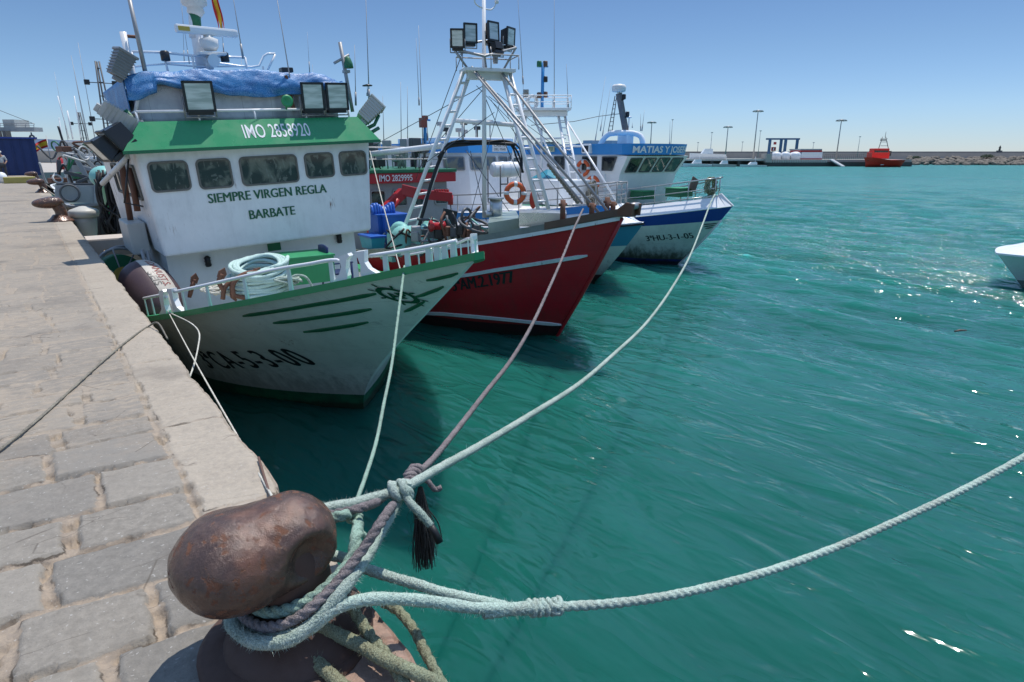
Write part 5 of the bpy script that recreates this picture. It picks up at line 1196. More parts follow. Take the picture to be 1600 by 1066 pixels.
c_ = at(833, 312, Y=13.2); m = MB(); m.ell(c_, (.1, .1, .24)); tag(m.build('marker_buoy', paint('bright_red_plastic', (.6, .05, .03), .4, .2), None, o=c_), 'small bright red float on the foredeck beside the lifebuoy', 'buoy')

# ================================================================ navy banded boat
def navy_boat():
    H = Hull(17.8, 13.83, roll=0, B0=2.1, L0=4.5, n0=2.4, B1=2.35, L1=6, n1=2.0, fl=1.1, rake=1.93, len=18., zg=lambda y: 1.76 - .16 * y + .008 * y * y if y < 8 else 1.0, vcuts=[.80])
    r = thing('fishing_boat', 'white fishing boat with navy blue band and sky blue roof lettered MATIAS Y JOSEFA', 'fishing boat', world=False, group='fishing boats moored side by side'); r.matrix_world = H.M
    m = MB(); H.make(m, lambda v: 1 if v > .80 else 0)
    m.build('hull', [hull_material('navy_boat_hull', (.58, .66, .60), (.015, .04, .20), .16, 0, .35, .35, .95), navy], r)
    def top(y, k):   # sloping white bulwark: k 0 outer edge, 1 inner edge
        b = max(0, H.b(y, 1)); return b + .03 - k * min(b + .03, .36), H.zg(y) + k * (.36 + .04 * sm(0, 4, y))
    m = MB()
    for s_ in (-1, 1):
        V = []
        for y in H.ys_list(-1.92, 13, 44):
            for k in (0, 1): x, z = top(max(y, -1.92), k); V.append((s_ * x, y + (.45 * k * (1 - sm(-1.9, -1.2, y))), z))
        n = len(V) // 2; m.add(V, [(2 * i, 2 * i + 1, 2 * i + 3, 2 * i + 2) for i in range(n - 1)])
    bw = m.build('bulwark', white_clean, r); so_ = bw.modifiers.new('t', 'SOLIDIFY'); so_.thickness = .03
    m = MB(); Y_ = H.ys_list(-1.4, None, 30); V = []
    for y in Y_:
        x, z = top(y, 1); V += [(-x, y, z - .12), (0, y, z - .08), (x, y, z - .12)]
    m.add(V, [(3 * i + k, 3 * i + k + 1, 3 * i + k + 4, 3 * i + k + 3) for i in range(30) for k in (0, 1)]); m.build('deck', dkgreen, r)
    m = MB(); a = H.hit(1011, 377); b = H.hit(1085, 372); H.text(m, '3ªHU-3-1-05', (a.y, a.z), (b.y, b.z), .19, .006, wide=.006); m.build('registration', letter, r)
    m = MB()
    for k in range(3): a = H.hit(1098 + 2 * k, 351 + 3.2 * k); b = H.hit(1120 - 3 * k, 349 + 3 * k); H.strip(m, [(a.y, a.z), (b.y, b.z)], .035, .012, step=.05)
    m.build('bow_emblem', dkgrey, r)
    m = MB(); m.tube([(0, H.ys(v) - .015, H.z(H.ys(v), v)) for v in (-.2, 0, .3, .6, .8)], .03, 6); m.build('stem_bar', white_rust, r)
    def g(y, s_, up): x, z = top(y, 1); return Vector((s_ * max(.03, x - .03), y, z + up))
    Ys = [-1.3, -.6, .35, 1.3, 2.3, 3.4, 4.8, 6.5]
    for s_ in (-1, 1): m = MB(); rail(m, [g(y, s_, .60) for y in Ys], [g(y + .0, s_, 0) for y in Ys], .022, (.52,)); m.tube([g(y, s_, .05) for y in Ys], .02, 6); m.build('handrail', steel, r)
    m = MB(); m.tube([g(-1.3, -1, .6), g(-1.45, 0, .6), g(-1.3, 1, .6)], .022, 8); m.build('handrail', steel, r)
    # wheelhouse: forward leaning windows
    hw = 1.62; yf = 1.6
    m = MB(); m.box((0, yf + 3.3, 2.75), (hw * 2, 5.4, 1.9), None, .05)
    m.hexa([(-hw + .25, yf + .30, 1.9), (hw - .25, yf + .30, 1.9), (hw - .1, yf + 1.2, 1.9), (-hw + .1, yf + 1.2, 1.9)], [(-hw + .12, yf - .0, 3.02), (hw - .12, yf - .0, 3.02), (hw - .002, yf + 1.2, 3.02), (-hw + .002, yf + 1.2, 3.02)])
    m.hexa([(-hw + .12, yf, 3.02), (hw - .12, yf, 3.02), (hw - .002, yf + .85, 3.02), (-hw + .002, yf + .85, 3.02)], [(-hw + .02, yf - .42, 3.62), (hw - .02, yf - .42, 3.62), (hw - .002, yf + .9, 3.70), (-hw + .002, yf + .9, 3.70)])
    wh = m.build('wheelhouse', white_clean, r)
    for k in range(4):
        u0, u1 = .06 + .23 * k, .06 + .23 * k + .19
        def fp(u, v): b0 = Vector((-hw + .12, yf, 3.02)).lerp(Vector((hw - .12, yf, 3.02)), u); t0 = Vector((-hw + .02, yf - .42, 3.62)).lerp(Vector((hw - .02, yf - .42, 3.62)), u); return b0.lerp(t0, v) + Vector((0, -.006, -.004))
        m = MB(); window(m, [fp(u0, .10), fp(u1, .10), fp(u1, .9), fp(u0, .9)], .05, .03, .02); m.build('window', [dkgrey, glass_mat('pale_green_glass', (.06, .10, .10), .9) if k else glass_d], wh)
    for ya, yb in ((1.75, 2.35), (2.6, 3.35), (4.3, 4.9)):
        m = MB(); window(m, [(-hw - .004, yb, 3.12), (-hw - .004, ya + .1, 3.12), (-hw - .004, ya - .12, 3.6), (-hw - .004, yb, 3.6)] if ya < 2 else [(-hw - .004, yb, 3.12), (-hw - .004, ya, 3.12), (-hw - .004, ya, 3.6), (-hw - .004, yb, 3.6)], .03, .03, .02); m.build('window', [dkgrey, glass_d], wh)
    # blue roof band with rounded front
    def roof(z, o): 
        P = [(-hw - o, yf + 5.8, z), (-hw - o, yf + .2, z)]
        for k in range(1, 10): a = math.pi * k / 10; P.append((-(hw + o) * math.cos(a), yf + .2 - (.78 + o) * math.sin(a) ** .7, z))
        return P + [(hw + o, yf + .2, z), (hw + o, yf + 5.8, z)]
    m = MB(); m.hexa(roof(3.66, .10), roof(4.02, .16)); rf = m.build('roof', bluep, r)
    m = MB(); V, Fs = text_mesh('MATIAS Y JOSEFA', 1, bold=.03, sub=.3); xs = [v[0] for v in V]; x0, x1 = min(xs), max(xs); RP = [Vector(q) for q in roof(3.73, .116)][1:-1]; L_ = [0]
    for i in range(1, len(RP)): L_.append(L_[-1] + (RP[i] - RP[i - 1]).length)
    def along(s_):
        s_ = max(0, min(L_[-1] - 1e-4, s_)); i = max(j for j in range(len(L_)) if L_[j] <= s_); i = min(i, len(RP) - 2); d = (RP[i + 1] - RP[i]); p = RP[i] + d * ((s_ - L_[i]) / d.length); n_ = d.cross(Vector((0, 0, 1))).normalized(); return p, n_
    out = []
    for x, y in V:
        p, n_ = along(.75 + (x - x0) / (x1 - x0) * (L_[-1] - 1.5)); 
        out.append(p + n_ * (.012 + .0 * y + y * .05) + Vector((0, 0, y * .30)))
    m.add(out, Fs); m.build('name_lettering', letterw, rf)
    m = MB(); quadtext(m, 'Sanlucar', (-.9, yf - .372, 3.625), (.3, yf - .372, 3.625), .07, (0, 0, 1), .05, .01); m.build('port_lettering', letter, wh)
    m = MB(); m.box((-hw - .19, yf + 3.4, 3.86), (.03, .62, .2)); sg = m.build('name_board', paint('cream_board', (.6, .6, .4)), r)
    m = MB(); quadtext(m, 'TXHTEF', (-hw - .208, yf + 3.66, 3.8), (-hw - .208, yf + 3.14, 3.8), .12, (0, 0, 1), .002, .02); m.build('board_lettering', dkgreen, sg)
    m = MB(); m.box((-hw - .15, yf + 1.35, 3.86), (.2, .42, .32), None, .04); m.build('camera_box', white_clean, r)
    m = MB(); m.box((-hw - .255, yf + 1.35, 3.86), (.01, .3, .2)); m.build('camera_window', blackp, r)
    Wp = lambda px, py, Y: H.lp(px, py, Y=Y)
    m = MB(); a, b = Wp(977, 236, 17.0), Wp(977, 207, 17.0); m.box((a + b) / 2, (.36, .5, (b - a).length), None, .04); m.build('mast_box', white_clean, r)
    m = MB(); m.tube(spline([Wp(935, 236, 17.6), Wp(940, 222, 17.5), Wp(950, 210.5, 17.3), Wp(962, 208, 17), Wp(990, 208.5, 16.7), Wp(1001, 213, 16.5), Wp(1004, 222, 16.4), Wp(1003, 233, 16.4)], .1), .10, 10); m.build('radar_arch', white_clean, r)
    m = MB(); a, b = Wp(978, 207, 17.0), Wp(967, 146, 17.0); d = b - a; m.box((a + b) / 2, (.17, .17, d.length), d.to_track_quat('Z', 'Y').to_matrix(), .01); ms = m.build('mast', paint('weathered_brown_mast', (.17, .15, .145), .5, .4), r)
    p = Wp(967, 138, 17.0); m = MB(); m.cyl(p - Vector((0, 0, .25)), p - Vector((0, 0, .1)), .05); m.lathe([(.18, -.13), (.24, -.11), (.255, -.02), (.255, .06), (.2, .12), (.01, .15)], p, n=26); m.build('radome', radome, ms)
    for q in ((975, 151), (980.5, 178)): m = MB(); p = Wp(*q, 16.9); m.lathe([(.05, -.1), (.07, -.08), (.07, .06), (.05, .08)], p, n=12); m.cyl(p - Vector((.1, 0, .12)), p - Vector((0, 0, .1)), .02); m.build('mast_lamp', blackp, ms)
    p = Wp(983, 185, 16.9); m = MB(); m.lathe([(.01, 0), (.1, .02), (.1, .05), (.02, .08)], p, n=16); m.cyl(p - Vector((0, 0, .4)), p, .02); m.build('gps_antenna', white_clean, ms)
    ladder_leg(r, 'ladder', Wp(949.5, 210, 17.4), Wp(961, 150, 17.2), Wp(956, 210, 17.4), Wp(963.5, 150, 17.2), .015, 9, dkgrey, .012)
    for a_, b_, Y_ in (((930, 220), (946, 120), 18), ((941, 214), (955, 130), 18), ((1003, 205), (1007, 172), 16.8), ((1001, 205), (1001, 178), 16.8), ((988, 200), (988, 192), 16.6), ((938, 205), (943, 172), 17.8), ((1046, 233), (1047, 190), 15.6)): antenna(r, Wp(*a_, Y_), Wp(*b_, Y_), .012, galv)
    m = MB(); m.tube([Wp(968, 178, 17), Wp(935, 182, 17.2), Wp(897, 190, 17.4), Wp(830, 196, 17.6)], .012, 5); m.build('cable', dkgrey, r)
    m = MB(); m.box(Wp(1042, 232, 15.2), (.2, .14, .1), None, .02); m.build('searchlight', blackp, r)
    m = MB(); m.lathe([(.22, 0), (.24, .06), (.15, .12)], Wp(950, 233, 17.2), n=16); m.build('net_heap', green, r)
    for xx in (925, 953): m = MB(); m.box(Wp(xx, 228, 18.2), (.36 if xx > 930 else .5, .5, .4), None, .02); m.build('roof_locker', greyp, r)
    return H
NH = navy_boat()
lifebuoy(at(911, 263, X=16.1), (-1, -.25, .05), 'orange lifebuoy on the white wall of the wheelhouse beside the cream board', .30)
lifebuoy(at(926, 287, X=15.9), (-1, -.35, .05), 'orange lifebuoy with net hung over it on the railing below the other', .28)
def navy_gear():
    for px, py, Y_, dx, lb in ((1004, 305, 15.2, .62, 'dark green box at the foot of the wheelhouse on the navy banded boat'), (1061, 301, 13.9, .72, 'dark green box on the foredeck beside the heap of rope')):
        c = at(px, py, Y=Y_); r = thing('deck_box', lb, 'box', c, 'green boxes on the navy banded boat'); m = MB(); m.box(c, (dx, .6, .26), None, .02); m.build('box_body', dkgreen, r); m = MB(); m.box(c + Vector((0, 0, .15)), (dx + .04, .64, .03)); m.build('lid', green, r)
    c = at(1084, 288, Y=13.5); m = MB(); m.box(c, (.34, .06, .42), Matrix.Rotation(R(24), 3, 'Y'), .02); tag(m.build('board', paint('brown_board', (.14, .09, .07), .6, .5), None, o=c), 'tilted brown board leaning against the bow railing', 'board')
    rr = random.Random(12); c = at(1111, 291, Y=12.75); P = []
    for i in range(150):
        a = i * .55 + rr.uniform(-.1, .1); ra = rr.uniform(.16, .30); P.append(c + Vector((math.cos(a) * ra * .9, rr.uniform(-.12, .12), math.sin(a) * ra)))
    rope_thing(P, .018, r_olive, 'heap of dark and pale green rope slung over the bow railing', 'rope', 'rope_heap', step=.05, n=6)
    c = at(925, 303, Y=14.6); P = []
    for i in range(110):
        a = i * .7; ra = rr.uniform(.08, .24); P.append(c + Vector((math.cos(a) * ra, rr.uniform(-.12, .12), math.sin(a) * ra * 1.8)))
    rope_thing(P, .018, r_thin, 'tan net bundle hanging on the railing beneath the draped lifebuoy', 'rope', 'rope_heap', step=.05, n=6)
navy_gear()
# ================================================================ background
UH = Vector((math.cos(YAW), -math.sin(YAW), 0)); VH = Vector((math.sin(YAW), math.cos(YAW), 0))
RB = Matrix((UH, VH, Vector((0, 0, 1)))).transposed()
def dep(px, py, Z=WZ): return (at(px, py, Z=Z) - EYEV).dot(FW)
def fb(mb, x0, x1, yt, yb, D, th=1., bev=0.):
    """box seen between pixel columns x0..x1 and rows yt..yb at depth D, th deep"""
    xm = (x0 + x1) / 2; a = at(xm, yb, D=D); b = at(xm, yt, D=D); w_ = (at(x1, yb, D=D) - at(x0, yb, D=D)).length; h_ = b.z - a.z
    mb.box(Vector((a.x, a.y, (a.z + b.z) / 2)) + VH * th / 2, (w_, th, h_), RB, bev); return Vector((a.x, a.y, a.z))
def fthing(name, label, cat, px, py, D, group=None): return thing(name, label, cat, at(px, py, D=D), group)
conc = paint('pale_concrete', (.42, .38, .33), .85, .4, .0, scale=.15); conc_d = paint('dark_concrete', (.07, .07, .065), .8, .4, scale=.2); conc_w = paint('sunlit_concrete', (.5, .48, .43), .85, .3, scale=.2)  # sunlit look of the pier top painted in as paler concrete
def far_side():
    D = 186.
    # harbour pier: deck on dark piles
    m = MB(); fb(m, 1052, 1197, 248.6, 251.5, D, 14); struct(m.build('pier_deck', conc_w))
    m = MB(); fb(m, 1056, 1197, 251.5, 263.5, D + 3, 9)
    struct(m.build('pier_underside', conc_d))  # plain dark concrete fills the space below the deck
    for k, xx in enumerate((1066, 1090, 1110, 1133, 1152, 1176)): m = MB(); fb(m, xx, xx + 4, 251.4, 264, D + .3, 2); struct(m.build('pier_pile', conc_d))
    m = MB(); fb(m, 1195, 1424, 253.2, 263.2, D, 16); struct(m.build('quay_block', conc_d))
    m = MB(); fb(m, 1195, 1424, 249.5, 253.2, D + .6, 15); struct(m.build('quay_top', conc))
    m = MB()
    r = fthing('fender_strip', 'black and white striped fender strip along the top of the far quay', 'fender', 1248, 254, D)
    for k in range(24):
        m = MB(); fb(m, 1204 + 3.75 * k, 1206 + 3.75 * k, 250.2, 254.4, D - .5, .5)
        m.build('white_block', conc_w, r)
    m = MB(); fb(m, 1196.5, 1204, 240.5, 254, D - 1, 4); tag(m.build('concrete_hut', conc, None, o=at(1200, 254, D=D)), 'plain grey concrete block left of the striped fender strip', 'hut')
    # breakwater wall and its walkway
    m = MB(); fb(m, 560, 1800, 238.6, 247.5, 245, 6); struct(m.build('breakwater_wall', paint('breakwater_concrete', (.36, .33, .30), .9, .5, scale=.06)))
    m = MB(); fb(m, 560, 1800, 236.9, 238.8, 246, 5); struct(m.build('breakwater_parapet', paint('parapet_concrete', (.19, .18, .18), .9, .4, scale=.1)))
    m = MB(); fb(m, 560, 1800, 247.2, 254, 240, 12); struct(m.build('breakwater_base', conc))
    # rocks
    rr = random.Random(77); m = MB()
    for k in range(420):
        px = 1420 + 260 * rr.random(); f = rr.random(); D_ = 232 - 26 * f; p = at(px, 246.5 + 11.5 * f, D=D_); s_ = rr.uniform(.7, 1.5)
        q = Matrix.Rotation(rr.uniform(0, 6), 3, 'Z') @ Matrix.Rotation(rr.uniform(-.6, .6), 3, 'X'); m.ell(p, (s_, s_ * rr.uniform(.6, .9), s_ * rr.uniform(.45, .75)), 7, 5, q, lambda v: 1 + .22 * noise.noise(v * 2.2 + Vector((k, 0, 0))))
    m.s = [False] * len(m.s); struct(m.build('rock_armour', paint('breakwater_rock', (.17, .145, .115), .95, .8, scale=.5)), 'stuff')
    m = MB(); fb(m, 1418, 1800, 251, 262, 226, 30); struct(m.build('breakwater_core', conc_d))
    for px, py, w_, h_, lb in ((1542, 246, 11, 4, 'dark rounded bush on the breakwater rocks below the statue'), (1431, 247.5, 6, 3, 'small dark bush at the left end of the breakwater rocks')):
        c = at(px, py, D=224); r = thing('bush', lb, 'bush', c, 'bushes on the breakwater'); m = MB()
        for k in range(500):
            d = Vector((rr.gauss(0, 1), rr.gauss(0, 1), abs(rr.gauss(0, 1)))).normalized() * rr.uniform(.5, 1); p = c + RB @ Vector((d.x * w_ * .22, d.y * 1.5, d.z * h_ * .28)); a = Vector((rr.gauss(0, 1), rr.gauss(0, 1), rr.gauss(0, 1))).normalized() * .22; b = a.orthogonal().normalized() * .14; m.add([p - a, p + b, p + a, p - b], [(0, 1, 2, 3)])
        m.build('foliage', paint('bush_leaves', (.045, .07, .035), .8, .5), r); m = MB(); m.cyl(c - Vector((0, 0, .8)), c + Vector((0, 0, .4)), .12); m.build('stem', brownp, r)
    c = at(1561, 238, D=246); r = thing('statue', 'small dark statue standing on the breakwater parapet', 'statue', c)
    m = MB(); m.box(c + Vector((0, 0, .3)), (1.6, 1.2, .7), RB, .05); m.build('plinth', dkgrey, r)
    bronze = paint('dark_bronze', (.06, .065, .055), .6, .4); m = MB(); m.lathe([(.35, .6), (.4, .9), (.28, 1.3), (.42, 1.7), (.38, 1.95), (.12, 2.1)], c, n=12); m.ell(c + Vector((0, 0, 2.28)), (.2, .2, .24)); m.tube([c + Vector((.35, 0, 1.8)), c + Vector((.6, 0, 1.5)), c + Vector((.45, -.2, 1.2))], .09, 8); m.tube([c + Vector((-.35, 0, 1.8)), c + Vector((-.55, 0, 2.2))], .09, 8); m.build('figure', bronze, r)
    # lamp posts
    specs = [(1176.5, 250, 1184.4, 175, 190, 1, 'tallest lamp post on the far pier rising left of the boat hoist'), (1306, 250, 1316.3, 189, 190, 1, 'tall lamp post on the far quay between the hoist and the orange boat'), (1133, 248, 1136.6, 199, 215, 1, 'middling lamp post standing behind the laid up motor yacht'),
             (1109, 248, 1112.6, 207.6, 215, 0, 'thin pole without arms rising over the laid up motor yacht'), (1015.6, 240, 1018.3, 192, 210, 1, 'lamp post seen just behind the sky blue wheelhouse roof'), (1089, 246, 1090.3, 223, 250, 0, 'short distant pole left of the laid up motor yacht'), (1158, 246, 1159.3, 222, 250, 0, 'short distant pole between two tall lamp posts on the pier'),
             (1184, 246, 1189, 205, 225, 0, 'thin pole close behind the tallest lamp post'), (1268.4, 246, 1269.4, 223, 250, 0, 'short distant pole behind the red and white office'), (1339, 246, 1342.5, 214, 235, 0, 'faint thin pole just left of the orange rescue boat'), (1047, 244, 1049.5, 188, 215, 0, 'very thin pole seen behind the letters on the sky blue roof')]
    for x0, y0, x1, y1, D_, arms, lb in specs:
        a = at(x0, y0, D=D_); b = at(x1, y1, D=D_); b.x, b.y = a.x + (b.x - a.x) * .0, a.y + (b.y - a.y) * .0; b = Vector((a.x, a.y, b.z))
        r = thing('lamp_post', lb, 'lamp post', a, 'lamp posts on the far quay'); m = MB(); m.cyl(a, b, .20 if arms else .11, .11 if arms else .07, 8); m.build('post', galv, r)
        if arms:
            m = MB(); m.lathe([(.15, -.2), (1.3, -.1), (1.4, .1), (.15, .3)], b, n=14); m.build('ring', galv, r)
            for k in range(6): an = k * math.pi / 3; m = MB(); m.box(b + Vector((math.cos(an) * 1.25, math.sin(an) * 1.25, -.15)), (.6, .5, .3), Matrix.Rotation(an, 3, 'Z'), .05); m.build('lamp_head', greycab, r)
        else: m = MB(); m.box(b, (.7, .3, .25), RB, .05); m.build('lamp_head', greycab, r)
    # travel hoist
    D_ = 200; hb = paint('hoist_blue', (.05, .13, .25), .5, .3); r = fthing('boat_hoist', 'blue grey travelling boat hoist with two long beams and four legs', 'boat hoist', 1222, 250, D_)
    for dx, D2 in ((0, D_), (2, D_ + 7)):
        m = MB(); fb(m, 1198 + dx, 1248 + dx, 216, 218.6, D2, .8); m.build('beam', hb, r)
    for x0, x1, D2 in ((1199.5, 1202.5, D_), (1224, 1227, D_), (1217, 1220, D_ + 7), (1242, 1245, D_ + 7)): m = MB(); fb(m, x0, x1, 218, 247, D2, .9); m.build('leg', hb, r); m = MB(); fb(m, x0 - 1.5, x1 + 1.5, 247, 250, D2, 1.); m.build('wheel', blackp, r)
    m = MB(); fb(m, 1209, 1213, 222, 226, D_ - 2, .3); m.build('hoist_flag', redp, r)
    r = fthing('signboard', 'dark red signboard with pale logo beside the hoist', 'sign', 1208, 249, D); m = MB(); fb(m, 1205, 1212, 230, 236, D, .2); m.build('panel', redp, r); m = MB(); fb(m, 1206.8, 1210.2, 232, 233, D - .1, .1); fb(m, 1207.8, 1209.2, 231.2, 235, D - .12, .1); m.build('logo', white, r); m = MB(); fb(m, 1205, 1205.8, 236, 250, D, .2); m.build('post', galv, r)
    # tanks and office
    for k, (x0, x1) in enumerate(((1205, 1220), (1220, 1234), (1234, 1252))):
        D2 = D + 5; a = at((x0 + x1) / 2, 244.5, D=D2); rad = (at(x1, 244, D=D2) - at(x0, 244, D=D2)).length / 2; r = thing('tank', ('low white fuel tank nearest the concrete block', 'middle one of the three low white fuel tanks', 'low white fuel tank touching the red and white office')[k], 'tank', a, 'white tanks on the quay')
        m = MB(); m.lathe([(rad, -1.4), (rad, .6), (rad * .8, 1.1), (rad * .3, 1.35), (.01, 1.38)], a, n=24); m.build('tank_body', white, r)
    r = fthing('office', 'small white harbour office with red band and grey flat roof', 'building', 1268, 250, D + 4); m = MB(); fb(m, 1251.5, 1284, 238, 250, D + 4, 7); m.build('wall', white, r); m = MB(); fb(m, 1250.8, 1284.5, 232.8, 235, D + 3.5, 8); m.build('roof', greyp, r); m = MB(); fb(m, 1251, 1284.2, 235, 238.2, D + 3.6, 7.6); m.build('red_band', redp, r); m = MB(); fb(m, 1250.8, 1284.2, 247.6, 250, D + 3.7, 7.4); m.build('plinth', redp, r)
    for x0, x1 in ((1255, 1263), (1266, 1268.5), (1273, 1277)): m = MB(); fb(m, x0, x1, 240, 244.5, D + 3.8, .3); m.build('window', glass_d, r)
    # fence on the quay and zebra ramp
    r = fthing('railing', 'thin dark railing running along the wall beside the orange rescue boat', 'railing', 1320, 249, D + 6)
    m = MB()
    for k in range(22): a = at(1288 + 3 * k, 249.5, D=D + 6); m.cyl(a, a + Vector((0, 0, 1.5)), .05, n=5)
    m.tube([at(1288, 249.5, D=D + 6) + Vector((0, 0, 1.5)), at(1351, 249.5, D=D + 6) + Vector((0, 0, 1.5))], .05, 5); m.build('rail', dkgrey, r)
    r = fthing('ramp', 'striped grey and white gangway sloping down to the water from the far quay', 'gangway', 1310, 256, D - 1)
    m = MB(); a = at(1299, 249.5, D=D - 1); b = at(1319, 261, D=D - 3); 
    for k in range(9): t0, t1 = k / 9, (k + .5) / 9; p, q = a.lerp(b, t0), a.lerp(b, t1); m2 = MB(); d = (q - p); m2.box((p + q) / 2, (d.length, 2.4, .3), d.to_track_quat('X', 'Z').to_matrix()); m2.build('white_stripe', white, r)
    d = b - a; m.box((a + b) / 2 - Vector((0, 0, .25)), (d.length, 2.3, .3), d.to_track_quat('X', 'Z').to_matrix()); m.build('ramp_deck', dkgrey, r)
    m = MB(); fb(m, 1285, 1340, 261.5, 262.8, D - 5, 3); tag(m.build('pontoon', conc_w, None, o=at(1310, 262, D=D - 5)), 'low floating pontoon at the foot of the striped gangway', 'pontoon')
    # small craft
    def small(px0, px1, yt, yb, D_, lb, hullm, cab=.45, name='motor_boat', cat='boat', group='small boats along the far pier', fl=1):
        a = at(px0, yb, D=D_); b = at(px1, yb, D=D_); L_ = (b - a).length; h_ = (at(px0, yt, D=D_) - a).length; c = (a + b) / 2; r = thing(name, lb, cat, c, group); bw = L_ * .3; hh = h_ * .5
        def hp(u, v):   # u along, v around section
            w_ = bw * .5 * (1 - abs(2 * u - 1.1) ** 3 * .9 if u < .55 else min(1, (1 - u) * 1.2 + .6)); w_ = bw * .5 * min(1, (u * 3.2) ** .6) * (.85 + .15 * (1 - u)); an = math.pi * (v - .5) * 1.0
            return c + RB @ Vector((fl * (-L_ / 2 + L_ * u - (.06 * L_ * (1 - abs(math.sin(an)) * 0) * (1 - u) ** 3 if u < .5 else 0)), math.sin(an) * w_, (abs(math.sin(an)) ** 6) * hh * (1.15 - .25 * u) - .15))
        m = MB(); m.grid(hp, 16, 12); m.build('hull', hullm, r)
        m = MB(); m.grid(lambda u, v: c + RB @ Vector((fl * (-L_ / 2 + L_ * u), (v - .5) * bw * min(1, (u * 3.2) ** .6) * .95, hh * (1.08 - .25 * u) - .15)), 12, 2); m.build('deck', white, r)
        m = MB(); x0 = -.1 * L_; m.hexa([c + RB @ Vector((fl * (x0 + q[0]), q[1], hh * .95)) for q in ((-.12 * L_, -bw * .28), (.22 * L_, -bw * .3), (.22 * L_, bw * .3), (-.12 * L_, bw * .28))], [c + RB @ Vector((fl * (x0 + q[0]), q[1], hh + h_ * cab)) for q in ((-.02 * L_, -bw * .24), (.2 * L_, -bw * .26), (.2 * L_, bw * .26), (-.02 * L_, bw * .24))]); cb = m.build('cabin', white, r)
        m = MB(); m.box(c + RB @ Vector((fl * (x0 + .08 * L_), -bw * .285, hh + h_ * cab * .6)), (.2 * L_, .04, h_ * .18), RB); m.build('window', glass_d, cb)
        m = MB(); p = c + RB @ Vector((fl * (.05 * L_), 0, hh)); m.cyl(p, p + Vector((0, 0, h_ * 1.1)), .05, n=6); m.build('antenna', white, r); return r
    small(1069, 1111, 250, 261, D - 3, 'white motor boat with small cabin, second from the left below the pier', white, .5)
    small(1115, 1149, 251, 261.5, D - 3, 'white boat with grey canopy moored midway along the pier', greycab, .45)
    small(1158, 1196, 252, 262.5, D - 4, 'long low white boat moored nearest the dark quay block', mint, .35, fl=1)
    small(1050, 1067, 253, 260.5, D - 2, 'small pale boat at the left end of the pier beside the wheelhouse', white, .3)
    r = small(1080, 1132, 232, 248.5, D + 8, 'large white motor yacht laid up on the pier behind the small boats', white, .42, 'motor_yacht', 'yacht', None)
    # orange rescue boat
    D3 = 178; a = at(1352, 261.5, D=D3); r = thing('rescue_boat', 'bright orange rescue boat with stepped cabin and lattice mast at the far quay', 'rescue boat', at(1378, 261.5, D=D3)); orr = paint('rescue_orange', (.80, .05, .025), .4, .25)
    S_ = (at(1406, 261.5, D=D3) - a).length; c = at(1352, 261.5, D=D3)
    def rp(u, v):
        w_ = 2.1 * min(1, (u * 2.6) ** .55); an = (v - .5) * 2; top = (2.9 - .7 * sm(0, .6, u)); z = abs(an) ** .45 * top if abs(an) < 1 else top; w2 = w_ * (abs(an) ** .5) * (1 if an > 0 else -1)
        return c + RB @ Vector((S_ * u - .9 * (1 - u) ** 4 * abs(an), w2, z - .2))
    m = MB(); m.grid(rp, 20, 14); m.build('hull', orr, r)
    m = MB(); m.grid(lambda u, v: c + RB @ Vector((S_ * u, (v - .5) * 4 * min(1, (u * 2.6) ** .55), 2.75 - .7 * sm(0, .6, u))), 16, 2); m.build('deck', orr, r)
    m = MB(); fb(m, 1362, 1389, 238.5, 248, D3 + 1, 3, .1); cb = m.build('deckhouse', orr, r); m = MB(); fb(m, 1365, 1389.5, 232, 238.6, D3 + 1.2, 2.6, .2); m.build('wheelhouse', orr, r)
    m = MB(); fb(m, 1366.5, 1388, 235.5, 238.4, D3 + 1.05, .3); fb(m, 1389, 1392, 236, 244, D3 + 1.5, 1.5); m.build('window', glass_d, r)
    m = MB(); fb(m, 1376, 1381, 248.8, 258, D3 - .95, .25); m.build('white_stripe', white, r)
    m = MB(); fb(m, 1356, 1404, 250.2, 251.8, D3 - 1.0, .35); m.build('rubber_fender', black, r)
    m = MB(); 
    for x0, x1 in ((1373, 1379), (1388, 1384)): m.cyl(at(x0, 232, D=D3 + 2), at(x1, 214, D=D3 + 2), .09, n=6)
    for y in (228, 222, 217): m.cyl(at(1376, y, D=D3 + 2), at(1387, y, D=D3 + 2), .06, n=6)
    m.cyl(at(1383, 215, D=D3 + 2), at(1384.5, 206, D=D3 + 2), .06, n=6); m.box(at(1380, 219, D=D3 + 1.8), (1.6, .3, .3), RB); m.build('lattice_mast', dkgrey, r)
    # grey warehouse blocks and hazy roofs seen between the masts
    for k, (x0, x1, yt, lb) in enumerate(((838, 872, 222, 'long low grey warehouse seen behind the white gantry'), (905, 921, 224, 'grey block building left of the white radar arch'))):
        r = fthing('warehouse', lb, 'building', x0, 247, 236); m = MB(); fb(m, x0, x1, yt + 2, 250, 234, 12); m.build('wall', greyp, r); m = MB(); fb(m, x0 - .5, x1 + .5, yt, yt + 2, 233.6, 12.6); m.build('roof', dkgrey, r)
    small(838, 858, 248, 258, 150, 'dark moored boat glimpsed between the legs of the lamp mast', dkgrey, .5, group='boats beyond the white gantry'); small(860, 884, 248, 257, 152, 'second dark boat glimpsed beside the white ladder of the gantry', navy, .5, group='boats beyond the white gantry')
far_side()
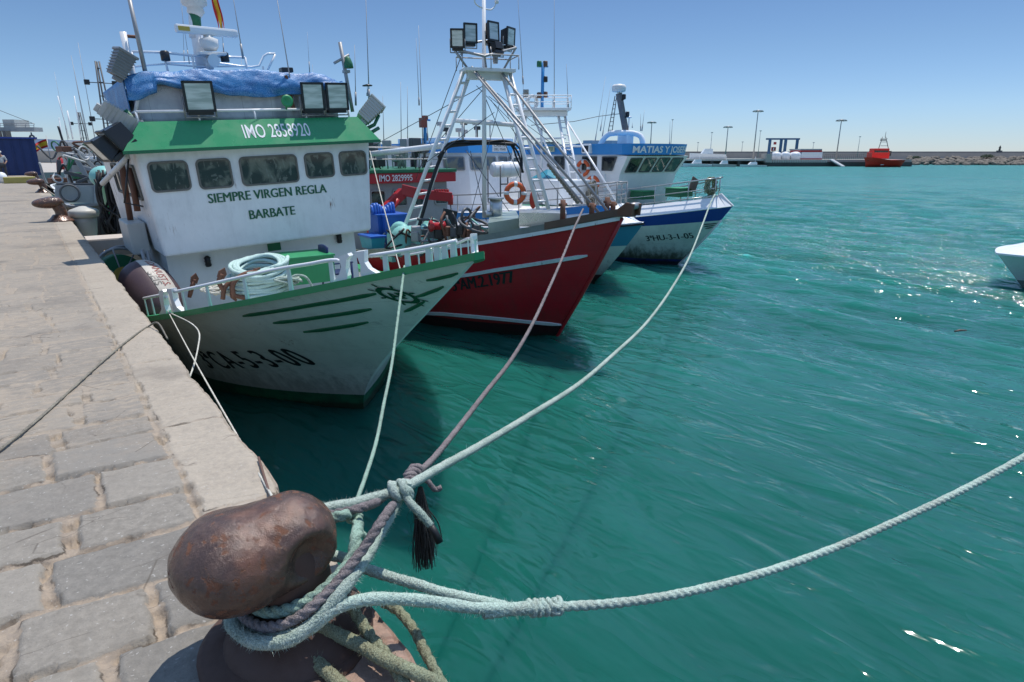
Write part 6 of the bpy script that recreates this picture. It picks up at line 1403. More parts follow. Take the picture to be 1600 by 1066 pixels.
# speedboat bow at the right edge
def speedboat():
    tip = at(1558, 394, Z=WZ + 1.02); yaw = -R(127); rk = .95; base = tip + Matrix.Rotation(yaw, 3, 'Z') @ Vector((0, rk, 0)); base.z = 0
    H = Hull(base.x, base.y, yaw=yaw, B0=.8, L0=3.6, n0=1.8, B1=1.5, L1=2.2, n1=2.4, fl=.45, rake=rk, len=6.5, zg=lambda y: 1.0 + .02 * y, vcuts=[.22])
    globals()['SPH'] = H
    r = thing('speedboat', 'white speedboat bow reaching into the harbour from the right', 'speedboat', world=False); r.matrix_world = H.M
    m = MB(); H.make(m, lambda v: 1 if v > .22 else 0, 50, 16); m.build('hull', [paint('grey_underside', (.25, .28, .27), .4, .3), white_clean], r)
    m = MB(); H.cap(m, .03, .06, .05); m.build('rubbing_strip', white_clean, r)
    m = MB(); Y_ = H.ys_list(-rk * .98, None, 26); V = []
    for y in Y_:
        b = max(0, H.b(y, 1)); V += [(x * b, y, H.zg(y) + .5 * (1 - x * x) * sm(-rk, 2, y) + .01) for x in (-1, -.7, -.35, 0, .35, .7, 1)]
    m.add(V, [(7 * i + k, 7 * i + k + 1, 7 * i + k + 8, 7 * i + k + 7) for i in range(26) for k in range(6)], True); m.build('foredeck', white_clean, r)
    m = MB(); m.hexa([(-.75, 2.4, 1.2), (.75, 2.4, 1.2), (.85, 4.6, 1.2), (-.85, 4.6, 1.2)], [(-.6, 3.1, 1.8), (.6, 3.1, 1.8), (.7, 4.5, 1.85), (-.7, 4.5, 1.85)]); m.build('cabin', white_clean, r)
speedboat()
c_ = at(1500, 517, Z=WZ + .03); m = MB(); m.tube([c_ + Vector((-.14, .05, 0)), c_ + Vector((-.02, .0, .015)), c_ + Vector((.15, -.07, 0))], [.018, .022, .012], 7); tag(m.build('driftwood', brownp, None, o=c_), 'short brown stick floating on open water below the speedboat', 'driftwood')

# ---------------------------------------------------------------- left background
def flag(P0, u, v, L_, h_, label, nseed=0):
    r = thing('flag', label, 'flag', P0, 'spanish flags'); rd = paint('flag_red', (.6, .02, .02), .7, .2); yl = paint('flag_yellow', (.8, .45, .02), .7, .2); u = Vector(u).normalized(); v = Vector(v).normalized(); n_ = u.cross(v)
    for k, (a, b, mt) in enumerate(((0, .25, rd), (.25, .75, yl), (.75, 1, rd))):
        m = MB(); m.grid(lambda s_, t_: P0 + u * (L_ * s_) + v * (h_ * (a + (b - a) * t_)) + n_ * (.12 * L_ * math.sin(s_ * 7 + t_ * 1.5 + nseed) * s_) - Vector((0, 0, .25 * L_ * s_ * s_)), 14, 4); m.build('stripe', mt, r)
    return r
def left_side():
    bb = paint('blue_cladding', (.008, .03, .13), .45, .3, scale=.4)
    Yb = 62.; a = at(62, 273, Y=Yb); zt = at(55, 217, Y=Yb).z; r = thing('container_building', 'tall dark blue clad building at the far end of the quay', 'building', (-4, Yb, 0))
    m = MB(); xe = at(53, 217, Y=Yb).x; m.box((xe - 8.5, Yb + 4, zt / 2), (17, 8, zt)); m.build('wall', bb, r)
    m = MB()
    for k in range(30): m.box((xe - .3 - .56 * k, Yb - .03, zt / 2), (.06, .05, zt - .1))
    m.build('cladding_ribs', bb, r); m = MB(); m.box((xe - 8.4, Yb + 4, zt + .05), (17.2, 8.3, .12)); m.build('roof_edge', navy, r)
    r = thing('loading_gantry', 'grey loading gantry with cabin and hanging pulley above the blue building', 'gantry', (-3, 66, 0)); D = 62
    m = MB(); fb(m, -60, 54, 199, 205.5, D, 1.2); m.build('beam', greyp, r)
    m = MB(); T = [at(x, 193, D=D) for x in (-60, -30, 0, 25, 40, 53)]; Bq = [at(x, 199, D=D) for x in (-60, -30, 0, 25, 40, 53)]; rail(m, T, Bq, .03, (.5,)); m.build('walkway_rail', galv, r)
    m = MB(); fb(m, 6, 24, 187, 199, D + .2, 2); cb = m.build('cabin', greycab, r); m = MB(); fb(m, 8, 16, 189, 197, D + .05, .2); m.build('window', glass_d, cb)
    for x in (-50, 4, 18): m = MB(); fb(m, x, x + 5, 205, 273, D + .4, .7); m.build('leg', dkgrey, r)
    m = MB(); p = at(48.5, 207, D=D); m.cyl(p, p - Vector((0, 0, .35)), .06); m.torus(p - Vector((0, 0, .5)), .22, .09, VH, 16, 8); m.build('pulley', dkgrey, r)
    m = MB(); m.cyl(at(-20, 165, D=D), at(54, 194, D=D), .025, n=5); m.build('stay_wire', dkgrey, r)
    # hill
    m = MB(); P0 = []
    hm = paint('distant_hillside', (.06, .10, .17), .95, .4, scale=.004)  # blue of the distant air painted into the hillside colour
    D = 2600.
    def hp(u, v):
        px = -200 + 1100 * u; y = 214.5 + 2.2 * math.sin(px * .02 + 1) + 1.5 * noise.noise(Vector((px * .03, 0, 0))) + 24 * sm(120, 700, px); p = at(px, 242, D=D); t_ = at(px, min(241, y), D=D); h_ = t_.z - p.z
        return Vector((p.x, p.y, p.z)) + VH * 600 * v + Vector((0, 0, h_ * math.sin(math.pi * min(1, v * 1.0) * .5) if v < 1 else h_)) + VH * (30 * noise.noise(Vector((px * .05, v * 4, 0))))
    m.grid(hp, 120, 8); struct(m.build('hill', hm))
    m = MB(); m.box((-54, 130, -.6), (134, 110, 1.0)); struct(m.build('far_quay', conc))
    # low white sheds beyond
    D = 120; r = fthing('shed', 'long low white roofed shed behind the spanish flag', 'building', 75, 240, D); m = MB(); fb(m, 50, 97, 236, 254, D, 8); m.build('wall', conc, r); m = MB(); fb(m, 48, 98, 233, 236.2, D - .5, 9); m.build('roof', white, r)
    # yellow kerb beam
    a = at(15, 286.5, Z=0); b = at(56, 286.5, Z=0); c = (a + b) / 2; yp = paint('yellow_paint_worn', (.42, .36, .10), .7, .6); r = thing('kerb_block', 'long worn yellow kerb block lying across the end of the quay', 'kerb block', c)
    m = MB(); m.box(c + Vector((-.1, .3, .17)), (1.45, .5, .34), None, .04); m.build('block_body', yp, r)
    # bag and person
    p = at(8, 279, Z=0); person(p, 'person in white cap and pale shirt standing by the yellow kerb block')
    c = at(4, 286, Z=0); m = MB(); m.ell(c + Vector((0, .1, .25)), (.3, .3, .34), 18, 12, fn=lambda v: 1 + .12 * noise.noise(v * 3)); tag(m.build('sack', white, None, o=c), 'bulging white sack on the ground left of the yellow kerb block', 'sack')
    flag(at(73, 217, D=50), (-1, 0, -.25), (0, 0, -1), .95, .62, 'spanish flag flying from a thin staff over the grey trawlers')
    m = MB(); m.cyl(at(72, 212, D=50), at(80, 255, D=50), .025, n=6); tag(m.build('flagstaff', galv, None, o=at(80, 255, D=50)), 'thin staff carrying the flag near the blue building', 'flagstaff')
def person(p, label):
    r = thing('person', label, 'person', p); bm = bmesh.new()
    J = {'pelvis': (0, 0, .93), 'spine': (0, .02, 1.15), 'chest': (0, .03, 1.36), 'neck': (0, .0, 1.50), 'head': (0, -.02, 1.60), 'top': (0, -.02, 1.74),
         'hl': (-.1, 0, .88), 'kl': (-.12, -.02, .50), 'al': (-.13, .02, .09), 'tl': (-.14, -.12, .04), 'hr': (.1, 0, .88), 'kr': (.12, -.05, .50), 'ar': (.13, .03, .09), 'tr': (.14, -.1, .04),
         'sl': (-.19, .03, 1.42), 'el': (-.27, .02, 1.13), 'wl': (-.2, -.14, .95), 'fl': (-.16, -.2, .9), 'sr': (.19, .03, 1.42), 'er': (.29, .04, 1.13), 'wr': (.2, -.12, .97), 'fr': (.15, -.18, .93)}
    rad = {'pelvis': .14, 'spine': .13, 'chest': .15, 'neck': .055, 'head': .09, 'top': .07, 'hl': .1, 'kl': .065, 'al': .045, 'tl': .04, 'hr': .1, 'kr': .065, 'ar': .045, 'tr': .04, 'sl': .065, 'el': .045, 'wl': .032, 'fl': .035, 'sr': .065, 'er': .045, 'wr': .032, 'fr': .035}
    E_ = [('pelvis', 'spine'), ('spine', 'chest'), ('chest', 'neck'), ('neck', 'head'), ('head', 'top'), ('pelvis', 'hl'), ('hl', 'kl'), ('kl', 'al'), ('al', 'tl'), ('pelvis', 'hr'), ('hr', 'kr'), ('kr', 'ar'), ('ar', 'tr'), ('chest', 'sl'), ('sl', 'el'), ('el', 'wl'), ('wl', 'fl'), ('chest', 'sr'), ('sr', 'er'), ('er', 'wr'), ('wr', 'fr')]
    def skin(names, mul, mat_, nm, edges=None, extra=None):
        me = bpy.data.meshes.new(nm); idx = {n_: i for i, n_ in enumerate(names)}; me.from_pydata([J[n_] for n_ in names], [(idx[a], idx[b]) for a, b in E_ if a in idx and b in idx], [])
        b_ = bmesh.new(); b_.from_mesh(me); ly = b_.verts.layers.skin.verify(); b_.verts.ensure_lookup_table()
        for n_ in names: q = rad[n_] * mul; b_.verts[idx[n_]][ly].radius = (q, q); b_.verts[idx[n_]][ly].use_root = (n_ == 'pelvis')
        b_.to_mesh(me); b_.free()
        ob = bpy.data.objects.new(nm, me); COL.objects.link(ob); ob.parent = r; ob.modifiers.new('s', 'SKIN'); s_ = ob.modifiers.new('d', 'SUBSURF'); s_.levels = 2; s_.render_levels = 2; me.materials.append(mat_); return ob
    skinm = paint('skin', (.42, .24, .16), .6, .1); skin(list(J), 1., skinm, 'body')
    skin(['chest', 'spine', 'pelvis', 'sl', 'el', 'sr', 'er'], 1.18, paint('pale_shirt', (.45, .47, .46), .8, .2), 'shirt')
    skin(['pelvis', 'hl', 'kl', 'al', 'hr', 'kr', 'ar'], 1.2, paint('dark_trousers', (.05, .05, .055), .85, .2), 'trousers')
    m = MB(); m.ell((0, -.02, 1.70), (.115, .13, .085)); m.box((0, -.16, 1.68), (.15, .1, .015), None, .005); m.build('cap', paint('white_cap', (.7, .7, .6), .8, .1), r, o=(0, 0, 0))
left_side()

def trawler(name, label, c, y0, ln, hullc, housec, zdeck=1.0, wy=9, ww=3.4, wh_=2.2, mast=None, seed=0, gallows=True, group='grey trawlers astern along the quay', ants=()):
    rr = random.Random(seed); H = Hull(c, y0, B0=2.2, L0=5, n0=2.2, B1=2.5, L1=6, n1=2., fl=1.1, rake=1.8, len=ln, zg=lambda y: zdeck + .5 + .7 * max(0, 1 - (y + 1.8) / 6) ** 2, vcuts=[])
    r = thing(name, label, 'fishing boat', world=False, group=group); r.matrix_world = H.M
    basic_hull(r, H, [hullc], lambda v: 0, lambda y: H.zg(y) - .6, housec, dict(out=.04, inn=.1, h=.08), inner=greyp)
    m = MB(); m.box((0, wy + 2, zdeck + wh_ / 2), (ww, 4, wh_), None, .06); wo = m.build('wheelhouse', housec, r)
    for k in range(4): m = MB(); xa = -ww / 2 + .25 + k * (ww - .4) / 4; window(m, [(xa, wy - .004, zdeck + wh_ * .58), (xa + ww * .17, wy - .004, zdeck + wh_ * .58), (xa + ww * .17, wy - .004, zdeck + wh_ * .84), (xa, wy - .004, zdeck + wh_ * .84)], .05, .03, .02); m.build('window', [dkgrey, glass_d], wo)
    m = MB(); m.box((0, wy + 1.9, zdeck + wh_ + .06), (ww + .3, 4.3, .12), None, .02); m.build('roof', white, r)
    zr = zdeck + wh_ + .12
    m = MB(); rail(m, [(-ww / 2, wy, zr + .6), (ww / 2, wy, zr + .6), (ww / 2, wy + 3, zr + .6)], [(-ww / 2, wy, zr), (ww / 2, wy, zr), (ww / 2, wy + 3, zr)], .02, (.5,)); m.build('roof_rail', galv, r)
    for k in range(7):
        x = rr.uniform(-ww / 2 + .2, ww / 2 - .2); y = wy + rr.uniform(.3, 3); h_ = rr.uniform(.2, .8); m = MB(); m.cyl((x, y, zr), (x, y, zr + h_), .025); m.box((x, y, zr + h_), (rr.uniform(.15, .4), .2, rr.uniform(.1, .25)), Matrix.Rotation(rr.uniform(0, 3), 3, 'Z'), .02); m.build('roof_fitting', [dkgrey, greyp, blackp, redp][k % 4], r)
    m = MB(); hm_ = mast or 4.5
    for sx, sy in ((-.25, -.2), (.25, -.2), (0, .25)): m.cyl((sx, wy + 2 + sy, zr), (sx * .3, wy + 2 + sy * .3, zr + hm_), .035, n=6)
    for k in range(7): z = zr + hm_ * (k + .5) / 7; q = 1 - .7 * (k + .5) / 7; m.tube([(-.25 * q, wy + 2 - .2 * q, z), (.25 * q, wy + 2 - .2 * q, z), (0, wy + 2 + .25 * q, z)], .018, 5, closed=True)
    ms = m.build('lattice_mast', dkgrey, r)
    for z, wd in ((.78, .55), (.4, .6)):
        for s_ in (-1, 1): m = MB(); m.cyl((0, wy + 2, zr + hm_ * z), (s_ * wd, wy + 2, zr + hm_ * z), .02, n=5); m.box((s_ * wd, wy + 1.95, zr + hm_ * z), (.22, .18, .22), None, .02); m.build('floodlight', blackp, ms)
    if gallows:
        for k in range(5):
            y = 1 + k * 1.5 + rr.uniform(-.3, .3); m = MB(); s_ = rr.choice((-1, 1)); m.box((rr.uniform(-1.4, 1.4), y, zdeck + .7), (.16, .16, 2.6), Matrix.Rotation(rr.uniform(-.9, .9), 3, 'Y') @ Matrix.Rotation(rr.uniform(-.4, .4), 3, 'X'), .02); m.build('derrick', greyp, r)
        m = MB(); m.box((0, 2.2, zdeck + 1.5), (3.6, .18, .18), None, .02)
        for s_ in (-1, 1): m.box((s_ * 1.75, 2.2, zdeck + .6), (.16, .16, 1.8), None, .02)
        m.build('gallows', greyp, r)
        for k in range(12):
            m = MB(); p = Vector((rr.uniform(-1.9, 1.9), rr.uniform(.2, 7.5), zdeck - .05 + rr.uniform(0, .25)))
            if k % 3: m.box(p, (rr.uniform(.3, .8), rr.uniform(.3, .8), rr.uniform(.25, .7)), Matrix.Rotation(rr.uniform(0, 3), 3, 'Z'), .03)
            else: m.lathe([(.02, -.3), (.28, -.28), (.28, .28), (.02, .3)], p + Vector((0, 0, .2)), (rr.random(), rr.random(), 0.1), 14)
            m.build('deck_gear', [greyp, dkgrey, beigep, rustm, white, dkgreen, tealp][k % 7], r)
    for (x, y, h_) in ants: antenna(r, (x, y, zr), (x + rr.uniform(-.1, .1), y, zr + h_), .022, galv)
    return r, H
GT, GTH = trawler('fishing_boat', 'grey trawler with derricks crowding its deck just beyond the green cabinet', 3.6, 25.0, 19, hull_material('grey_trawler_hull', (.20, .22, .22), (.05, .06, .07), .2), greyp, 1.35, 9.5, 2.6, 2.1, 4.2, 3, ants=((-1, 10, 4.2), (.9, 11, 3.5), (-.6, 12, 5)))
trawler('fishing_boat', 'dark hulled trawler with a red tarpaulin moored near the blue building', 3.9, 46.5, 14, hull_material('dark_trawler_hull', (.03, .07, .07), (.05, .03, .02), .2), white, 1.0, 8, 3, 1.9, 3.5, 8, ants=((-1, 9, 6), (.2, 10, 7)))
for k, (a_, b_, Y_, w_) in enumerate((((116, 243), (137, 280), 27, .15), ((124, 240), (164, 278), 28, .13), ((100, 269), (152, 281), 26.5, .12), ((130, 262), (200, 282), 27.5, .12), ((148, 232), (178, 290), 29, .12), ((92, 250), (92, 300), 28, .12), ((107, 240), (112, 292), 28.5, .12), ((140, 250), (205, 262), 30, .1), ((88, 290), (176, 290), 26, .16), ((150, 262), (150, 318), 25.5, .12), ((156, 250), (190, 244), 28, .1), ((120, 285), (165, 268), 26, .09))):
    a_ = GTH.lp(*a_, Y=Y_); b_ = GTH.lp(*b_, Y=Y_); d_ = b_ - a_; m = MB(); m.box((a_ + b_) / 2, (d_.length, w_, w_), d_.to_track_quat('X', 'Z').to_matrix(), .015); m.build('derrick', [greyp, greycab, dkgrey][k % 3], GT)
m = MB(); m.grid(lambda u, v: GTH.lp(86 + 66 * u, 290 + 27 * v, Y=25.6), 2, 2, False); m.build('bulwark_plate', greyp, GT).modifiers.new('t', 'SOLIDIFY').thickness = .06
m = MB(); a_ = GTH.lp(130, 240, Y=38); m.box(a_ - Vector((0, -.8, .3)), (1.6, 1.6, 1.7), None, .04); cb_ = m.build('deck_cabin', greycab, GT); m = MB(); window(m, [a_ + Vector(q) for q in ((-.35, -.004, .0), (.25, -.004, .0), (.25, -.004, .35), (-.35, -.004, .35))], .04, .03, .02); m.build('window', [dkgrey, glass_d], cb_)
for a_, b_, r_ in (((150, 222), (186, 224), .05), ((126, 216), (116, 150), .02), ((114, 218), (105, 173), .03), ((108, 217), (90, 150), .02), ((100, 236), (92, 184), .02)): m = MB(); m.cyl(GTH.lp(*a_, Y=36), GTH.lp(*b_, Y=36), r_, n=6); m.build('pole', white, GT)
m = MB(); m.torus(GTH.lp(109, 302, Y=25.4), .26, .035, (0, 1, 0), 24, 8); m.build('guide_ring', dkgrey, GT)
_rr = random.Random(44)
for k in range(80):
    p = GTH.lp(_rr.uniform(86, 205), _rr.uniform(228, 300), Y=_rr.uniform(26, 33)); m = MB()
    if k % 3 == 0: m.box(p, (_rr.uniform(.2, .55), .3, _rr.uniform(.15, .4)), Matrix.Rotation(_rr.uniform(0, 3), 3, 'Z'), .02)
    elif k % 3 == 1: m.torus(p, _rr.uniform(.1, .25), .03, (_rr.gauss(0, 1), 1, _rr.gauss(0, .4)), 16, 6)
    else: m.tube(spline([p, p + Vector((_rr.gauss(0, .3), 0, _rr.gauss(0, .25))), p + Vector((_rr.gauss(0, .5), 0, _rr.gauss(0, .3)))], .1), .035, 6)
    m.build('deck_gear', [greyp, dkgrey, greycab, rustm, blackp, dkgreen, dkgrey][k % 7], GT)
c_ = at(95, 257, D=44.); m = MB(); m.grid(lambda u, v: c_ + Vector((-.3 + .62 * u, -.3 + .6 * v, -.35 + .85 * math.sin(math.pi * u) ** .5 * math.sin(math.pi * v) ** .5 + .05 * noise.noise(Vector((u * 6, v * 6, 0))))), 14, 10); tag(m.build('tarpaulin', redp, None, o=c_), 'crumpled dark red tarpaulin over gear on the dark hulled trawler', 'tarpaulin').modifiers.new('t', 'SOLIDIFY').thickness = .03
c_ = at(129, 303, D=26.5); m = MB(); m.ell(c_, (.26, .26, .42), 18, 12, Matrix.Rotation(R(-32), 3, 'Y')); tag(m.build('float', paint('faded_pink_float', (.6, .42, .38), .5, .4), None, o=c_), 'faded pink and white float lying on the grey trawler', 'fishing float')
trawler('fishing_boat', 'grey roofed fishing boat whose cluttered top shows behind the red fascia', 9.3, 31.0, 17, hull_material('pale_trawler_hull', (.5, .5, .5), (.05, .06, .07), .2), greyp, 1.0, 5, 3.6, 2.4, 3.2, 21, False, 'boats moored in the second row', ((-1.2, 6, 4.5), (-.4, 7, 6), (.8, 6, 5), (1.5, 8, 4)))
trawler('fishing_boat', 'white topped fishing boat showing between the tall mast legs', 14.6, 33.5, 17, hull_material('blue_trawler_hull', (.1, .2, .35), (.05, .06, .07), .2), white, 1.0, 5, 3.6, 2.3, 2.6, 22, False, 'boats moored in the second row', ((-1.2, 6, 4.5), (.6, 7, 5.5)))
flag(GH.W(GH.lp(327, -14, Y=13.3)), (.15, .05, -1), (1, 0, .1), .55, .12, 'spanish flag hanging limp by the satellite dome of the green and white boat', 2)
c_ = at(856, 276, Y=17.2); r_ = thing('skylight', 'small teal pyramid roofed hatch on the white deck behind the lamp mast', 'skylight', c_); m = MB(); m.hexa([c_ + Vector((sx * .42, sy * .42, -.05)) for sx, sy in ((-1, -1), (1, -1), (1, 1), (-1, 1))], [c_ + Vector((sx * .03, sy * .03, .24)) for sx, sy in ((-1, -1), (1, -1), (1, 1), (-1, 1))]); m.build('pyramid_roof', paint('teal_roof', (.03, .25, .33), .4, .2), r_); m = MB(); m.box(c_ - Vector((0, 0, .3)), (.7, .7, .5)); m.build('skylight_box', white, r_)
# ================================================================ bollards and mooring ropes
def iron():
    t = NT('cast_iron_bollard'); n1 = t.noise(4.5, 6, .65); n2 = t.noise(22, 6, .75); n3 = t.noise(90, 4, .8); n4 = t.noise(15, 5, .65, dist=.8)
    base = t.mix(t.ramp(n2, .3, .7), (.062, .037, .029), (.125, .074, .053)); base = t.mix(t.math('MULTIPLY', t.ramp(n1, .45, .7), .7), base, (.20, .085, .045))
    pit = t.ramp(t.math('ADD', t.math('MULTIPLY', n4, .55), t.math('MULTIPLY', n2, .45)), .535, .575)
    base = t.mix(t.math('MULTIPLY', pit, .8), base, t.mix(n3, (.07, .022, .012), (.24, .09, .035)))
    base = t.mix(t.math('MULTIPLY', t.ramp(n3, .62, .72), .5), base, (.33, .24, .21))
    t.col(base); t.set(Metallic=.12, Roughness=t.ramp(t.math('ADD', t.math('MULTIPLY', pit, .8), t.math('MULTIPLY', n2, .5)), .25, .9, .17, .8)); t.b.inputs['Specular IOR Level'].default_value = .6
    a = t.bump(n2, .45, .012); b = t.bump(t.math('MULTIPLY', pit, -1), .5, .006, a); t.bump(n3, .6, .0035, b); return t.m
IRON = iron()
IRONB = paint('rusty_bollard_base', (.085, .045, .032), .8, .5, .5, scale=3)
NX, NY = .50, 1.87
def bollard(far=False):
    r = thing('bollard', 'big rusty brown bollard wrapped in mooring ropes at the edge of the quay', 'bollard', (NX, NY, 0), 'iron bollards along the quay edge')
    m = MB(); A = Vector((.325, 1.905, .352)); B = Vector((.500, 1.885, .372)); C0 = (A * .5 + B * .5) + Vector((0, 0, .0))
    if far: A = Vector((.26, 1.87, .44)); B = Vector((.50, 1.87, .46)); C0 = Vector((.34, 1.87, .455))
    n_, k_ = (40, 28) if far else (120, 84); V = []; Fs = []
    def sd(p):
        def el(p, c, rx, ry, rz): q = p - c; return (Vector((q.x / rx, q.y / ry, q.z / rz)).length - 1) * min(rx, ry, rz)
        if far:
            a = el(p, A, .21, .17, .11); b = el(p, B, .20, .17, .13); k = .14; h = max(0, min(1, .5 + .5 * (b - a) / k)); return b * (1 - h) + a * h - k * h * (1 - h)
        a = el(p, A, .190, .195, .160); b = el(p, B, .148, .165, .150)
        k = .06; h = max(0, min(1, .5 + .5 * (b - a) / k)); d = b * (1 - h) + a * h - k * h * (1 - h)
        # worn hollow facing the viewer on the smaller lobe
        c = (p - Vector((.540, 1.675, .350))).length - .115; kk = .022; h2 = max(0, min(1, .5 - .5 * (d + c) / kk)); d = d * (1 - h2) + (-c) * h2 + kk * h2 * (1 - h2)
        return d + .004 * noise.noise(p * 9) + .003 * noise.noise(p * 26)
    for i in range(k_ + 1):
        ph = math.pi * i / k_
        for j in range(n_):
            th = 2 * math.pi * j / n_; d = Vector((math.sin(ph) * math.cos(th), math.sin(ph) * math.sin(th), math.cos(ph))); t_ = .42
            lo, hi = .01, .5
            for _ in range(26):
                md = (lo + hi) / 2
                if sd(C0 + d * md) > 0: hi = md
                else: lo = md
            V.append(C0 + d * lo)
    for i in range(k_):
        for j in range(n_): Fs.append((i * n_ + j, (i + 1) * n_ + j, (i + 1) * n_ + (j + 1) % n_, i * n_ + (j + 1) % n_))
    m.add(V, Fs, True); m.build('head', IRON, r)
    if far:
        m = MB(); m.tube(spline([(.60, 1.87, -.01), (.60, 1.87, .1), (.60, 1.87, .25), (.53, 1.87, .42)], .03), .13, 20); m.lathe([(.30, -.01), (.27, .03), (.20, .08), (.14, .16)], (.56, NY, 0), n=24); m.build('neck', IRON, r); return r
    m = MB(); m.tube(spline([(.50, 1.87, -.01), (.50, 1.87, .12), (.49, 1.875, .25), (.45, 1.89, .36)], .01), .118, 32)
    m.lathe([(.25, -.01), (.248, .02), (.215, .05), (.16, .085), (.12, .13), (.11, .2)], (NX - .01, NY, 0), n=40); m.build('neck', IRONB, r)
    m = MB(); m.lathe([(.285, -.02), (.285, .012), (.27, .022), (.2, .024)], (NX - .05, NY, 0), n=40); m.build('base_plate', IRONB, r)
    return r
BOL = bollard()
def copy_tree(o, parent=None):
    c = o.copy(); COL.objects.link(c)
    if parent: c.parent = parent
    for ch in [q for q in bpy.data.objects if q.parent == o]: copy_tree(ch, c)
    return c
BOL2 = bollard(True); BOL2.name = 'bollard'
for y, lb in ((19.2, 'dark hooked bollard standing bare on the quay beside the grey ventilator'), (34.0, 'hooked bollard with a pale rope, third along the quay edge'), (47.5, 'small distant bollard by the end of the yellow kerb block')):
    k = BOL2 if y < 20 else copy_tree(BOL2); k.location = (.47, y, 0); k['label'] = lb

# big ropes
B1 = at(1117, 304, X=17.55); B2 = at(911, 327, X=8.0); B3 = at(632, 416, X=2.95)
NK = Vector((NX, NY, .2))
K1 = at(627, 766, A=NK, B=B1); K2 = at(648, 742, A=NK, B=B2); K3 = at(552, 806, A=NK, B=B3)
d1 = (K1 - EYEV).dot(FW); d2 = (K2 - EYEV).dot(FW); d3 = (K3 - EYEV).dot(FW)
def Q(L_): return [at(x, y, D=d) for x, y, d in L_]
def vp(L_, B): return [at(x, y, A=NK, B=B) for x, y in L_]
loopA = Q([(600, 773, d1 - .03), (550, 787, (d1 + 2.35) / 2), (492, 801, 2.36), (430, 850, 2.38), (372, 925, 2.28), (360, 965, 2.14), (372, 988, 2.03), (405, 1004, 1.95), (452, 1000, 1.93), (498, 966, 1.96), (548, 905, 2.03), (592, 836, (2.1 + d1) / 2), (618, 790, d1 - .02)])
fz = dict(fuzz=2600)
m = rope_obj([K1] + loopA + [K1 + Vector((.005, 0, .01))], .0215, None, strands=8, pitch=16, fuzz=8000, n=20, seed=1, step=.006)
rope_obj([K1] + vp([(680, 735), (740, 702), (830, 648), (905, 600), (960, 553), (1010, 505), (1050, 450), (1078, 400), (1098, 350), (1110, 318)], B1) + [B1], .0215, None, strands=8, pitch=16, mb=m, fuzz=3000, seed=2, n=14)
# hitch
rr = random.Random(2)
def hitch(m, c, ax, R_, rad, n_, seed, squash=.8):
    ax = Vector(ax).normalized(); u = ax.orthogonal().normalized(); v = ax.cross(u); P = []
    for i in range(n_ * 20):
        a = 2 * math.pi * i / 20; t_ = i / (n_ * 20) - .5; P.append(c + ax * (t_ * rad * 2.3 * n_ + .006 * math.sin(a * 2 + seed)) + (u * math.cos(a) + v * math.sin(a) * squash) * R_)
    rope_obj(P, rad, None, strands=8 if rad > .019 else 3, pitch=14 if rad > .019 else 6.5, mb=m, fuzz=700 if rad > .019 else 0, seed=seed, step=.006)
hitch(m, K1, (K1 - loopA[0]), .034, .019, 2, 1); hitch(m, K1 + Vector((.005, -.01, -.015)), (loopA[-2] - K1), .030, .019, 1, 2)
rope_obj([K1] + Q([(642, 787, d1 - .04), (660, 806, d1 - .05), (673, 822, d1 - .05)]), .0175, None, strands=8, pitch=14, mb=m, fuzz=500, seed=3, step=.006)
o1 = thing('mooring_rope', 'thick fuzzy pale teal rope from the navy banded boat looped round the rusty bollard', 'rope', K1, 'mooring ropes made fast to the big bollard')
m.build('rope', r_teal, o1); m = MB(); m.tube(Q([(672, 821, d1 - .05), (680, 833, d1 - .05), (687, 848, d1 - .05)]), .0165, 12); m.build('taped_end', black, o1)
# grey rope
m = rope_obj([K2] + Q([(612, 768, d2 - .03), (560, 795, 2.3), (505, 809, 2.33), (440, 855, 2.36), (385, 915, 2.26), (377, 950, 2.13), (392, 972, 2.03), (425, 980, 1.97), (470, 962, 1.95), (515, 922, 1.99), (560, 868, 2.06), (598, 812, 2.14), (625, 775, d2 - .03)]) + [K2], .0165, None, mb=None, seed=4, n=18, step=.005)
rope_obj([K2] + vp([(672, 722), (712, 674), (760, 612), (797, 565), (830, 510), (856, 455), (880, 400), (898, 355)], B2) + [B2], .0175, None, mb=m, seed=5, n=16)
hitch(m, K2 + Vector((0, .01, .005)), (B2 - NK), .027, .0165, 3, 4, .9); hitch(m, K2 + (K2 - B2).normalized() * .07, (B2 - NK), .022, .0155, 2, 6, .9)
rope_obj([K2] + Q([(668, 752, d2), (680, 765, d2 + .01), (690, 762, d2 + .02)]), .014, None, mb=m, seed=7, step=.005)
o2 = thing('mooring_rope', 'grey purple three strand rope leading from the red bow to the rusty bollard', 'rope', K2, 'mooring ropes made fast to the big bollard'); m.build('rope', r_grey, o2)
m = MB(); rr = random.Random(6); top = at(657, 762, D=d2 + .02)
for k in range(260):
    a = rr.uniform(0, 6.28); q = rr.random() ** .5; w0 = .012 * q; w1 = .040 * q + .012 * rr.gauss(0, 1); L_ = rr.uniform(.30, .50); off = Vector((math.cos(a), math.sin(a), 0)); dr = RT * rr.gauss(.006, .012)
    P = [top + off * w0, top + off * (w0 + w1) * .5 - Vector((0, 0, L_ * .33)) + RT * rr.gauss(-.004, .006), top + off * w1 + dr - Vector((0, 0, L_ * .66)) + RT * rr.gauss(0, .006), top + off * w1 * 1.05 + dr * 1.4 - Vector((0, 0, L_))]
    m.tube(spline(P, .03), .0021, 4, cap=False)
for k in range(16):
    P = [top - Vector((0, 0, .05 + .02 * k))]; d = RT * rr.uniform(-.05, .05) + UP * rr.uniform(-.03, .03)
    P += [P[0] + d, P[0] + d * 1.6 - Vector((0, 0, .04)), P[0] + d * 1.3 - Vector((0, 0, .09))]; m.tube(spline(P, .01), .0007, 3, cap=False)
m.build('frayed_tail', r_fray, o2)
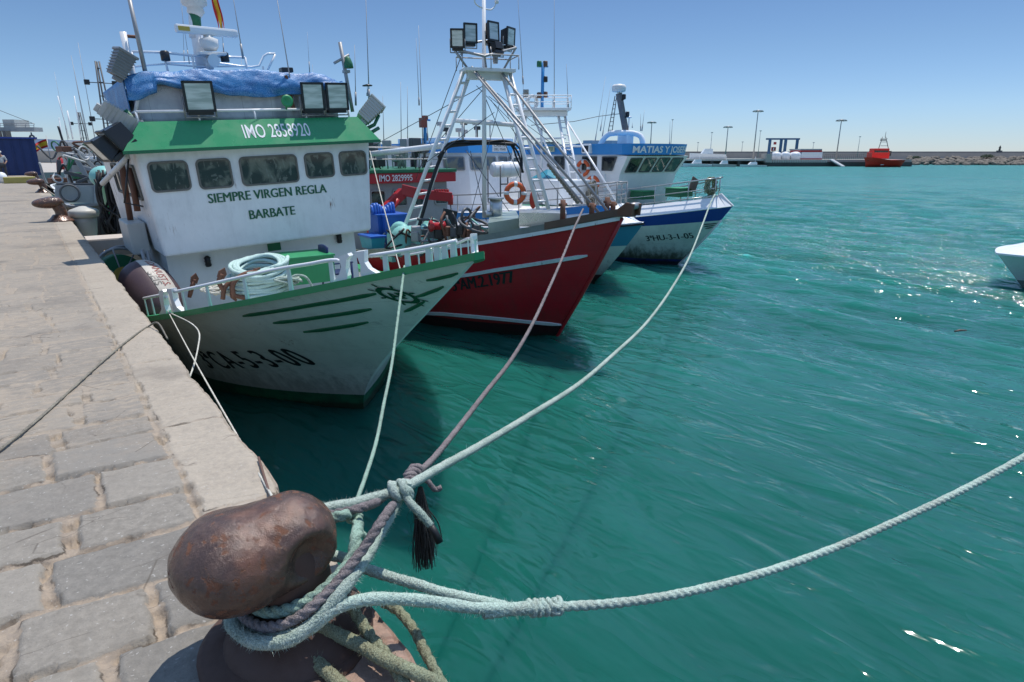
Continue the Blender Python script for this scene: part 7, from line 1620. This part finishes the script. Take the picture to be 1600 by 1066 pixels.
# thin teal line from the green bow
m = rope_obj([K3] + Q([(557, 838, 2.15), (548, 874, 2.09), (515, 914, 2.02), (466, 947, 1.99), (420, 956, 2.02), (388, 935, 2.12), (392, 900, 2.24), (440, 850, 2.34), (500, 815, 2.31), (535, 806, 2.25)]) + [K3], .020, None, mb=None, seed=8, n=18, step=.005)
rope_obj([K3] + vp([(558, 782), (570, 748), (588, 690), (600, 630), (612, 570), (620, 510), (627, 455)], B3) + [B3], .012, None, mb=m, seed=9)
hitch(m, K3, (1, .1, .1), .022, .012, 3, 8, .9)
rope_obj([K3 + Vector((.01, -.02, -.01))] + Q([(560, 825, 2.2), (572, 842, 2.2), (566, 852, 2.2)]), .009, None, mb=m, seed=7, step=.005)
tag(m.build('mooring_rope', r_teal2, None, o=K3), 'slim teal rope hanging from the green and white bow down to the rusty bollard', 'rope', 'mooring ropes made fast to the big bollard')
# rope to the right with spliced eye
S0 = at(800, 950, D=2.33)
m = rope_obj(Q([(800, 951, 2.33), (740, 950, 2.26), (680, 941, 2.18), (620, 936, 2.1), (565, 938, 2.02), (522, 952, 1.975), (480, 985, 1.955), (440, 992, 1.975), (400, 985, 2.04), (372, 955, 2.16)]), .0205, None, strands=8, pitch=16, fuzz=3000, n=20, seed=11, step=.006)
rope_obj(Q([(800, 951, 2.335), (755, 940, 2.33), (700, 928, 2.33), (650, 913, 2.33), (605, 900, 2.33), (570, 888, 2.34), (530, 870, 2.36), (470, 870, 2.38)]), .0195, None, strands=8, pitch=16, fuzz=1600, n=18, mb=m, seed=12, step=.006)
rope_obj(Q([(755, 957, 2.29), (790, 953, 2.32), (830, 950, 2.37), (878, 949, 2.43)]), .024, None, strands=8, pitch=10, fuzz=1500, n=18, mb=m, seed=13, step=.006)
hitch(m, at(852, 949, D=2.40), at(880, 947, D=2.43) - at(830, 950, D=2.37), .024, .012, 5, 9)
hitch(m, at(866, 948, D=2.42), Vector((.3, .2, 1)), .030, .010, 2, 3)
rope_obj(Q([(800, 951, 2.33), (880, 948, 2.43), (960, 943, 2.52), (1040, 932, 2.63), (1120, 915, 2.76), (1200, 893, 2.90), (1300, 858, 3.1), (1400, 815, 3.3), (1500, 768, 3.5), (1600, 714, 3.72), (1720, 640, 4.0), (1900, 520, 4.6)]) + [SPH.W((1.2, 3.4, 1.05)) * .55 + at(1900, 520, D=4.6) * .45 - Vector((0, 0, .5)), SPH.W((1.2, 3.4, 1.05))], .0185, None, fuzz=2600, n=18, mb=m, seed=14, step=.008)
tag(m.build('mooring_rope', rope_mat('green_tinged_rope', (.42, .54, .47), (.34, .38, .33)), None, o=S0), 'thick rope with spliced eye sweeping out of the picture low over the water', 'rope', 'mooring ropes made fast to the big bollard')
# olive ropes over the edge
for k, (L_, lb, rd) in enumerate((([(440, 985, .10), (460, 1008, .06), (485, 1030, .03), (515, 1058, .025), (560, 1100, .02), (620, 1150, .02)], 'olive rope nearest the camera crawling over the quay stones', .0215), ([(490, 978, .11), (520, 993, .07), (560, 1012, .05), (600, 1035, .06), (645, 1055, .05), (700, 1085, -.05), (760, 1150, -.4)], 'long olive rope crossing the reddish stone at the quay edge', .022),
                            ([(548, 950, .12), (562, 972, .08), (580, 1000, .05), (605, 1030, .03), (640, 1085, .0), (690, 1180, -.3)], 'olive green rope passing under the long olive rope', .019), ([(598, 945, .04), (622, 958, .01), (645, 985, -.01), (662, 1018, -.03), (680, 1052, -.06), (705, 1100, -.15), (740, 1200, -.5)], 'thin olive rope hugging the outer corner of the quay', .017))):
    m = rope_obj([at(x, y, Z=z) + Vector((0, 0, rd * .6)) for x, y, z in L_], rd, None, strands=8 if k < 2 else 3, pitch=14 if k < 2 else 7, fuzz=1800, n=18, seed=20 + k, step=.006)
    tag(m.build('mooring_rope', r_olive, None, o=at(L_[0][0], L_[0][1], Z=L_[0][2])), lb, 'rope', 'olive ropes over the quay edge')
# slim lines
G1 = GH.W(Vector((-(GH.b(1.2, 1) - .0), 1.2, GH.zg(1.2) + .04)))
e = at(425, 776, Z=.02); P = [G1, (G1 + e) / 2 - Vector((0, 0, .03)), e]
m = rope_obj(P, .0065, None, seed=31, n=10, strands=3); rope_obj([e + Vector((0, 0, .0))] + [at(x, y, Z=z) for x, y, z in ((436, 790, .05), (455, 782, .03), (470, 778, .02), (484, 783, .02))], .008, None, mb=m, seed=32, step=.01, n=10)
tag(m.build('mooring_line', r_white, None, o=e), 'taut cream line from the starboard fairlead to the stones behind the bollard', 'line')
P = [G1, at(311, 520, X=1.2), at(309, 545, X=1.1), at(303, 570, X=.98), at(296, 590, X=.88), at(285, 615, X=.84)]
m = rope_obj(P, .008, None, seed=33, n=8); tag(m.build('mooring_line', r_white, None, o=P[0]), 'slack cream line dropping from the fairlead behind the quay edge', 'line')
P = [at(262, 530, X=.80), at(246, 506, X=.765) + Vector((0, 0, .01))] + [at(x, y, Z=.012) for x, y in ((232, 510), (205, 528), (160, 565), (110, 610), (60, 655), (0, 703), (-60, 748), (-200, 850))]
m = rope_obj(P, .0085, None, seed=34, n=8); tag(m.build('mooring_line', r_thin, None, o=P[2]), 'thin grey line lying diagonally across the quay paving', 'line')
for k, (a_, b_, Ya, Yb) in enumerate((((578, 236), (628, 425), 14, 7.2),)):
    p0 = at(578, 236, Y=14.2); p1 = at(626, 424, X=4.3); m = rope_obj([p0, (p0 + p1) / 2 - Vector((0, 0, .05)), p1], .010, None, seed=41, n=8); tag(m.build('mooring_line', r_white, None, o=p1), 'taut cream line running up from the green and white bow to the boom', 'line')
for k, (y0, y1, h_) in enumerate(((34.0, 26.5, .2), (47.5, 36, .3))):
    p0 = Vector((.5, y0, .25)); p1 = Vector((2.2, y1, -.45)); m = rope_obj([p0, (p0 * .6 + p1 * .4) - Vector((0, 0, .25)), (p0 * .3 + p1 * .7) - Vector((0, 0, .2)), p1], .03, None, seed=50 + k, n=8, strands=0); tag(m.build('mooring_rope', r_thin, None, o=p0), ('pale rope from the third bollard to the grey trawler bow', 'pale rope from the distant bollard to the trawler by the blue building')[k], 'rope')
# brown twig beside the cream line
P = [at(x, y, Z=.012) for x, y in ((404, 715), (412, 742), (421, 770), (428, 785))]
m = MB(); m.tube(spline(P, .02), .007, 7); tag(m.build('twig', brownp, None, o=P[0]), 'thin brown twig lying under the cream line at the quay edge', 'twig')
